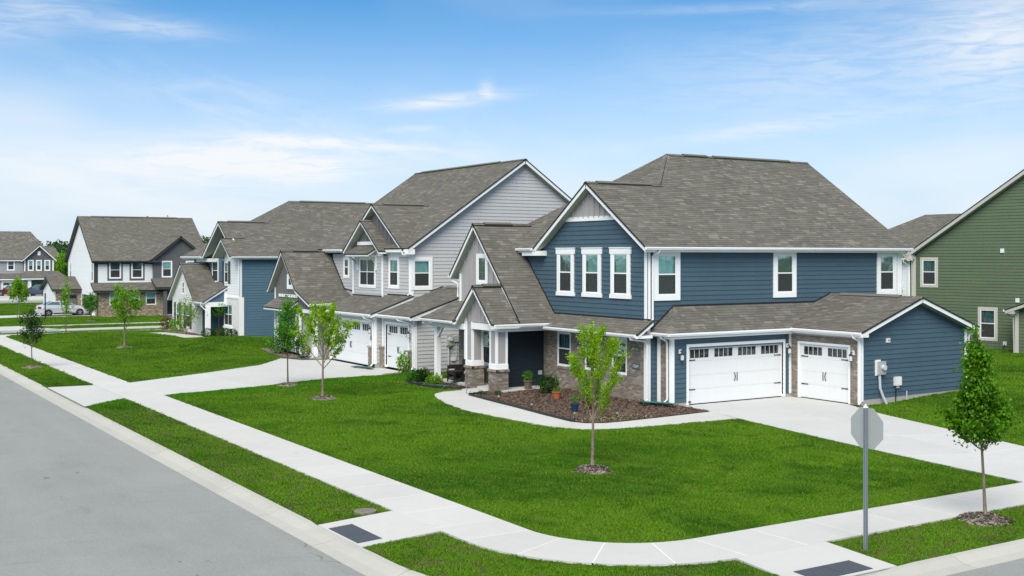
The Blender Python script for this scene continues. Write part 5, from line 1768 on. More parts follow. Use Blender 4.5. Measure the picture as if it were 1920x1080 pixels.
def rear_house():
    h = H('rear_house', (75.0, 60.0, -0.2), 'white-sided house with hipped roof, half hidden behind the green one', 'house')
    h.left = 0
    f = Fr('x', 75.0, -1)
    e = 5.28
    siding(h, f, [(60.35, -0.2), (69.6, -0.2), (69.6, e), (60.35, e)], M['white_siding'])
    siding(h, Fr('x', 75.3, -1), [(50.4, -0.2), (60.35, -0.2), (60.35, e), (50.4, e)], M['gray4'], each=False)
    trim(h, f, 60.3, 60.46, -0.2, e - 0.1, 0.03, name='corner_trim')
    for fr, a, b in ((Fr('y', 50.4, -1), 75.3, 87), (Fr('y', 69.6, 1), 75, 87)):
        siding(h, fr, [(a, -0.2), (b, -0.2), (b, e), (a, e)], M['white_siding'], each=False)
    siding(h, Fr('x', 87.0, 1), [(50.4, -0.2), (69.6, -0.2), (69.6, e), (50.4, e)], M['white_siding'], each=False)
    m = 0.565
    roof(h, [[(74.6, 50.0), (81.0, 56.4), (81.0, 63.6), (74.6, 70.0)]], (74.6, 60), (1, 0), m, e + 0.05)
    roof(h, [[(74.6, 70.0), (81.0, 63.6), (87.4, 70.0)]], (80, 70), (0, -1), m, e + 0.05)
    roof(h, [[(74.6, 50.0), (87.4, 50.0), (81.0, 56.4)]], (80, 50), (0, 1), m, e + 0.05)
    roof(h, [[(87.4, 50.0), (87.4, 70.0), (81.0, 63.6), (81.0, 56.4)]], (87.4, 60), (-1, 0), m, e + 0.05, ex=0.3)
    gutter(h, (74.59, 60.2), (74.59, 70.0), (-1, 0), e + 0.04)
    downspout(h, [(74.5, 60.6, 5.2), (74.55, 60.55, 5.0), (74.92, 60.42, 4.8), (74.92, 60.42, 0.0)])
    roof(h, [[(72.9, 62.2), (74.98, 62.2), (74.98, 61.05), (72.9, 61.05)]], (74, 61.05), (0, 1), 0.5, 2.92)
    gutter(h, (72.9, 61.04), (74.9, 61.04), (0, -1), 2.9)


rear_house()


def tan_brick_house():
    B0 = -0.6
    h = H('tan_brick_house', (26.0, 119.5, B0), 'white and dark grey house with tan brick ground floor across the street', 'house')
    h.bricks = h.left = 0
    XL, YF, XR, YB = 26.0, 119.5, 37.3, 132.3
    e, m = 5.02, 0.68
    side = Fr('x', XL, -1)
    ws = [(120.1, 120.9, 2.9, 4.85), (130.4, 131.2, 2.9, 4.85)]
    siding(h, side, [(YF, B0), (YB, B0), (YB, e), (125.9, 9.35), (YF, e)], M['white_siding'], each=False, holes=[hole(*q, 0.1) for q in ws] + [(120.6, 125.2, B0, 1.55)])
    for q, lb in zip(ws, ('narrow side window near the street corner', 'narrow side window near the back')):
        window(h, side, *q, 0.12, tmat=M['white'], upper='cur_dk', lower='cur_dk', label=lb)
    garage_door(h, side, 120.6, 125.2, B0, 1.55, nwin=4, mat='door4', hinges=False)
    trim(h, side, YF - 0.03, YF + 0.3, 2.3, e - 0.1, 0.03, M['dktrim'], 'corner_trim')
    front = Fr('y', YF, -1)
    wf = [(27.38, 28.55, 3.22, 4.92), (29.55, 30.72, 3.22, 4.92)]
    siding(h, front, [(XL, 2.3), (31.7, 2.3), (31.7, e), (XL, e)], M['white_siding'], each=False, holes=[hole(*q, 0.22) for q in wf])
    for i, (a, b, c, d) in enumerate(wf):
        trim(h, front, a - 0.17, b + 0.17, c - 0.2, d + 0.2, 0.03, M['gray4'], 'window_surround')
        window(h, front, a, b, c, d, 0.10, base=0.03, upper='cur_teal', lower='cur_dk', label=('upper front window, nearer the white gable end', 'upper front window, nearer the dark gable')[i])
    trim(h, front, XL - 0.03, XL + 0.3, 2.3, e - 0.3, 0.035, M['dktrim'], 'corner_trim')
    trim(h, front, XL, 31.7, e - 0.35, e - 0.05, 0.04, M['dktrim'], 'frieze_board')
    roof(h, [[(25.65, 119.1), (37.65, 119.1), (37.65, 125.9), (25.65, 125.9)]], (26, 119.1), (0, 1), m, e, trim_mat=M['dktrim'], thick=0.22)
    roof(h, [[(25.65, 132.7), (25.65, 125.9), (37.65, 125.9), (37.65, 132.7)]], (26, 132.7), (0, -1), m, e, trim_mat=M['dktrim'], thick=0.22)
    cap_line(h, (25.65, 125.9, e + m * 6.8), (37.65, 125.9, e + m * 6.8))
    vent_line(h, (27, 125.9, e + m * 6.8), (36, 125.9, e + m * 6.8))
    siding(h, Fr('x', XR, 1), [(YF, B0), (YB, B0), (YB, e), (125.9, 9.35), (YF, e)], M['white_siding'], each=False)
    siding(h, Fr('y', YB, 1), [(XL, B0), (XR, B0), (XR, e), (XL, e)], M['white_siding'], each=False)
    gutter(h, (25.7, 119.08), (31.6, 119.08), (0, -1), e - 0.02, M['dktrim'])
    # dark grey gable
    gy = 119.0
    gf = Fr('y', gy, -1)
    wg = [(32.48, 33.55, 3.30, 5.0), (34.95, 36.0, 3.30, 5.0)]
    siding(h, gf, [(31.7, 2.3), (37.2, 2.3), (37.2, 5.3), (34.35, 7.5), (31.7, 5.3)], M['gray4'], each=False, holes=[hole(*q, 0.1) for q in wg])
    for q, lb in zip(wg, ('white-framed window of the dark gable', 'half hidden window of the dark gable')):
        window(h, gf, *q, 0.10, upper='cur_teal', lower='cur_dk', label=lb)
    h.part(MB().fbox(gf, 34.05, 34.55, 5.5, 6.1, 0.01, 0.05), 'gable_vent', M['gray4'])
    siding(h, Fr('x', 31.7, -1), [(gy, 2.3), (YF, 2.3), (YF, 5.2), (gy, 5.2)], M['gray4'], each=False)
    s2 = 0.80
    roof(h, [[(31.3, 118.6), (34.35, 118.6), (34.35, 122.5), (31.3, 119.2)]], (31.3, 119), (1, 0), s2, 5.12, trim_mat=M['dktrim'], thick=0.2)
    roof(h, [[(37.4, 118.6), (37.4, 119.2), (34.35, 122.5), (34.35, 118.6)]], (37.4, 119), (-1, 0), s2, 5.12, trim_mat=M['dktrim'], thick=0.2)
    trim(h, gf, 31.2, 32.4, 4.86, 5.06, 0.4, M['dktrim'], 'eave_return', d0=-0.1)
    # brick ground floor and lean-to roofs
    bf = Fr('y', 118.6, -1)
    wb = [(27.2, 28.25, 0.55, 1.85), (29.1, 30.15, 0.55, 1.85), (30.75, 31.8, 0.55, 1.85)]
    brick_wall(h, bf, 26.1, 32.5, B0, 2.05, (M['brick4'], M['mortar']), wb)
    for i, q in enumerate(wb):
        window(h, bf, *q, 0.06, upper='cur_teal', lower='cur_dk', base=0.03, label=('brick wall window behind the tree', 'middle brick wall window', 'brick wall window nearest the porch')[i])
    brick_wall(h, Fr('x', 26.1, -1), 118.6, 119.5, B0, 2.05, (M['brick4'], M['mortar']))
    trim(h, bf, 26.0, 33.0, 1.86, 2.06, 0.09, M['dktrim'], 'frieze_board')
    downspout(h, [(25.95, 118.5, 1.95), (26.0, 118.5, 1.8), (26.02, 118.5, -0.5)], M['dktrim'])
    roof(h, [[(25.6, 118.0), (33.2, 118.0), (33.2, 119.5), (25.6, 119.5)]], (26, 118.0), (0, 1), 0.5, 2.08, trim_mat=M['dktrim'], thick=0.18)
    roof(h, [[(31.4, 117.0), (37.6, 117.0), (37.6, 119.0), (31.4, 119.0)]], (32, 117.0), (0, 1), 0.42, 2.36, trim_mat=M['dktrim'], thick=0.18)
    for x in (32.2, 36.9):
        h.part(MB().box(x, x + 0.35, 117.2, 117.55, B0, 2.3), 'porch_post', M['gray4'])
    h.part(MB().box(32.2, 37.2, 117.2, 117.5, 2.0, 2.3), 'porch_beam', M['gray4'])
    h.part(MB().box(32.2, 37.4, 117.0, 118.8, B0 - 0.2, B0 + 0.15), 'porch_slab', M['drive'])
    siding(h, Fr('y', 118.9, -1), [(32.5, B0), (37.2, B0), (37.2, 2.3), (32.5, 2.3)], M['gray4'], each=False)
    dr = h.part(MB().fbox(Fr('y', 118.86, -1), 32.7, 33.65, B0 + 0.15, 1.62, 0.0, 0.05), 'front_door', M['black'])
    h.part(MB().fbox(Fr('y', 118.81, -1), 32.85, 33.5, 0.72, 1.5, 0.0, 0.02), 'pane', M['glass_up'], dr)
    # little garage wing
    gx, gyf = 23.4, 125.7
    g1 = Fr('y', gyf, -1)
    brick_wall(h, g1, gx + 0.1, 26.0, B0, 2.1, (M['brick4'], M['mortar']), [(23.95, 25.62, B0, 1.52)])
    garage_door(h, g1, 23.95, 25.62, B0, 1.52, tr=0.06, nwin=2, mat='door4', tmat=M['gray4'], d=-0.02, hinges=False)
    sconce(h, g1, 23.78, 1.0)
    g2 = Fr('x', gx, -1)
    siding(h, g2, [(gyf, B0), (132, B0), (132, 2.1), (128.8, 3.2), (gyf, 2.1)], M['white_siding'], each=False)
    trim(h, g2, gyf - 0.03, gyf + 0.4, B0, 2.0, 0.04, name='corner_trim')
    h.part(MB().fbox(g2, 126.9, 127.5, -0.3, 0.4, 0.01, 0.2), 'electric_meter', M['box'])
    siding(h, Fr('y', 132.0, 1), [(gx, B0), (26, B0), (26, 2.1), (gx, 2.1)], M['white_siding'], each=False)
    roof(h, [[(23.05, 125.3), (26.0, 125.3), (26.0, 128.8), (23.05, 128.8)]], (24, 125.3), (0, 1), 0.36, 2.08, trim_mat=M['dktrim'], thick=0.2)
    roof(h, [[(23.05, 132.3), (23.05, 128.8), (26.0, 128.8), (26.0, 132.3)]], (24, 132.3), (0, -1), 0.36, 2.08, trim_mat=M['dktrim'], thick=0.2)


tan_brick_house()


def far_gray_house():
    B0 = -0.7
    h = H('far_gray_house', (34.4, 187.0, B0), 'far grey house with a dark front gable and white garage doors', 'house')
    h.bricks = h.left = 0
    e = 4.95
    YF = 187.0
    f = Fr('y', YF, -1)
    ws = [(23.6, 25.35, 3.3, 4.85), (28.0, 29.1, 3.3, 4.85)]
    ws[0] = (25.9, 27.0, 3.3, 4.85)
    siding(h, f, [(12, B0), (30.3, B0), (30.3, e), (12, e)], M['gray5'], each=False, holes=[hole(*q, 0.12) for q in ws], ex=0.3)
    for q, lb in zip(ws, ('upper window at the picture edge', 'upper window beside the dark gable')):
        window(h, f, *q, 0.14, upper='cur_dk', lower='room', label=lb)
    roof(h, [[(11.6, 186.6), (34.8, 186.6), (32.3, 193.0), (11.6, 193.0)]], (20, 186.6), (0, 1), 0.68, e, ex=0.28)
    roof(h, [[(34.8, 186.6), (34.8, 199.4), (32.3, 193.0)]], (34.8, 190), (-1, 0), 1.74, e, ex=0.3)
    roof(h, [[(11.6, 199.4), (11.6, 193.0), (32.3, 193.0), (34.8, 199.4)]], (20, 199.4), (0, -1), 0.68, e, ex=0.5)
    siding(h, Fr('x', 34.4, 1), [(186.0, B0), (199, B0), (199, e), (186.0, e)], M['gray5'], each=False, ex=0.3)
    g = Fr('y', 186.0, -1)
    wg = [(30.75, 31.6, 3.25, 4.9), (31.9, 32.75, 3.25, 4.9), (33.1, 33.95, 3.25, 4.9)]
    siding(h, g, [(30.3, 2.9), (34.4, 2.9), (34.4, 5.1), (32.35, 6.95), (30.3, 5.1)], M['gray4'], each=False, ex=0.3, holes=[hole(*q, 0.12) for q in wg])
    for q, lb in zip(wg, ('left window of the three in the dark gable', 'middle window of the three in the dark gable', 'right window of the three in the dark gable')):
        window(h, g, *q, 0.14, upper='cur_teal', lower='cur_dk', label=lb)
    h.part(MB().fbox(g, 32.15, 32.55, 5.6, 6.2, 0.01, 0.06), 'gable_vent', M['white'])
    trim(h, g, 34.25, 34.45, 2.9, 4.9, 0.04, name='corner_trim')
    trim(h, g, 30.25, 30.42, 2.9, 4.9, 0.04, name='corner_trim')
    siding(h, Fr('x', 30.3, -1), [(186, 2.9), (187, 2.9), (187, 5.1), (186, 5.1)], M['gray4'], each=False, ex=0.3)
    for sx, x in ((1, 29.9), (-1, 34.8)):
        roof(h, [[(x, 185.5), (32.35, 185.5), (32.35, 190.2), (x, 187.2)]], (x, 186), (sx, 0), 0.93, 4.92, thick=0.2, ex=0.28)
    # lower roofs, porch, garage
    roof(h, [[(11.6, 185.2), (30.4, 185.2), (30.4, 187.0), (11.6, 187.0)]], (20, 185.2), (0, 1), 0.40, 2.15, ex=0.28, thick=0.2)
    roof(h, [[(29.3, 183.0), (36.0, 183.0), (35.0, 186.0), (30.0, 186.0)]], (32, 183.0), (0, 1), 0.33, 2.25, ex=0.28, thick=0.2)
    w = Fr('y', 185.6, -1)
    siding(h, w, [(12, B0), (30.2, B0), (30.2, 2.2), (12, 2.2)], M['gray5'], each=False, ex=0.3, holes=[(20.6, 25.4, B0, 1.6), (27.2, 29.4, B0, 1.6)])
    garage_door(h, w, 20.6, 25.4, B0, 1.6, tr=0.16, nwin=4, hinges=False)
    garage_door(h, w, 27.2, 29.4, B0, 1.6, tr=0.16, nwin=2, hinges=False)
    siding(h, Fr('y', 185.9, -1), [(30.2, B0), (34.4, B0), (34.4, 2.8), (30.2, 2.8)], M['gray5'], each=False, ex=0.3)
    for x in (30.35, 33.3):
        h.part(MB().box(x, x + 0.45, 183.3, 183.75, B0, 2.2), 'porch_post', M['white'])
    h.part(MB().box(30.3, 35.6, 183.3, 183.7, 1.95, 2.25), 'porch_beam', M['white'])
    h.part(MB().fbox(Fr('y', 185.8, -1), 31.2, 33.0, B0, 1.9, 0.0, 0.05), 'entry_shade_panel', M['gray4'])  # flat dark panel set in for the shade of the porch opening
    siding(h, Fr('y', 183.6, -1), [(33.6, B0), (35.4, B0), (35.4, 2.1), (33.6, 2.1)], M['gray5'], each=False, ex=0.3)


far_gray_house()


def roof_house():
    h = H('distant_house', (40.0, 235.0, -1.0), 'distant house of which a brown roof shows between the trees', 'house')
    h.left = 0
    siding(h, Fr('y', 235.0, -1), [(30, -1), (45, -1), (45, 4.2), (30, 4.2)], M['gray5'], each=False, ex=0.4)
    siding(h, Fr('x', 45.0, 1), [(235, -1), (247, -1), (247, 4.2), (241, 7.0), (235, 4.2)], M['gray5'], each=False, ex=0.4)
    roof(h, [[(29.6, 234.6), (45.6, 234.6), (44.6, 241), (29.6, 241)]], (40, 234.6), (0, 1), 0.5, 4.2, ex=0.5)
    roof(h, [[(29.6, 247.4), (29.6, 241), (44.6, 241), (45.6, 247.4)]], (40, 247.4), (0, -1), 0.5, 4.2, ex=0.5)


roof_house()


# ------------------------------------------------------------------ the ground
def sstep(a, b, x):
    t = min(1.0, max(0.0, (x - a) / (b - a)))
    return t * t * (3 - 2 * t)


def gz(x, y):
    """height of the lawns: level by the corner, a bank beside the white brick house, lower across the far street"""
    z = -0.5 * sstep(86, 97, y) + 0.17 * sstep(140, 168, y)
    z += 0.56 * math.exp(-((x - 23.2) / 3.6) ** 2 - ((y - 68.0) / 4.2) ** 2)
    z += 0.20 * math.exp(-((x - 19.0) / 3.4) ** 2 - ((y - 80.0) / 5.0) ** 2)
    z += 0.10 * math.exp(-((x - 19.5) / 3.0) ** 2 - ((y - 66.0) / 7.0) ** 2)
    z += 0.22 * sstep(33.5, 39, x) * sstep(60, 30, y) * sstep(14, 26, y)
    return z


def sheet(name, xs, ys, zf, mat, skip=None, kind='structure'):
    mb = MB()
    idx = {}
    for j, y in enumerate(ys):
        for i, x in enumerate(xs):
            idx[i, j] = len(mb.v)
            mb.v.append((x, y, zf(x, y)))
    for j in range(len(ys) - 1):
        for i in range(len(xs) - 1):
            if skip and skip((xs[i] + xs[i + 1]) / 2, (ys[j] + ys[j + 1]) / 2):
                continue
            mb.f.append([idx[i, j], idx[i + 1, j], idx[i + 1, j + 1], idx[i, j + 1]])
            mb.m.append(0)
    return mb.build(name, mat, kind=kind, fix=False)


def lin(a, b, step):
    n = max(1, int(round((b - a) / step)))
    return [a + (b - a) * i / n for i in range(n + 1)]


ground = MB().add([(-3000, -3000, -1.4), (3000, -3000, -1.4), (3000, 3000, -1.4), (-3000, 3000, -1.4)], [(0, 1, 2, 3)]).build('ground', M['far_turf'], kind='structure', fix=False)
CX, CY, CR = 14.2, 18.7, 4.98         # centre and radius of the kerb round the corner


def in_lawn(x, y):
    if 9.2 < x < CX and 13.7 < y < CY:
        return math.hypot(x - CX, y - CY) < CR
    return True


lawn = MB()
xs = [9.22, 10.2, 11.2, 12.2, 13.2, CX] + lin(CX, 60, 1.4)[1:] + lin(60, 130, 5)[1:]
ys = [13.72, 15.0, 16.4, 17.6, CY] + lin(CY, 90.4, 1.6)[1:]
L1 = sheet('lawn', xs, ys, lambda x, y: gz(x, y) - 0.028, M['lawn'], skip=lambda x, y: x < CX and y < CY)
fan = MB()
arc = [(CX + CR * math.cos(math.pi + a * math.pi / 2 / 16), CY + CR * math.sin(math.pi + a * math.pi / 2 / 16), -0.028) for a in range(17)]
fan.add([(CX, CY, -0.028)] + arc, [(0, i + 1, i + 2) for i in range(16)])
fan.build('corner_lawn', M['lawn'], kind='structure', fix=False)
sheet('north_lawn', lin(9.3, 130, 4.0), [100.4, 103, 106, 112, 118, 124, 130, 138, 146, 155.4], lambda x, y: gz(x, y) - 0.028, M['lawn'])
sheet('far_lawn', lin(-40, 160, 8.0), lin(164.2, 420, 8.0), lambda x, y: gz(x, y) - 0.028, M['lawn'])
sheet('west_lawn', lin(-60, -2.2, 6), lin(-60, 155, 6), lambda x, y: gz(x, y) - 0.03, M['lawn'])
sheet('south_lawn', lin(9.3, 130, 8), lin(-60, 2.2, 6), lambda x, y: -0.03, M['lawn'])

road = MB()
for (x0, x1, y0, y1) in ((-1.6, 9.0, -80, 156), (9.0, 130, 2.8, 13.35), (9.0, 14.2, 13.35, 18.7)):
    for ya, yb in zip(lin(y0, y1, 3.0), lin(y0, y1, 3.0)[1:]):
        road.add([(x0, ya, gz(5, ya) - 0.125), (x1, ya, gz(5, ya) - 0.125), (x1, yb, gz(5, yb) - 0.125), (x0, yb, gz(5, yb) - 0.125)], [(0, 1, 2, 3)])
for (x0, x1, y0, y1) in ((9.0, 130, 91.1, 99.6), (-40, 130, 156, 163.6)):
    for ya, yb in zip(lin(y0, y1, 2.0), lin(y0, y1, 2.0)[1:]):
        road.add([(x0, ya, gz(60, ya) - 0.129), (x1, ya, gz(60, ya) - 0.129), (x1, yb, gz(60, yb) - 0.129), (x0, yb, gz(60, yb) - 0.129)], [(0, 1, 2, 3)])
road.build('road', M['asphalt'], kind='structure', fix=False)

KERB = [(0.0, -0.118), (0.27, -0.100), (0.40, -0.050), (0.48, -0.018), (0.61, -0.004), (0.61, -0.25), (0.0, -0.25)]


def resample(path, step):
    """points every step metres along a plan polyline"""
    P = [Vector((p[0], p[1], 0)) for p in path]
    out, carry = [P[0].copy()], 0.0
    for a, b in zip(P, P[1:]):
        L = (b - a).length
        d = step - carry
        while d <= L + 1e-6:
            out.append(a + (b - a) * (d / L))
            d += step
        carry = (carry + L) % step if step - carry <= L else carry + L
    if (out[-1] - P[-1]).length > 0.1:
        out.append(P[-1].copy())
    return out


def kerb(path, side, step=3.05, low=None, zoff=None):
    """rolled kerb: path is the road edge, side = +1 when the verge lies to its left"""
    P = [Vector((p[0], p[1], 0)) for p in path]
    def normals(Q):
        N = []
        for i in range(len(Q)):
            d = (Q[min(i + 1, len(Q) - 1)] - Q[max(i - 1, 0)]).normalized()
            N.append(Vector((-d.y, d.x, 0)) * side)
        return N
    fine = resample(path, 0.5)
    N = normals(fine)
    def sweep(a, b, prof, shrink=0.0):
        mb = MB()
        idx = list(range(a, b + 1))
        n = len(prof)
        for i in idx:
            p = fine[i].copy()
            if shrink and i == a:
                p = p + (fine[i + 1] - fine[i]).normalized() * shrink
            if shrink and i == b:
                p = p - (fine[i] - fine[i - 1]).normalized() * shrink
            f = 1.0
            if low:
                f = low(p.x, p.y)
            zz = gz(p.x, p.y) if zoff is None else gz(p.x, p.y) + zoff
            for o, z in prof:
                if z > -0.2 and o > 0.3:
                    z = -0.095 + (z + 0.095) * f
                q = p + N[i] * o
                mb.v.append((q.x, q.y, zz + z))
        for k in range(len(idx) - 1):
            for j in range(n):
                mb.f.append([k * n + j, k * n + (j + 1) % n, (k + 1) * n + (j + 1) % n, (k + 1) * n + j])
                mb.m.append(0)
        mb.f.append(list(range(n)))
        mb.f.append([(len(idx) - 1) * n + j for j in range(n)][::-1])
        mb.m += [0, 0]
        return mb
    bed = sweep(0, len(fine) - 1, [(o + (0.012 if o == 0 else -0.012 if o > 0.6 else 0), z - 0.010) for o, z in KERB]).build('kerb', M['found'], kind='structure')
    k = int(round(step / 0.5))
    a = 0
    while a < len(fine) - 1:
        b = min(a + k, len(fine) - 1)
        sweep(a, b, KERB, 0.010).build('kerb_segment', M['curb'], bed)
        a = b
    return bed


def arcp(cx, cy, r, a0, a1, n):
    return [(cx + r * math.cos(R(a0 + (a1 - a0) * i / n)), cy + r * math.sin(R(a0 + (a1 - a0) * i / n))) for i in range(n + 1)]


def ramp_low(x, y):
    f = 1.0
    if x < 10:
        f = min(f, max(sstep(20.9 + 0.9, 20.9 + 1.6, y), sstep(20.9 - 0.5, 20.9 - 1.1, y)))
        f = min(f, max(sstep(50.7, 51.8, y), sstep(44.5, 43.4, y)))
    else:
        f = min(f, max(sstep(16.2, 16.9, x), sstep(14.9, 14.2, x)))
        f = min(f, max(sstep(29.6, 30.6, x), sstep(25.2, 24.2, x)))
    return 0.45 + 0.55 * f


edge = [(8.61, 84.0), (8.61, CY)] + arcp(CX, CY, 5.59, 180, 270, 18)[1:] + [(60, CY - 5.59), (110, CY - 5.59)]
kerb(edge, +1, low=ramp_low)
kerb([(9.6, 91.0), (120, 91.0)], -1)
kerb([(14.5, 99.7), (120, 99.7)], +1)
kerb([(-30, 155.9), (100, 155.9)], -1)
kerb([(-30, 163.7), (100, 163.7)], +1)

_sl = {}


def slab(outline, mat, parent, top=0.012, thick=0.10, name='slab', zf=None):
    mb = MB()
    up = [(x, y, (gz(x, y) if zf is None else zf(x, y)) + top) for x, y in outline]
    dn = [(x, y, z - thick) for x, y, z in up]
    mb.prism(dn, up)
    return mb.build(name, mat, parent)


def inset(a, b, g):
    """move both ends of a segment towards each other by g"""
    a, b = Vector(a), Vector(b)
    d = (b - a).normalized() * g
    return tuple(a + d), tuple(b - d)


def walk(name, left, right, mat, gap=0.016, sub=1, skip=None, label=None):
    """a paved path between two matching polylines: a bed and slabs with tooled joints"""
    n = len(left)
    bed = MB()
    lo = [(x, y, gz(x, y) + 0.0095) for x, y in left]
    ro = [(x, y, gz(x, y) + 0.0095) for x, y in right]
    for i in range(n - 1):
        bed.add([lo[i], ro[i], ro[i + 1], lo[i + 1]], [(0, 1, 2, 3)])
    B = bed.build(name, M['joint'], kind='structure', fix=False)
    for i in range(0, n - 1, sub):
        j = min(i + sub, n - 1)
        A, C = [Vector(left[k]) for k in range(i, j + 1)], [Vector(right[k]) for k in range(i, j + 1)]
        da, dc = (A[1] - A[0]).normalized() * gap, (C[1] - C[0]).normalized() * gap
        A[0], C[0] = A[0] + da, C[0] + dc
        da, dc = (A[-1] - A[-2]).normalized() * gap, (C[-1] - C[-2]).normalized() * gap
        A[-1], C[-1] = A[-1] - da, C[-1] - dc
        if skip and skip((A[0] + C[-1]) / 2):
            continue
        slab([tuple(v) for v in A] + [tuple(v) for v in C[::-1]], mat, B)
    return B


# the pavement that follows both streets round the corner
S0, S1 = 11.08, 12.60
AC, AY, RI, RO = 14.9, 19.4, 2.30, 3.82
lft, rgt = [], []
y = 84.4
while y > AY + 0.9:
    lft.append((S1, y)); rgt.append((S0, y))
    y -= 1.52
for k in range(0, 5):
    pass
lft.append((S1, AY)); rgt.append((S0, AY))
walk('sidewalk', lft, rgt, M['walk'])
a_in, a_out = arcp(AC, AY, RI, 180, 270, 16), arcp(AC, AY, RO, 180, 270, 16)
walk('corner_sidewalk', a_in, a_out, M['walk'], sub=4)
xs_ = [AC]
while xs_[-1] < 75:
    xs_.append(xs_[-1] + 1.52)
walk('side_sidewalk', [(x, AY - RI) for x in xs_], [(x, AY - RO) for x in xs_], M['walk'])
# its turn into the far street
walk('far_corner_sidewalk', arcp(14.3, 84.4, 1.7, 180, 90, 8), arcp(14.3, 84.4, 3.22, 180, 90, 8), M['walk'], sub=2)
walk('far_sidewalk', [(14.3 + 1.6 * i, 86.1) for i in range(30)], [(14.3 + 1.6 * i, 87.62) for i in range(30)], M['walk'])
walk('north_sidewalk', [(13 + 1.6 * i, 104.3) for i in range(40)], [(13 + 1.6 * i, 105.8) for i in range(40)], M['walk'])


def ramp(name, quad, pad, mat, border=0.0):
    """kerb ramp: slab sloping to the gutter, with a tactile pad in two halves"""
    ax, ay = quad[0]
    def zf(x, y):
        return 0.0 if pad['far'](x, y) else -0.026 * pad['t'](x, y)
    mb = MB()
    top = [(x, y, zf(x, y) + 0.014) for x, y in quad]
    mb.prism([(x, y, z - 0.2) for x, y, z in top], top)
    o = mb.build(name, mat, kind='structure')
    for q in pad['halves']:
        tp = [(x, y, zf(x, y) + 0.022) for x, y in q]
        P = MB().prism([(x, y, z - 0.03) for x, y, z in tp], tp).build('tactile_pad', M['pad'], o)
        dm = MB()
        a, b, c, d = [Vector(v) for v in tp]
        nu, nv = q_n(a, b), q_n(a, d)
        for i in range(nu):
            for j in range(nv):
                u, v = (i + 0.5) / nu, (j + 0.5) / nv
                m = a * (1 - u) * (1 - v) + b * u * (1 - v) + c * u * v + d * (1 - u) * v
                r = 0.020
                dm.add([(m.x - r, m.y - r, m.z), (m.x + r, m.y - r, m.z), (m.x + r, m.y + r, m.z), (m.x - r, m.y + r, m.z), (m.x - r * .5, m.y - r * .5, m.z + 0.012), (m.x + r * .5, m.y - r * .5, m.z + 0.012), (m.x + r * .5, m.y + r * .5, m.z + 0.012), (m.x - r * .5, m.y + r * .5, m.z + 0.012)],
                       [(0, 1, 5, 4), (1, 2, 6, 5), (2, 3, 7, 6), (3, 0, 4, 7), (4, 5, 6, 7)])
        dm.build('tactile_domes', M['pad_worn'], P, kind='stuff', fix=False)
    return o


def q_n(a, b):
    return max(2, int((b - a).length / 0.058))


ramp('kerb_ramp', [(9.22, 20.02), (11.08, 20.28), (11.08, 22.42), (9.22, 22.14)],
     dict(far=lambda x, y: x > 11.0, t=lambda x, y: min(1, (11.08 - x) / 1.86), halves=[[(9.27, 20.30), (9.82, 20.37), (9.82, 20.90), (9.27, 20.83)], [(9.27, 20.85), (9.82, 20.92), (9.82, 21.78), (9.27, 21.70)]]), M['walk'])
ramp('kerb_ramp', [(14.42, 13.73), (16.72, 13.73), (16.90, 15.57), (14.60, 15.57)],
     dict(far=lambda x, y: y > 15.5, t=lambda x, y: min(1, (15.57 - y) / 1.84), halves=[[(14.82, 13.82), (15.50, 13.82), (15.52, 14.40), (14.84, 14.40)], [(15.52, 13.82), (16.20, 13.82), (16.24, 14.40), (15.54, 14.40)]]), M['walk'])


def drive(name, polys, label=None):
    B = None
    for i, p in enumerate(polys):
        if B is None:
            bed = MB()
            for q in polys:
                bed.add([(x, y, gz(x, y) + 0.0075) for x, y in q], [tuple(range(len(q)))])
            B = bed.build(name, M['joint'], kind='structure', fix=False)
        cx, cy = sum(a for a, _ in p) / len(p), sum(b for _, b in p) / len(p)
        q = []
        for x, y in p:
            d = math.hypot(x - cx, y - cy)
            k = 1 - 0.020 / d
            q.append((cx + (x - cx) * k, cy + (y - cy) * k))
        slab(q, M['drive'], B, top=0.010)
    return B


DR1 = [[(27.62, 30.75), (30.3, 30.3), (30.3, 32.50), (27.3, 32.50)], [(30.3, 30.3), (33.36, 29.6), (33.36, 32.50), (30.3, 32.50)],
       [(27.25, 28.94), (29.6, 27.2), (30.3, 30.3), (27.62, 30.75)], [(29.6, 27.2), (32.2, 27.0), (33.1, 29.15), (33.36, 29.6), (30.3, 30.3)],
       [(26.55, 25.0), (28.8, 23.6), (29.6, 27.2), (27.25, 28.94)], [(28.8, 23.6), (31.0, 22.9), (32.2, 27.0), (29.6, 27.2)],
       [(25.95, 21.1), (28.0, 20.2), (28.8, 23.6), (26.55, 25.0)], [(28.0, 20.2), (30.2, 20.2), (31.0, 22.9), (28.8, 23.6)],
       [(25.45, 17.12), (27.4, 17.12), (28.0, 20.2), (25.95, 21.1)], [(27.4, 17.12), (29.4, 17.12), (30.2, 20.2), (28.0, 20.2)],
       [(25.1, 13.75), (29.7, 13.75), (29.4, 15.57), (25.4, 15.57)]]
drive('driveway', DR1)
DR2 = [[(9.24, 43.95), (11.07, 45.8), (11.07, 51.0), (9.24, 51.2)], [(12.61, 45.95), (16.6, 46.8), (16.4, 53.4), (12.61, 51.2)], [(16.6, 46.8), (20.6, 48.2), (20.2, 55.9), (16.4, 53.4)],
       [(20.6, 48.2), (24.76, 48.35), (24.76, 51.4), (24.38, 51.45), (20.4, 51.6)], [(20.4, 51.6), (24.38, 51.45), (24.38, 56.9), (23.0, 57.4), (22.4, 58.9), (20.2, 55.9)]]
drive('neighbour_driveway', DR2)
drive('front_walk', [[(21.2, 82.3), (22.9, 83.0), (23.6, 80.5), (22.2, 78.2)], [(22.2, 78.2), (23.6, 80.5), (24.05, 78.2), (23.9, 76.4), (22.2, 76.2)]])
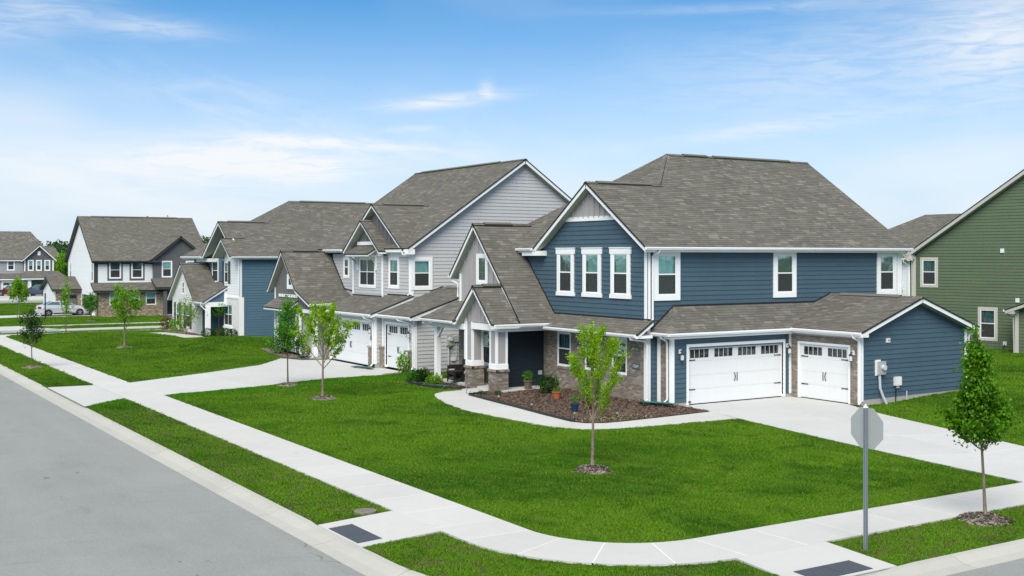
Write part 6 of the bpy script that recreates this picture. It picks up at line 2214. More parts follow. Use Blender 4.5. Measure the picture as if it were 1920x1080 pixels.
drive('north_driveway', [[(13, 120.0), (19.5, 120.0), (19.5, 125.4), (13, 125.4)], [(19.5, 120.0), (26, 120.0), (26, 125.7), (19.5, 125.6)]])
drive('far_driveway', [[(19.0, 164.0), (27, 164.0), (27.5, 174), (19.5, 174)], [(27, 164.0), (33.5, 164.0), (33.5, 174), (27.5, 174)], [(19.5, 174), (33.5, 174), (33.5, 185), (19.5, 185)]])
drive('north_kerb_ramp', [[(13.6, 99.9), (19.0, 99.9), (17.2, 104.2), (13.6, 104.2)]])
# the curved path to the front porch
WO = [(27.2, 28.95), (24.6, 29.10), (22.63, 29.28), (21.7, 29.55), (21.15, 30.1), (20.82, 30.9), (20.60, 32.6), (20.50, 34.2), (20.48, 35.76), (20.72, 37.3), (21.06, 38.6), (21.42, 39.7), (21.85, 40.55), (22.5, 41.0), (23.42, 41.08)]
WI = [(27.6, 30.72), (24.9, 30.50), (23.5, 30.42), (22.75, 30.45), (22.2, 30.75), (21.98, 31.3), (22.10, 32.9), (22.24, 34.3), (22.38, 35.6), (22.46, 36.7), (22.55, 37.6), (22.64, 38.5), (22.72, 39.3), (22.9, 39.6), (23.42, 39.86)]
walk('front_path', WO, WI, M['walk'], gap=0.006)


# ------------------------------------------------------------------ planting beds and mulch
def pip(poly, x, y):
    ins = False
    n = len(poly)
    for i in range(n):
        (x1, y1), (x2, y2) = poly[i], poly[(i + 1) % n]
        if (y1 > y) != (y2 > y) and x < (x2 - x1) * (y - y1) / (y2 - y1) + x1:
            ins = not ins
    return ins


def np_pip(poly, X, Y):
    ins = np.zeros(X.shape, bool)
    n = len(poly)
    for i in range(n):
        (x1, y1), (x2, y2) = poly[i], poly[(i + 1) % n]
        if y1 == y2:
            continue
        ins ^= ((y1 > Y) != (y2 > Y)) & (X < (x2 - x1) * (Y - y1) / (y2 - y1) + x1)
    return ins


def mulch_bed(name, poly, zf, mat, n, seed, label=None):
    import bmesh
    rng = np.random.default_rng(seed)
    bm = bmesh.new()
    bm.faces.new([bm.verts.new((x, y, 0)) for x, y in poly])
    bmesh.ops.triangulate(bm, faces=bm.faces)
    for _ in range(3):
        bmesh.ops.subdivide_edges(bm, edges=[e for e in bm.edges if e.calc_length() > 0.4], cuts=1, use_grid_fill=True)
        bmesh.ops.triangulate(bm, faces=bm.faces)
    for v in bm.verts:
        v.co.z = zf(v.co.x, v.co.y) + rng.uniform(-0.012, 0.012)
    bmesh.ops.recalc_face_normals(bm, faces=bm.faces)
    if sum(f.normal.z for f in bm.faces) < 0:
        bmesh.ops.reverse_faces(bm, faces=bm.faces)
    me = bpy.data.meshes.new(name)
    bm.to_mesh(me)
    bm.free()
    me.materials.append(mat)
    o = bpy.data.objects.new(name, me)
    COL.objects.link(o)
    o['kind'] = 'structure'
    X0, X1 = min(p[0] for p in poly), max(p[0] for p in poly)
    Y0, Y1 = min(p[1] for p in poly), max(p[1] for p in poly)
    mb = MB()
    k = 0
    while k < n:
        x, y = rng.uniform(X0, X1), rng.uniform(Y0, Y1)
        if pip(poly, x, y):
            chip(mb, rng, x, y, zf(x, y) + 0.012)
            k += 1
    mb.build('mulch_chips', mat, o, kind='stuff', fix=False)
    return o


def chip(mb, rng, x, y, z, s=1.0):
    a, l, w = rng.uniform(0, math.pi), rng.uniform(0.02, 0.055) * s, rng.uniform(0.006, 0.016) * s
    c, n = math.cos(a), math.sin(a)
    t, b = rng.uniform(-0.02, 0.02), rng.uniform(-0.010, 0.010)
    mb.add([(x - c * l + n * w, y - n * l - c * w, z - t), (x + c * l + n * w, y + n * l - c * w, z + t), (x + c * l - n * w, y + n * l + c * w, z + t + b + 0.01), (x - c * l - n * w, y - n * l + c * w, z - t + b + 0.01)], [(0, 1, 2, 3)])


BED1 = [(22.78, 39.35), (22.68, 38.5), (22.58, 37.5), (22.42, 35.6), (22.14, 33.0), (22.02, 31.4), (22.25, 30.82), (22.8, 30.5), (23.6, 30.47), (25.4, 30.6), (27.62, 30.80), (27.28, 32.3), (26.9, 33.15), (26.72, 33.3), (26.72, 38.93), (24.16, 38.93), (24.16, 39.8), (23.5, 39.8), (23.4, 39.45)]
BED2 = [(22.98, 45.3), (22.72, 44.5), (22.66, 43.4), (22.75, 42.5), (23.0, 41.9), (23.5, 41.4), (24.14, 41.2), (24.14, 45.3)]
BED3 = [(22.6, 59.1), (23.1, 57.6), (23.72, 57.45), (23.72, 63.4), (22.9, 63.4)]
BED4 = [(23.05, 83.4), (23.75, 80.5), (24.1, 78.3), (24.38, 80.3), (24.38, 86.2), (23.4, 86.0)]
BED5 = [(23.9, 48.05), (24.70, 48.05), (24.70, 48.5), (23.3, 48.42)]
mulch_bed('planting_bed', BED1, lambda x, y: 0.02 + 0.11 * sstep(22.2, 26.0, x) * sstep(30.4, 32.8, y), M['mulch'], 5200, 1)
_rng = np.random.default_rng(77)
_st = MB()
for _ in range(650):
    _x, _y = 23.7 + _rng.normal(0, 0.55), 31.0 + _rng.normal(0, 0.35)
    if pip(BED1, _x, _y):
        chip(_st, _rng, _x, _y, 0.02 + 0.11 * sstep(22.2, 26.0, _x) * sstep(30.4, 32.8, _y) + 0.022, 0.9)
_st.build('straw_patch', M['straw'], kind='stuff', fix=False)
mulch_bed('porch_bed', BED2, lambda x, y: 0.03, M['mulch'], 700, 2)
mulch_bed('entry_bed', BED3, lambda x, y: gz(x, y) + 0.04, M['mulch_old'], 500, 3)
mulch_bed('wing_bed', BED4, lambda x, y: gz(x, y) + 0.04, M['mulch'], 300, 4)
mulch_bed('driveway_bed', BED5, lambda x, y: gz(x, y) + 0.04, M['mulch_old'], 150, 5)

RINGS = []


def mulch_ring(x, y, r, seed, mat='mulch_old', n=420):
    rng = np.random.default_rng(seed)
    z0 = gz(x, y)
    mb = MB()
    N, K = 28, 6
    ph = rng.uniform(0, 6.28, 3)
    rad = [r * (1 + 0.09 * math.sin(2 * a + ph[0]) + 0.07 * math.sin(3 * a + ph[1]) + rng.uniform(-0.05, 0.05)) for a in (2 * math.pi * i / N for i in range(N))]
    mb.v.append((x, y, z0 + 0.10))
    for k in range(1, K + 1):
        for i in range(N):
            f = k / K
            a = 2 * math.pi * i / N
            mb.v.append((x + math.cos(a) * rad[i] * f, y + math.sin(a) * rad[i] * f, z0 - 0.03 + 0.135 * (1 - f ** 2.4) + rng.uniform(-0.012, 0.012)))
    for i in range(N):
        mb.f.append([0, 1 + i, 1 + (i + 1) % N])
        for k in range(K - 1):
            mb.f.append([1 + k * N + i, 1 + (k + 1) * N + i, 1 + (k + 1) * N + (i + 1) % N, 1 + k * N + (i + 1) % N])
    mb.m = [0] * len(mb.f)
    for _ in range(n):
        a, f = rng.uniform(0, 6.28), math.sqrt(rng.uniform(0, 1.12))
        chip(mb, rng, x + math.cos(a) * r * f, y + math.sin(a) * r * f, z0 - 0.012 + 0.135 * max(0, 1 - f ** 2.4))
    RINGS.append((x, y, r * 0.86))
    return mb.build('mulch_mound', M[mat], kind='stuff', fix=False)


def edging(name, pts, label, h=0.10, scallop=True):
    P = resample(pts, 0.11)
    mb = MB()
    for i, (a, b) in enumerate(zip(P, P[1:])):
        d = (b - a).normalized()
        n = Vector((-d.y, d.x, 0)) * 0.018
        zt = h * (1.0 if not scallop or i % 2 else 0.86)
        q = [a - n, b - n, b + n, a + n]
        z = gz(a.x, a.y)
        mb.prism([(v.x, v.y, z - 0.03) for v in q], [(v.x, v.y, z + zt) for v in q])
    o = mb.build(name, M['edging'])
    return tag(o, label, 'garden edging')


edging('garden_edging', [(23.6, 39.78), (23.3, 39.55), (22.76, 39.44), (22.66, 38.5), (22.56, 37.5), (22.40, 35.6), (22.12, 33.0), (22.0, 31.5), (22.05, 31.1)], 'black scalloped plastic edging between the pale path and the mulch bed')
edging('garden_edging', [(23.0, 45.3), (22.70, 44.5), (22.64, 43.4), (22.73, 42.5), (22.98, 41.86), (23.5, 41.35), (23.9, 41.2)], 'black edging round the small bed at the porch post')


# ------------------------------------------------------------------ grass
def tuft(name, loc, n, seed, hgt, spread):
    rng = np.random.default_rng(seed)
    mb = MB()
    for _ in range(n):
        a, r = rng.uniform(0, 6.28), spread * math.sqrt(rng.uniform(0, 1))
        x, y = math.cos(a) * r, math.sin(a) * r
        b, l = rng.uniform(0, 6.28), hgt * rng.uniform(0.55, 1.1)
        lean = rng.uniform(0.1, 0.75) * l
        w = rng.uniform(0.0035, 0.006)
        dx, dy = math.cos(b), math.sin(b)
        mb.add([(x - dy * w, y + dx * w, -0.01), (x + dy * w, y - dx * w, -0.01), (x + dx * lean * 0.4 + dy * w * .8, y + dy * lean * 0.4 - dx * w * .8, l * 0.6), (x + dx * lean * 0.4 - dy * w * .8, y + dy * lean * 0.4 + dx * w * .8, l * 0.6), (x + dx * lean, y + dy * lean, l)], [(0, 1, 2, 3), (3, 2, 4)])
    o = mb.build(name, M['blade'], kind='stuff', fix=False)
    o.location = loc
    return o


TUFT = tuft('grass_tuft', (13.6, 22.2, -0.028), 38, 7, 0.042, 0.080)


def scatter_group():
    g = bpy.data.node_groups.new('lawn_scatter', 'GeometryNodeTree')
    g.interface.new_socket('Geometry', in_out='INPUT', socket_type='NodeSocketGeometry')
    g.interface.new_socket('Geometry', in_out='OUTPUT', socket_type='NodeSocketGeometry')
    N = g.nodes
    gi, go = N.new('NodeGroupInput'), N.new('NodeGroupOutput')
    oi = N.new('GeometryNodeObjectInfo')
    oi.inputs['Object'].default_value = TUFT
    oi.inputs['As Instance'].default_value = True
    m2p = N.new('GeometryNodeMeshToPoints')
    ip = N.new('GeometryNodeInstanceOnPoints')
    rr = N.new('FunctionNodeRandomValue')
    rr.data_type = 'FLOAT_VECTOR'
    rr.inputs[0].default_value = (-0.12, -0.12, 0)
    rr.inputs[1].default_value = (0.12, 0.12, 6.283)
    at = N.new('GeometryNodeInputNamedAttribute')
    at.data_type = 'FLOAT'
    at.inputs['Name'].default_value = 'size'
    g.links.new(gi.outputs[0], m2p.inputs[0])
    g.links.new(m2p.outputs[0], ip.inputs['Points'])
    g.links.new(oi.outputs['Geometry'], ip.inputs['Instance'])
    g.links.new(rr.outputs[0], ip.inputs['Rotation'])
    g.links.new(at.outputs[0], ip.inputs['Scale'])
    g.links.new(ip.outputs[0], go.inputs[0])
    return g


def grass(polyfree):
    rng = np.random.default_rng(42)
    px, py, ps = [], [], []
    for (x0, x1, y0, y1) in ((9.25, 62, 13.74, 90.6), (13, 60, 100.6, 155)):
        A = (x1 - x0) * (y1 - y0)
        n = int(A * 210)
        X, Y = rng.uniform(x0 + 0.04, x1, n), rng.uniform(y0 + 0.04, y1, n)
        t = X * 0.5323 + Y * 0.8466
        s = (X * 0.8466 - Y * 0.5323) / t
        keep = (np.abs(s) < 0.475)
        base = 440.0 * (20.0 / np.maximum(t, 20.0)) ** 1.55
        dens = np.minimum(1.0, base / 210.0)
        keep &= rng.uniform(0, 1, n) < dens
        X, Y, t = X[keep], Y[keep], t[keep]
        for poly in polyfree:
            k = ~np_pip(poly, X, Y)
            for dx, dy in ((0.055, 0), (-0.055, 0), (0, 0.055), (0, -0.055)):
                k &= ~np_pip(poly, X + dx, Y + dy)
            X, Y, t = X[k], Y[k], t[k]
        for (cx, cy, r) in RINGS:
            k = np.hypot(X - cx, Y - cy) > r
            X, Y, t = X[k], Y[k], t[k]
        k = ~((X < CX) & (Y < CY) & (np.hypot(X - CX, Y - CY) > CR - 0.03))
        X, Y, t = X[k], Y[k], t[k]
        px.append(X); py.append(Y); ps.append(np.clip((t / 24.0) ** 0.62, 0.85, 2.2) * rng.uniform(0.75, 1.25, len(X)))
    X, Y, S = np.concatenate(px), np.concatenate(py), np.concatenate(ps)
    tt = X * 0.5323 + Y * 0.8466
    near = tt < 33
    for nm, sel, lb in (('grass', near, None), ('far_grass', ~near, None)):
        x, y, s = X[sel], Y[sel], S[sel]
        z = np.array([gz(a, b) for a, b in zip(x, y)]) - 0.028
        me = bpy.data.meshes.new(nm)
        me.vertices.add(len(x))
        me.vertices.foreach_set('co', np.stack([x, y, z], 1).astype(np.float32).ravel())
        at = me.attributes.new('size', 'FLOAT', 'POINT')
        at.data.foreach_set('value', s.astype(np.float32))
        me.materials.append(M['blade'])
        o = bpy.data.objects.new(nm, me)
        COL.objects.link(o)
        o['kind'] = 'stuff'
        md = o.modifiers.new('scatter', 'NODES')
        md.node_group = SCAT
    return len(X)


SCAT = scatter_group()


# ------------------------------------------------------------------ trees and shrubs
def leaf_mesh(name, C, size, rng, mat, parent, up=0.35, org=(0, 0, 0), kind=None, slim=0.62):
    """leaves as small folded blades at the points C"""
    n = len(C)
    d = rng.normal(size=(n, 3))
    d[:, 2] += up * 0.0
    d /= np.linalg.norm(d, axis=1)[:, None]
    nrm = rng.normal(size=(n, 3)) * 0.8
    nrm[:, 2] += up * 2.4
    s = np.cross(d, nrm)
    s /= np.linalg.norm(s, axis=1)[:, None] + 1e-9
    nn = np.cross(s, d)
    L = size * rng.uniform(0.6, 1.25, (n, 1))
    W = L * slim
    fold = nn * L * rng.uniform(0.05, 0.3, (n, 1))
    base, tip = C - d * L * 0.5, C + d * L * 0.5
    a, b = C + s * W * 0.5 + fold, C - s * W * 0.5 + fold
    V = np.stack([base, a, tip, b], 1).reshape(-1, 3) - np.array(org)
    me = bpy.data.meshes.new(name)
    me.vertices.add(4 * n)
    me.vertices.foreach_set('co', V.astype(np.float32).ravel())
    i = np.arange(n) * 4
    tri = np.stack([i, i + 1, i + 2, i, i + 2, i + 3], 1).ravel()
    me.loops.add(6 * n)
    me.loops.foreach_set('vertex_index', tri.astype(np.int32))
    me.polygons.add(2 * n)
    me.polygons.foreach_set('loop_start', (np.arange(2 * n) * 3).astype(np.int32))
    me.materials.append(mat)
    me.update(calc_edges=True)
    o = bpy.data.objects.new(name, me)
    COL.objects.link(o)
    if parent is not None:
        o.parent = parent
    if kind:
        o['kind'] = kind
    return o


def tree(name, label, x, y, H_, fork, env, nl, leaves, leaf, mat, bark, seed, r0=0.045, steep=0.55, jit=0.07, sub=4, group=None, clump=1.0, lo=0.3, z=None, skew=(0, 0), low_leaf=2):
    rng = np.random.default_rng(seed)
    z0 = gz(x, y) if z is None else z
    root = empty(name, (x, y, z0), 0, label, 'tree', group)
    tr = MB()
    bend = rng.uniform(-0.05, 0.05, 2)
    def axis(t):
        return np.array([bend[0] * math.sin(t * 3.0) + skew[0] * t, bend[1] * math.sin(t * 2.4 + 1) + skew[1] * t, H_ * t])
    pts = [axis(t) for t in np.linspace(0, 0.97, 12)]
    tr.tube([tuple(p) for p in pts], r0, 9, rs=[r0 * (1.35 if i == 0 else 1.0) * (1 - 0.93 * (i / 11) ** 0.9) + 0.003 for i in range(12)])
    tr.build('trunk', M[bark], root, smooth=True, fix=False)
    br = MB()
    segs = []
    f0 = fork / H_
    for i in range(nl):
        q = (i + 0.5) / nl
        t0 = f0 + (0.92 - f0) * q ** 1.25 * 0.86
        a = i * 2.39996 + rng.uniform(-0.4, 0.4)
        t1 = min(0.985, t0 + (1 - t0) * steep * rng.uniform(0.55, 1.15) + 0.03)
        rr = env((t1 - f0) / (1 - f0)) * rng.uniform(0.55, 1.15)
        p0 = axis(t0)
        p1 = axis(t1) * np.array([1, 1, 1.0]) + np.array([math.cos(a) * rr, math.sin(a) * rr, 0])
        ctrl = p0 * 0.45 + p1 * 0.55 + np.array([math.cos(a), math.sin(a), 0]) * rr * 0.18 - np.array([0, 0, 0.10 * rr])
        line = []
        for s in np.linspace(0, 1, 7):
            line.append((1 - s) ** 2 * p0 + 2 * s * (1 - s) * ctrl + s * s * p1 + rng.normal(0, 0.012, 3) * (s > 0))
        rb = r0 * (1 - t0) * 0.52 + 0.004
        br.tube([tuple(p) for p in line], rb, 5, rs=[rb * (1 - 0.85 * k / 6) for k in range(7)])
        segs += [(line[k], line[k + 1], 1.0) for k in range(low_leaf, 6)]
        for _ in range(sub):
            k = rng.integers(2, 6)
            b0 = line[k]
            dv = (line[k] - line[k - 1])
            dv /= np.linalg.norm(dv)
            dv = dv + rng.normal(0, 0.55, 3)
            dv[2] = abs(dv[2]) * 0.9 + 0.1
            dv /= np.linalg.norm(dv)
            ln = rng.uniform(0.16, 0.42) * max(0.4, rr) * 1.1
            b1 = b0 + dv * ln
            br.tube([tuple(b0), tuple((b0 + b1) / 2 + rng.normal(0, 0.01, 3)), tuple(b1)], rb * 0.4, 4, r2=0.002)
            segs.append((b0, b1, 0.9))
    segs += [(axis(t), axis(t + 0.05), 0.8) for t in np.linspace(max(lo, f0 + 0.25), 0.95, 8)]
    br.build('branch', M[bark], root, smooth=True, fix=False)
    A = np.array([s[0] for s in segs]); B = np.array([s[1] for s in segs])
    wgt = np.array([np.linalg.norm(s[1] - s[0]) * s[2] for s in segs]) * rng.uniform(1 - 0.75 * clump, 1 + clump, len(segs)).clip(0.05)
    pick = rng.choice(len(segs), leaves, p=wgt / wgt.sum())
    u = rng.uniform(0, 1, (leaves, 1))
    C = A[pick] * (1 - u) + B[pick] * u + rng.normal(0, jit, (leaves, 3))
    leaf_mesh('crown', C, leaf, rng, M[mat], root)
    return root


def bush(name, label, x, y, r, h, n, leaf, mat, seed, cat='shrub', z=None, group=None, stems=6, round_=False):
    rng = np.random.default_rng(seed)
    z0 = (gz(x, y) + 0.03) if z is None else z
    root = empty(name, (x, y, z0), 0, label, cat, group)
    st = MB()
    for k in range(stems):
        a = rng.uniform(0, 6.28)
        q = rng.uniform(0.2, 0.75)
        st.tube([(0, 0, -0.03), (math.cos(a) * r * q * 0.5, math.sin(a) * r * q * 0.5, h * 0.4), (math.cos(a) * r * q, math.sin(a) * r * q, h * 0.8)], 0.010, 4, r2=0.003)
    st.build('stem', M['bark2'], root, fix=False)
    d = rng.normal(size=(n, 3))
    d /= np.linalg.norm(d, axis=1)[:, None]
    rad = rng.uniform(0.72 if round_ else 0.35, 1.0, (n, 1)) ** 0.6
    lump = 1.0 if round_ else 1 + 0.22 * np.sin(d[:, :1] * 5 + seed) + 0.18 * np.sin(d[:, 1:2] * 7 + seed * 2)
    C = d * rad * lump * np.array([r, r, h * 0.5]) + np.array([0, 0, h * 0.52])
    C = C[C[:, 2] > 0.0]
    leaf_mesh('foliage', C, leaf, rng, M[mat], root, up=0.8 if round_ else 0.4)
    return root


def ev(*st):
    xs, ys = [s[0] for s in st], [s[1] for s in st]
    return lambda t: float(np.interp(t, xs, ys))


tree('honey_locust', 'lime green young tree with feathery upright limbs before the brick wing', 17.50, 23.95, 3.80, 1.18, ev((0, 0.35), (0.2, 0.70), (0.5, 0.95), (0.75, 0.82), (1, 0.30)), 19, 13000, 0.046, 'leaf_lime', 'bark', 21,
     r0=0.045, steep=0.80, jit=0.045, sub=6, clump=0.95, low_leaf=1)
mulch_ring(17.5, 23.95, 0.50, 31, n=800)
tree('young_maple', 'dense leafy maple with a pointed top beside the road sign', 21.13, 15.11, 4.02, 1.42, ev((0, 0.36), (0.10, 0.58), (0.28, 0.62), (0.44, 0.42), (0.60, 0.24), (0.8, 0.14), (1, 0.04)), 36, 8600, 0.092, 'leaf_maple', 'bark', 22,
     r0=0.036, steep=0.22, jit=0.082, sub=4, clump=0.55, skew=(-0.16, 0.10))
mulch_ring(21.13, 15.11, 0.56, 32, n=800)
tree('vase_tree', 'bright yellow-green fan-shaped young tree in front of the double garage', 17.46, 41.46, 3.75, 1.12, ev((0, 0.3), (0.3, 0.8), (0.7, 1.15), (1, 0.9)), 16, 5600, 0.085, 'leaf_lime', 'bark', 23,
     r0=0.05, steep=0.85, jit=0.062, sub=4, clump=1.0)
mulch_ring(17.46, 41.46, 0.55, 33, n=500)
tree('slim_maple', 'mid-green slim young tree standing left of the fan-shaped one', 18.0, 46.5, 3.95, 1.22, ev((0, 0.45), (0.3, 0.74), (0.6, 0.55), (1, 0.08)), 22, 3600, 0.095, 'leaf_mid', 'bark2', 24,
     r0=0.035, steep=0.30, jit=0.10, sub=4, clump=0.7)
mulch_ring(18.0, 46.5, 0.50, 34, n=350)
tree('sparse_sapling', 'thin dark sapling in the grass strip between kerb and sidewalk', 10.2, 60.5, 3.05, 0.95, ev((0, 0.5), (0.3, 0.75), (0.6, 0.5), (1, 0.15)), 16, 1500, 0.105, 'leaf_dark', 'bark2', 25,
     r0=0.030, steep=0.42, jit=0.10, sub=4, clump=1.0)
mulch_ring(10.2, 60.5, 0.55, 35, n=200)
tree('lawn_tree', 'bright green young tree alone on the lawn left of the white brick house', 16.94, 70.1, 3.95, 1.05, ev((0, 0.4), (0.3, 0.85), (0.65, 0.95), (1, 0.35)), 18, 2600, 0.125, 'leaf_bright', 'bark', 26,
     r0=0.055, steep=0.6, jit=0.11, sub=4, clump=0.9)
mulch_ring(16.94, 70.1, 0.55, 36, n=200)
tree('thin_whip', 'very thin sapling with a few leaf tufts at the far street', 16.8, 86.3, 4.05, 0.9, ev((0, 0.14), (0.5, 0.3), (1, 0.15)), 11, 420, 0.16, 'leaf_bright', 'bark2', 27, r0=0.038, steep=0.3, jit=0.12, sub=2, clump=1.0, z=gz(16.8, 86.3))
tree('oval_tree', 'small dark oval tree before the white gable garage door', 23.6, 110.0, 2.75, 0.85, ev((0, 0.5), (0.4, 0.72), (1, 0.15)), 16, 1300, 0.16, 'leaf_mid', 'bark2', 28, r0=0.04, steep=0.3, jit=0.13, sub=3)
mulch_ring(23.6, 110.0, 0.6, 37, n=60)
tree('round_tree', 'light green round-headed young tree far left by the driveway', 18.6, 117.0, 4.0, 1.5, ev((0, 0.6), (0.4, 1.1), (1, 0.35)), 16, 1500, 0.19, 'leaf_bright', 'bark', 29, r0=0.05, steep=0.45, jit=0.17, sub=3)
tree('pale_tree', 'small pale tree at the left edge before the far garages', 23.2, 172.0, 5.0, 1.9, ev((0, 0.6), (0.4, 1.0), (1, 0.3)), 14, 900, 0.26, 'leaf_mid', 'bark2', 30, r0=0.06, steep=0.45, jit=0.22, sub=3)
tree('spreading_tree', 'broad bright tree rising between the two far houses', 42.3, 218.0, 6.3, 1.4, ev((0, 1.6), (0.4, 2.8), (1, 0.9)), 20, 2600, 0.42, 'leaf_bright', 'bark2', 41, r0=0.16, steep=0.5, jit=0.45, sub=4)
tree('dark_tree', 'dark tree close to the white gable wall far back', 39.3, 196.0, 4.6, 0.8, ev((0, 1.0), (0.4, 1.5), (1, 0.6)), 16, 1500, 0.30, 'leaf_dark', 'bark2', 42, r0=0.10, steep=0.5, jit=0.3, sub=4)


def wood(name, x0, x1, y0, y1, n, seed, hmin, hmax):
    """a far wood that reads as one mass"""
    rng = np.random.default_rng(seed)
    pts = []
    tr = MB()
    for _ in range(n):
        x, y, h = rng.uniform(x0, x1), rng.uniform(y0, y1), rng.uniform(hmin, hmax)
        tr.tube([(x, y, -1.4), (x, y, h * 0.7)], 0.25, 5, r2=0.1)
        k = 420
        d = rng.normal(size=(k, 3))
        d /= np.linalg.norm(d, axis=1)[:, None]
        w = h * rng.uniform(0.24, 0.36)
        lump = 1 + 0.25 * np.sin(d[:, :1] * 4 + x) + 0.2 * np.sin(d[:, 1:2] * 5 + y)
        pts.append(d * rng.uniform(0.5, 1, (k, 1)) ** 0.5 * lump * np.array([w, w, h * 0.36]) + np.array([x, y, h * 0.62]))
    o = leaf_mesh(name, np.concatenate(pts), 1.0, rng, M['leaf_far'], None, kind='stuff')
    tr.build('wood_trunks', M['bark2'], o, kind='stuff', fix=False)
    return o


wood('distant_wood', 55, 140, 330, 375, 46, 51, 8.0, 11.5)
wood('far_grove', 85.0, 89.5, 316, 324, 6, 52, 14.6, 15.3)

# --- shrubs and small plants
bush('round_shrub', 'rounded green shrub at the porch corner beside the clay pots', 25.35, 37.65, 0.40, 0.72, 1500, 0.075, 'leaf_box', 61, z=0.10)
bush('russet_shrub', 'green and russet shrub half hidden behind the lime green tree', 25.3, 34.6, 0.50, 0.85, 1300, 0.07, 'leaf_mid', 62, z=0.09)
bush('rust_shrub', 'small rust-leaved shrub low behind the lime green tree', 24.2, 33.2, 0.28, 0.42, 420, 0.06, 'leaf_rust', 63, z=0.07)
bush('seedling', 'tiny grey-green seedling on a stake in the mulch', 23.5, 35.6, 0.13, 0.42, 70, 0.055, 'leaf_dark', 64, cat='plant', z=0.06, stems=3)
bush('mulch_plant', 'low dark plant by the pier in the mulch', 23.55, 38.5, 0.18, 0.20, 130, 0.06, 'leaf_box', 65, cat='plant', z=0.05)
bush('edge_plant', 'sprawling low plant at the bed end next to the edging', 23.2, 39.1, 0.22, 0.16, 120, 0.05, 'leaf_dark', 66, cat='plant', z=0.04)
bush('spout_plant', 'small weed beside the green splash mat', 26.0, 32.5, 0.15, 0.28, 90, 0.05, 'leaf_dark', 67, cat='plant', z=0.1)
bush('leafy_shrub', 'leafy green shrub at the foot of the white porch post', 23.2, 44.2, 0.34, 0.62, 800, 0.10, 'leaf_box', 68)
bush('flowering_shrub', 'light green shrub with pinkish tips before the wicker chairs', 23.2, 43.0, 0.33, 0.46, 700, 0.075, 'leaf_bright', 69)
bush('grassy_shrub', 'low wispy shrub at the left end of the porch bed', 23.1, 45.0, 0.34, 0.48, 380, 0.09, 'leaf_mid', 70)
bush('corner_shrub', 'young shrub in the mulch by the single garage door', 24.35, 48.25, 0.36, 0.98, 420, 0.12, 'leaf_bright', 71)
bush('boxwood_ball', 'clipped boxwood ball in front of the grey entry', 23.3, 57.95, 0.40, 0.78, 1500, 0.06, 'leaf_box', 72, round_=True)
bush('dark_shrub', 'dark broad shrub behind the slim maple', 23.2, 61.0, 0.62, 0.95, 1100, 0.10, 'leaf_dark', 73)
for i, (x, y, lb) in enumerate(((24.1, 77.1, 'clipped boxwood ball left of the white porch post'), (24.85, 76.9, 'clipped boxwood ball right behind the porch post'), (25.15, 76.2, 'clipped boxwood ball, middle of the three by the white bay'), (25.3, 75.55, 'clipped boxwood ball nearest the blue corner'))):
    bush('boxwood_ball', lb, x, y, 0.40, 0.74, 700, 0.08, 'leaf_box', 80 + i, round_=True, group='boxwood balls along the white brick front', z=-0.12)
bush('rusty_bush', 'reddish bush at the far end of the white wing', 23.6, 85.4, 0.52, 1.25, 420, 0.13, 'leaf_rust', 85, z=-0.1)
bush('yellow_bush', 'yellow-green bush before the shuttered windows', 23.8, 83.3, 0.52, 1.1, 420, 0.13, 'leaf_bright', 86, z=-0.1)
tree('airy_tree', 'airy light green small tree in front of the white brick wing', 23.4, 79.6, 2.9, 0.35, ev((0, 0.7), (0.5, 1.05), (1, 0.5)), 20, 800, 0.11, 'leaf_bright', 'bark2', 87, r0=0.03, steep=0.7, jit=0.14, sub=4, z=-0.15)
tree('potted_tree', 'slim potted tree standing inside the porch', 25.2, 77.9, 2.35, 1.0, ev((0, 0.35), (0.5, 0.5), (1, 0.2)), 12, 420, 0.11, 'leaf_mid', 'bark2', 88, r0=0.022, steep=0.5, jit=0.1, sub=3, z=0.1)


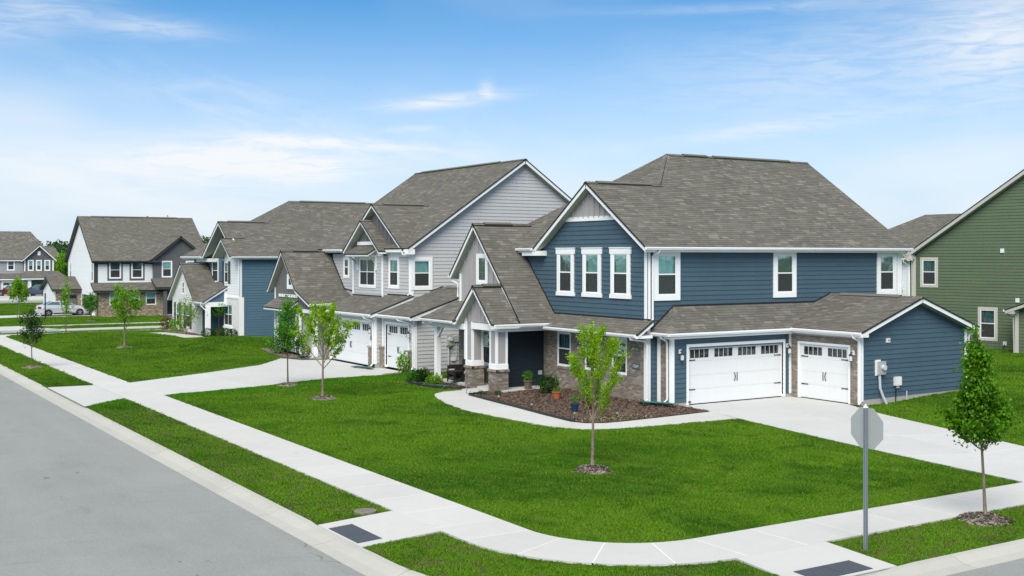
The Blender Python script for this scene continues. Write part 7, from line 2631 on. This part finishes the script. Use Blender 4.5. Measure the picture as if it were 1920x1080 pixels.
# ------------------------------------------------------------------ things in the street and the gardens
def sign():
    r = empty('road_sign', (17.10, 14.76, 0.0), 0, 'octagonal road sign seen from its bare metal back on a perforated post', 'road sign')
    post = MB().box(-0.030, 0.030, -0.030, 0.030, -0.2, 2.66).build('post', M['galv'], r)
    MB().prism([(-0.036, -0.036, 2.66), (0.036, -0.036, 2.66), (0.036, 0.036, 2.66), (-0.036, 0.036, 2.66)], [(-0.003, -0.003, 2.73), (0.003, -0.003, 2.73), (0.003, 0.003, 2.73), (-0.003, 0.003, 2.73)]).build('post_cap', M['plastic'], post)
    hm = MB()
    z = 0.08
    while z < 2.62:
        for a in range(8):
            pass
        q = [(-0.0312, 0.009 * math.cos(k * math.pi / 4), z + 0.009 * math.sin(k * math.pi / 4)) for k in range(8)]
        hm.add(q, [tuple(range(8))])
        q = [(0.009 * math.cos(k * math.pi / 4), -0.0312, z + 0.009 * math.sin(k * math.pi / 4)) for k in range(8)]
        hm.add(q, [tuple(range(8))])
        z += 0.0254 * 1.5
    hm.build('post_holes', M['hole'], post, kind='stuff')
    R8 = 0.381 / math.cos(math.pi / 8)
    oc = [(R8 * math.cos(math.pi / 8 + k * math.pi / 4), 2.275 + R8 * math.sin(math.pi / 8 + k * math.pi / 4)) for k in range(8)]
    pl = MB().prism([(0.034, y, z) for y, z in oc], [(0.038, y, z) for y, z in oc]).build('sign_plate', M['alu'], r)
    oc2 = [(y * 0.985, 2.275 + (z - 2.275) * 0.985) for y, z in oc]
    MB().prism([(0.0385, y, z) for y, z in oc2], [(0.0395, y, z) for y, z in oc2]).build('white_border', M['plastic'], pl)
    oc3 = [(y * 0.94, 2.275 + (z - 2.275) * 0.94) for y, z in oc]
    MB().prism([(0.0400, y, z) for y, z in oc3], [(0.0410, y, z) for y, z in oc3]).build('red_face', M['red'], pl)
    fc = bpy.data.curves.new('stop', 'FONT')
    fc.body = 'STOP'
    fc.size = 0.33
    fc.align_x, fc.align_y = 'CENTER', 'CENTER'
    fc.extrude = 0.001
    text_mesh(fc, 'lettering', M['plastic'], pl, (0.042, 0, 2.275), (R(90), 0, R(90)))
    for z in (2.06, 2.49):
        MB().tube([(-0.034, 0, z), (-0.048, 0, z)], 0.011, 6).build('bolt', M['galv'], pl)


sign()


def cover():
    o = MB().disc((0, 0), 0.24, -0.05, 0.012, 28)
    o.disc((0, 0), 0.21, 0.012, 0.018, 28)
    for k in range(-4, 5):
        w = math.sqrt(max(0, 0.19 ** 2 - (k * 0.045) ** 2))
        o.box(-w, w, k * 0.045 - 0.008, k * 0.045 + 0.008, 0.018, 0.024)
    b = o.build('manhole_cover', M['iron'])
    b.location = (10.55, 22.72, 0.005)
    tag(b, 'rusty round utility cover in the turf beside the kerb ramp', 'manhole cover')


cover()


def pot(name, label, x, y, z, r, h, mat, plant, seed, cat='flowerpot', leaf=0.07, n=260, pr=0.26, ph=0.34):
    root = empty(name, (x, y, z), 0, label, cat)
    prof = [(r * 0.68, 0.0), (r * 0.95, h * 0.82), (r * 1.08, h * 0.83), (r * 1.10, h), (r * 0.96, h), (r * 0.9, h * 0.9)]
    mb = MB()
    N = 18
    for q, zz in prof:
        for k in range(N):
            mb.v.append((q * math.cos(2 * math.pi * k / N), q * math.sin(2 * math.pi * k / N), zz))
    for j in range(len(prof) - 1):
        for k in range(N):
            mb.f.append([j * N + k, j * N + (k + 1) % N, (j + 1) * N + (k + 1) % N, (j + 1) * N + k])
    mb.f.append(list(range(N))[::-1])
    mb.m = [0] * len(mb.f)
    mb.build('pot', M[mat], root, fix=False)
    MB().disc((0, 0), r * 0.93, h * 0.84, h * 0.9, N).build('potting_soil', M['soil'], root)
    rng = np.random.default_rng(seed)
    d = rng.normal(size=(n, 3))
    d /= np.linalg.norm(d, axis=1)[:, None]
    C = d * rng.uniform(0.3, 1, (n, 1)) ** 0.6 * np.array([pr, pr, ph * 0.5]) + np.array([0, 0, h + ph * 0.42])
    C = C[C[:, 2] > h * 0.9]
    leaf_mesh('foliage', C, leaf, rng, M[plant], root)


pot('clay_pot', 'brown clay pot with a leafy plant at the porch edge', 25.35, 39.1, 0.13, 0.19, 0.36, 'clay', 'leaf_mid', 1, pr=0.24, ph=0.44)
pot('terracotta_pot', 'orange terracotta pot with low greenery in the mulch', 24.7, 36.1, 0.09, 0.18, 0.28, 'terra', 'leaf_mid', 2, n=120, pr=0.22, ph=0.16, leaf=0.055)
pot('blue_pot', 'glazed dark blue pot in the mulch beside the lime tree', 23.35, 33.0, 0.06, 0.155, 0.28, 'bluepot', 'leaf_mid', 3, n=90, pr=0.15, ph=0.34)
pot('porch_pot', 'brown tub holding the slim tree in the porch', 25.2, 77.9, -0.08, 0.28, 0.45, 'clay', 'leaf_rust', 4, n=80, pr=0.26, ph=0.12, leaf=0.09)


def armchair(x, y, rz, label):
    r = empty('wicker_armchair', (x, y, 0.13), rz, label, 'armchair', 'wicker armchairs on the porch')
    MB().box(-0.34, 0.34, -0.32, 0.30, 0.22, 0.36).build('seat', M['wicker'], r)
    MB().box(-0.29, 0.29, -0.33, 0.24, 0.362, 0.45).build('cushion', M['cushion'], r)
    MB().prism([(-0.33, 0.27, 0.2), (0.33, 0.27, 0.2), (0.33, 0.35, 0.2), (-0.33, 0.35, 0.2)], [(-0.33, 0.36, 0.88), (0.33, 0.36, 0.88), (0.33, 0.43, 0.88), (-0.33, 0.43, 0.88)]).build('backrest', M['wicker'], r)
    for s in (-1, 1):
        MB().box(min(s * 0.345, s * 0.43), max(s * 0.345, s * 0.43), -0.34, 0.34, 0.10, 0.60).build('armrest', M['wicker'], r)
        for yy in (-0.30, 0.30):
            MB().box(s * 0.385 - 0.03, s * 0.385 + 0.03, yy - 0.03, yy + 0.03, 0.0, 0.10).build('leg', M['wicker'], r)


armchair(24.75, 43.75, R(-95), 'dark wicker armchair with beige cushion facing the street, left of the table')
armchair(24.80, 42.55, R(-80), 'dark wicker armchair with beige cushion half behind the brick pier')
t_ = empty('side_table', (24.15, 42.95, 0.13), R(4), 'low dark wicker side table with an open shelf', 'side table')
MB().box(-0.26, 0.26, -0.28, 0.28, 0.43, 0.48).build('tabletop', M['wicker'], t_)
MB().box(-0.22, 0.22, -0.24, 0.24, 0.10, 0.13).build('shelf', M['wicker'], t_)
for sx in (-1, 1):
    for sy in (-1, 1):
        MB().box(sx * 0.23 - 0.022, sx * 0.23 + 0.022, sy * 0.25 - 0.022, sy * 0.25 + 0.022, 0.0, 0.43).build('leg', M['wicker'], t_)


def solar(x, y, z, label):
    r = empty('solar_light', (x, y, z), 0, label, 'garden light', 'solar path lights along the beds')
    MB().tube([(0, 0, -0.05), (0, 0, 0.22)], 0.008, 6).build('stake', M['black'], r)
    MB().disc((0, 0), 0.035, 0.18, 0.25, 10, 0.05).build('lamp', M['box'], r)
    MB().disc((0, 0), 0.062, 0.25, 0.285, 10, 0.035).build('cap', M['black'], r)


for x, y, z, lb in ((22.95, 39.9, 0.0, 'black solar path light at the bend of the path by the pier'), (22.62, 36.9, 0.03, 'solar path light along the black edging, nearest the porch'), (22.40, 34.3, 0.03, 'solar path light midway along the black edging'),
                    (22.35, 31.6, 0.03, 'solar path light where the edging ends'), (23.6, 30.9, 0.03, 'solar path light on the bare mulch near the path bend'), (27.3, 31.5, 0.03, 'solar path light next to the garage corner')):
    solar(x, y, z, lb)


def splash(x, y, z, rz, l, w, label):
    mb = MB()
    n, m = 12, 5
    for i in range(n + 1):
        for j in range(m + 1):
            u, v = i / n - 0.5, j / m - 0.5
            ww = w * (1 - 0.5 * abs(u) ** 2)
            mb.v.append((u * l, v * ww + 0.10 * (1 - 4 * u * u), 0.02 + 0.10 * (2 * v) ** 2 * 0.6 + 0.008 * math.sin(i * 1.7 + j)))
    for i in range(n):
        for j in range(m):
            a = i * (m + 1) + j
            mb.f.append([a, a + 1, a + m + 2, a + m + 1])
    mb.m = [0] * len(mb.f)
    o = mb.build('splash_mat', M['mat'], smooth=True)
    o.location = (x, y, z)
    o.rotation_euler = (0, 0, rz)
    tag(o, label, 'splash mat')


splash(26.45, 32.35, 0.15, R(-58), 1.35, 0.36, 'green plastic splash mat under two downspouts by the garage')
splash(23.75, 51.5, 0.02, R(-75), 1.5, 0.3, 'flat dark green splash mat on the neighbouring driveway')


def hose():
    rng = np.random.default_rng(3)
    pts = []
    for k in range(60):
        t = k / 59
        pts.append((23.15 + 0.28 * math.sin(t * 17) + 0.12 * math.sin(t * 41), 45.0 - 3.2 * t + 0.14 * math.sin(t * 29), 0.06 + 0.025 * math.sin(t * 23) ** 2))
    o = MB().tube(pts, 0.014, 6).build('garden_hose', M['hose'], smooth=True)
    tag(o, 'green garden hose lying in loops through the porch bed', 'garden hose')


hose()
for i, (x, y, h, lb) in enumerate(((20.9, 117.0, 2.45, 'thin dark sign post at the far driveway'),)):
    r = empty('sign_post', (x, y, gz(x, y)), 0, lb, 'post')
    MB().box(-0.05, 0.05, -0.05, 0.05, -0.2, h).build('pole', M['black'], r)
    MB().box(-0.06, 0.06, -0.012, 0.012, h - 0.5, h - 0.02).build('plate', M['galv'], r)


# ------------------------------------------------------------------ cars
def car(name, label, x, y, rz, body, L, W, Hh, style, z=None):
    """a car along +x, lofted from cross-sections: lower body, glasshouse, roof, wheels, lamps"""
    z0 = gz(x, y) + 0.012 if z is None else z
    r = empty(name, (x, y, z0), rz, label, 'car')
    w2 = W / 2
    if style == 'sedan':
        top = [(-0.5, 0.60), (-0.47, 0.74), (-0.38, 0.78), (-0.30, 0.79), (0.18, 0.74), (0.28, 0.70), (0.42, 0.61), (0.48, 0.52), (0.5, 0.42)]
        cab = [(-0.37, 0.78), (-0.22, 1.0), (-0.10, 1.0), (0.05, 0.985), (0.24, 0.71)]
        wheels = (-0.315, 0.305)
        wr = 0.33
    else:
        top = [(-0.5, 0.55), (-0.49, 0.66), (-0.40, 0.68), (-0.2, 0.68), (0.15, 0.66), (0.25, 0.63), (0.42, 0.56), (0.48, 0.48), (0.5, 0.38)]
        cab = [(-0.485, 0.66), (-0.44, 0.97), (-0.25, 1.0), (0.03, 0.97), (0.24, 0.63)]
        wheels = (-0.30, 0.30)
        wr = 0.36
    low = 0.13
    def section(fx, ft):
        xx = fx * L
        nar = 1.0 - 0.16 * max(0.0, (abs(fx) - 0.36) / 0.14) ** 2
        zt = ft * Hh
        return [(xx, -w2 * 0.90 * nar, low * Hh), (xx, -w2 * nar, 0.26 * Hh), (xx, -w2 * nar, zt * 0.72), (xx, -w2 * 0.94 * nar, zt * 0.95), (xx, -w2 * 0.82 * nar, zt),
                (xx, w2 * 0.82 * nar, zt), (xx, w2 * 0.94 * nar, zt * 0.95), (xx, w2 * nar, zt * 0.72), (xx, w2 * nar, 0.26 * Hh), (xx, w2 * 0.90 * nar, low * Hh)]
    xs = sorted({-0.5, -0.46, -0.42, -0.36, -0.25, -0.1, 0.05, 0.2, 0.28, 0.36, 0.42, 0.46, 0.5})
    mb = MB()
    secs = [section(fx, float(np.interp(fx, [p[0] for p in top], [p[1] for p in top]))) for fx in xs]
    n = 10
    for s in secs:
        mb.v.extend(s)
    for i in range(len(secs) - 1):
        for k in range(n):
            mb.f.append([i * n + k, i * n + (k + 1) % n, (i + 1) * n + (k + 1) % n, (i + 1) * n + k])
    mb.f.append(list(range(n)))
    mb.f.append([(len(secs) - 1) * n + k for k in range(n)][::-1])
    mb.m = [0] * len(mb.f)
    B = mb.build('body', M[body], r)
    # glasshouse and roof
    def ring(fx, fz, inner):
        t = (fz - 0.7) / 0.3
        hw = w2 * (0.90 - 0.20 * max(0, t)) + inner
        return (fx * L, hw, fz * Hh)
    gl = MB()
    side = [ring(a, b, 0.0) for a, b in cab]
    pl = [(p[0], -p[1], p[2]) for p in side]
    m = len(side)
    gl.add(side + pl, [tuple(range(m)), tuple(range(2 * m - 1, m - 1, -1))] + [(i, i + 1, m + i + 1, m + i) for i in range(m - 1)] + [(m - 1, 0, m, 2 * m - 1)])
    gl.build('glass', M['carglass'], r)
    rf = MB()
    rp = [(cab[1][0] - 0.005, cab[1][1]), (cab[2][0], cab[2][1]), (cab[3][0] + 0.01, cab[3][1])]
    a = [(f * L, w2 * 0.70, z * Hh + 0.012) for f, z in rp]
    b = [(p[0], -p[1], p[2]) for p in a]
    a2 = [(p[0], p[1] * 1.04, p[2] - 0.05) for p in a]
    b2 = [(p[0], -p[1], p[2]) for p in a2]
    rf.add(a + b + a2 + b2, [(0, 1, 4, 3), (1, 2, 5, 4), (0, 6, 7, 1), (1, 7, 8, 2), (3, 4, 10, 9), (4, 5, 11, 10), (0, 3, 9, 6), (2, 8, 11, 5)])
    rf.build('roof', M[body], r)
    for sg in (1, -1):
        pil = MB()
        for (f0, z0_, f1, z1_) in ((cab[0][0], cab[0][1], cab[1][0], cab[1][1]), (cab[4][0], cab[4][1], cab[3][0], cab[3][1]), (-0.075, 0.76, -0.085, 0.99)):
            p0, p1 = ring(f0, z0_, 0.012), ring(f1, z1_, 0.012)
            pil.tube([(p0[0], p0[1] * sg, p0[2]), (p1[0], p1[1] * sg, p1[2])], 0.045, 4)
        pil.build('pillar', M[body], r)
        MB().box(0.13 * L, 0.16 * L, min(sg * w2, sg * (w2 + 0.16)), max(sg * w2, sg * (w2 + 0.16)), 0.66 * Hh, 0.75 * Hh).build('mirror', M[body], r)
        for fx in wheels:
            c = (fx * L, sg * (w2 - 0.10), wr)
            y0, y1 = sg * (w2 - 0.22), sg * (w2 + 0.012)
            arch = MB().tube([(c[0], sg * (w2 - 0.25), wr), (c[0], sg * (w2 + 0.004), wr)], wr * 1.16, 22).build('wheel_arch', M['rub'], B)
            T = MB().tube([(c[0], y0, wr), (c[0], y1, wr)], wr, 22).build('wheel', M['rub'], r)
            MB().tube([(c[0], y1 - sg * 0.02, wr), (c[0], y1 + sg * 0.004, wr)], wr * 0.66, 20).build('rim_well', M['hole'], T)
            sp = MB()
            for k in range(5):
                an = k * 2 * math.pi / 5 + 0.3
                e = (c[0] + math.cos(an) * wr * 0.64, wr + math.sin(an) * wr * 0.64)
                sp.tube([(c[0], y1 + sg * 0.012, wr), (e[0], y1 + sg * 0.008, e[1])], 0.045, 4)
            sp.build('rim', M['rim'], T)
        zt = 0.60 if style == 'sedan' else 0.52
        MB().box(-0.503 * L, -0.455 * L, min(sg * w2 * 0.5, sg * w2 * 0.93), max(sg * w2 * 0.5, sg * w2 * 0.93), zt * Hh * 0.9, zt * Hh * 1.12).build('tail_lamp', M['lampred'], r)
        MB().box(0.455 * L, 0.497 * L, min(sg * w2 * 0.5, sg * w2 * 0.90), max(sg * w2 * 0.5, sg * w2 * 0.90), 0.40 * Hh, 0.47 * Hh).build('headlight', M['lamp'], r)
        MB().box(-0.22 * L, 0.22 * L, min(sg * (w2 - 0.05), sg * (w2 + 0.006)), max(sg * (w2 - 0.05), sg * (w2 + 0.006)), 0.13 * Hh, 0.21 * Hh).build('door_sill', M['hole'], r)
        MB().box(-0.07 * L, -0.03 * L, min(sg * w2, sg * (w2 + 0.02)), max(sg * w2, sg * (w2 + 0.02)), 0.57 * Hh, 0.595 * Hh).build('door_handle', M['rim'], r)
    MB().box(-0.504 * L, -0.49 * L, -0.26, 0.26, 0.40 * Hh, 0.48 * Hh).build('number_plate', M['plastic'], r)
    MB().box(0.488 * L, 0.503 * L, -w2 * 0.62, w2 * 0.62, 0.20 * Hh, 0.33 * Hh).build('grille', M['hole'], r)
    return r


car('silver_car', 'silver sedan parked across the driveway before the brown brick garage', 23.45, 122.3, R(4), 'silver', 4.85, 1.84, 1.44, 'sedan')
car('dark_suv', 'slate blue sport utility car on the far driveway, seen from behind', 31.2, 179.5, R(140), 'suv', 4.7, 1.9, 1.72, 'suv')
car('maroon_car', 'maroon car half hidden by the round tree on the far driveway', 27.9, 181.0, R(120), 'maroon', 4.6, 1.85, 1.55, 'suv')
car('dark_car', 'dark car on the far street of which only the tail shows beside the white wing', 29.4, 97.4, R(0), 'suv', 4.6, 1.85, 1.5, 'sedan', z=gz(29, 97.4) - 0.125)

FREE = [BED1, BED2, BED3, BED4, BED5, WO + WI[::-1]] + DR1 + DR2
FREE += [[(11.05, 13), (12.63, 13), (12.63, 84.4), (11.05, 84.4)]]
FREE += [[(9.2, 45.5), (12.75, 45.5), (12.75, 51.2), (9.2, 51.2)], [(25.2, 15.5), (29.5, 15.5), (29.5, 17.3), (25.2, 17.3)]]
FREE[-3] = [(S0, AY), (S1, AY), (S1, 84.4), (S0, 84.4)]
FREE += [a_in + a_out[::-1], [(AC, AY - RO), (80, AY - RO), (80, AY - RI), (AC, AY - RI)]]
FREE += [[(9.2, 20.02), (11.08, 20.28), (11.08, 22.42), (9.2, 22.14)], [(14.42, 13.7), (16.72, 13.7), (16.90, 15.6), (14.60, 15.6)]]
FREE += [[(26.7, 33.2), (40.6, 33.2), (40.6, 44.5), (24.1, 44.5), (24.1, 38.93), (26.7, 38.93)], [(27.2, 32.4), (33.3, 32.4), (33.3, 28.95), (39.4, 28.95), (39.4, 33.2), (27.2, 33.2)]]
FREE += [[(24.38, 47.95), (39.5, 47.95), (39.5, 63.3), (23.6, 63.3), (23.6, 57.4), (24.38, 57.4)], [(25.7, 75.2), (38.5, 75.2), (38.5, 86.7), (24.1, 86.7), (24.1, 77.7), (25.7, 77.7)]]
FREE += [[(21.2, 82.3), (22.9, 83.0), (23.6, 80.5), (24.05, 78.2), (23.9, 76.4), (22.2, 76.2), (22.2, 78.2)], [(13, 86.1), (62, 86.1), (62, 87.62), (13, 87.62)], arcp(14.3, 84.4, 1.7, 180, 90, 8) + arcp(14.3, 84.4, 3.22, 180, 90, 8)[::-1],
         [(13, 104.3), (62, 104.3), (62, 105.8), (13, 105.8)], [(13, 120.0), (26, 120.0), (26, 125.7), (13, 125.4)], [(13.6, 99.9), (19.0, 99.9), (17.2, 104.2), (13.6, 104.2)],
         [(26, 117), (60, 117), (60, 140), (23.3, 140), (23.3, 125.6), (26, 125.6)], [(10.55 + 0.23 * math.cos(a * 0.5), 22.72 + 0.23 * math.sin(a * 0.5)) for a in range(12)]]
N_GRASS = grass(FREE)
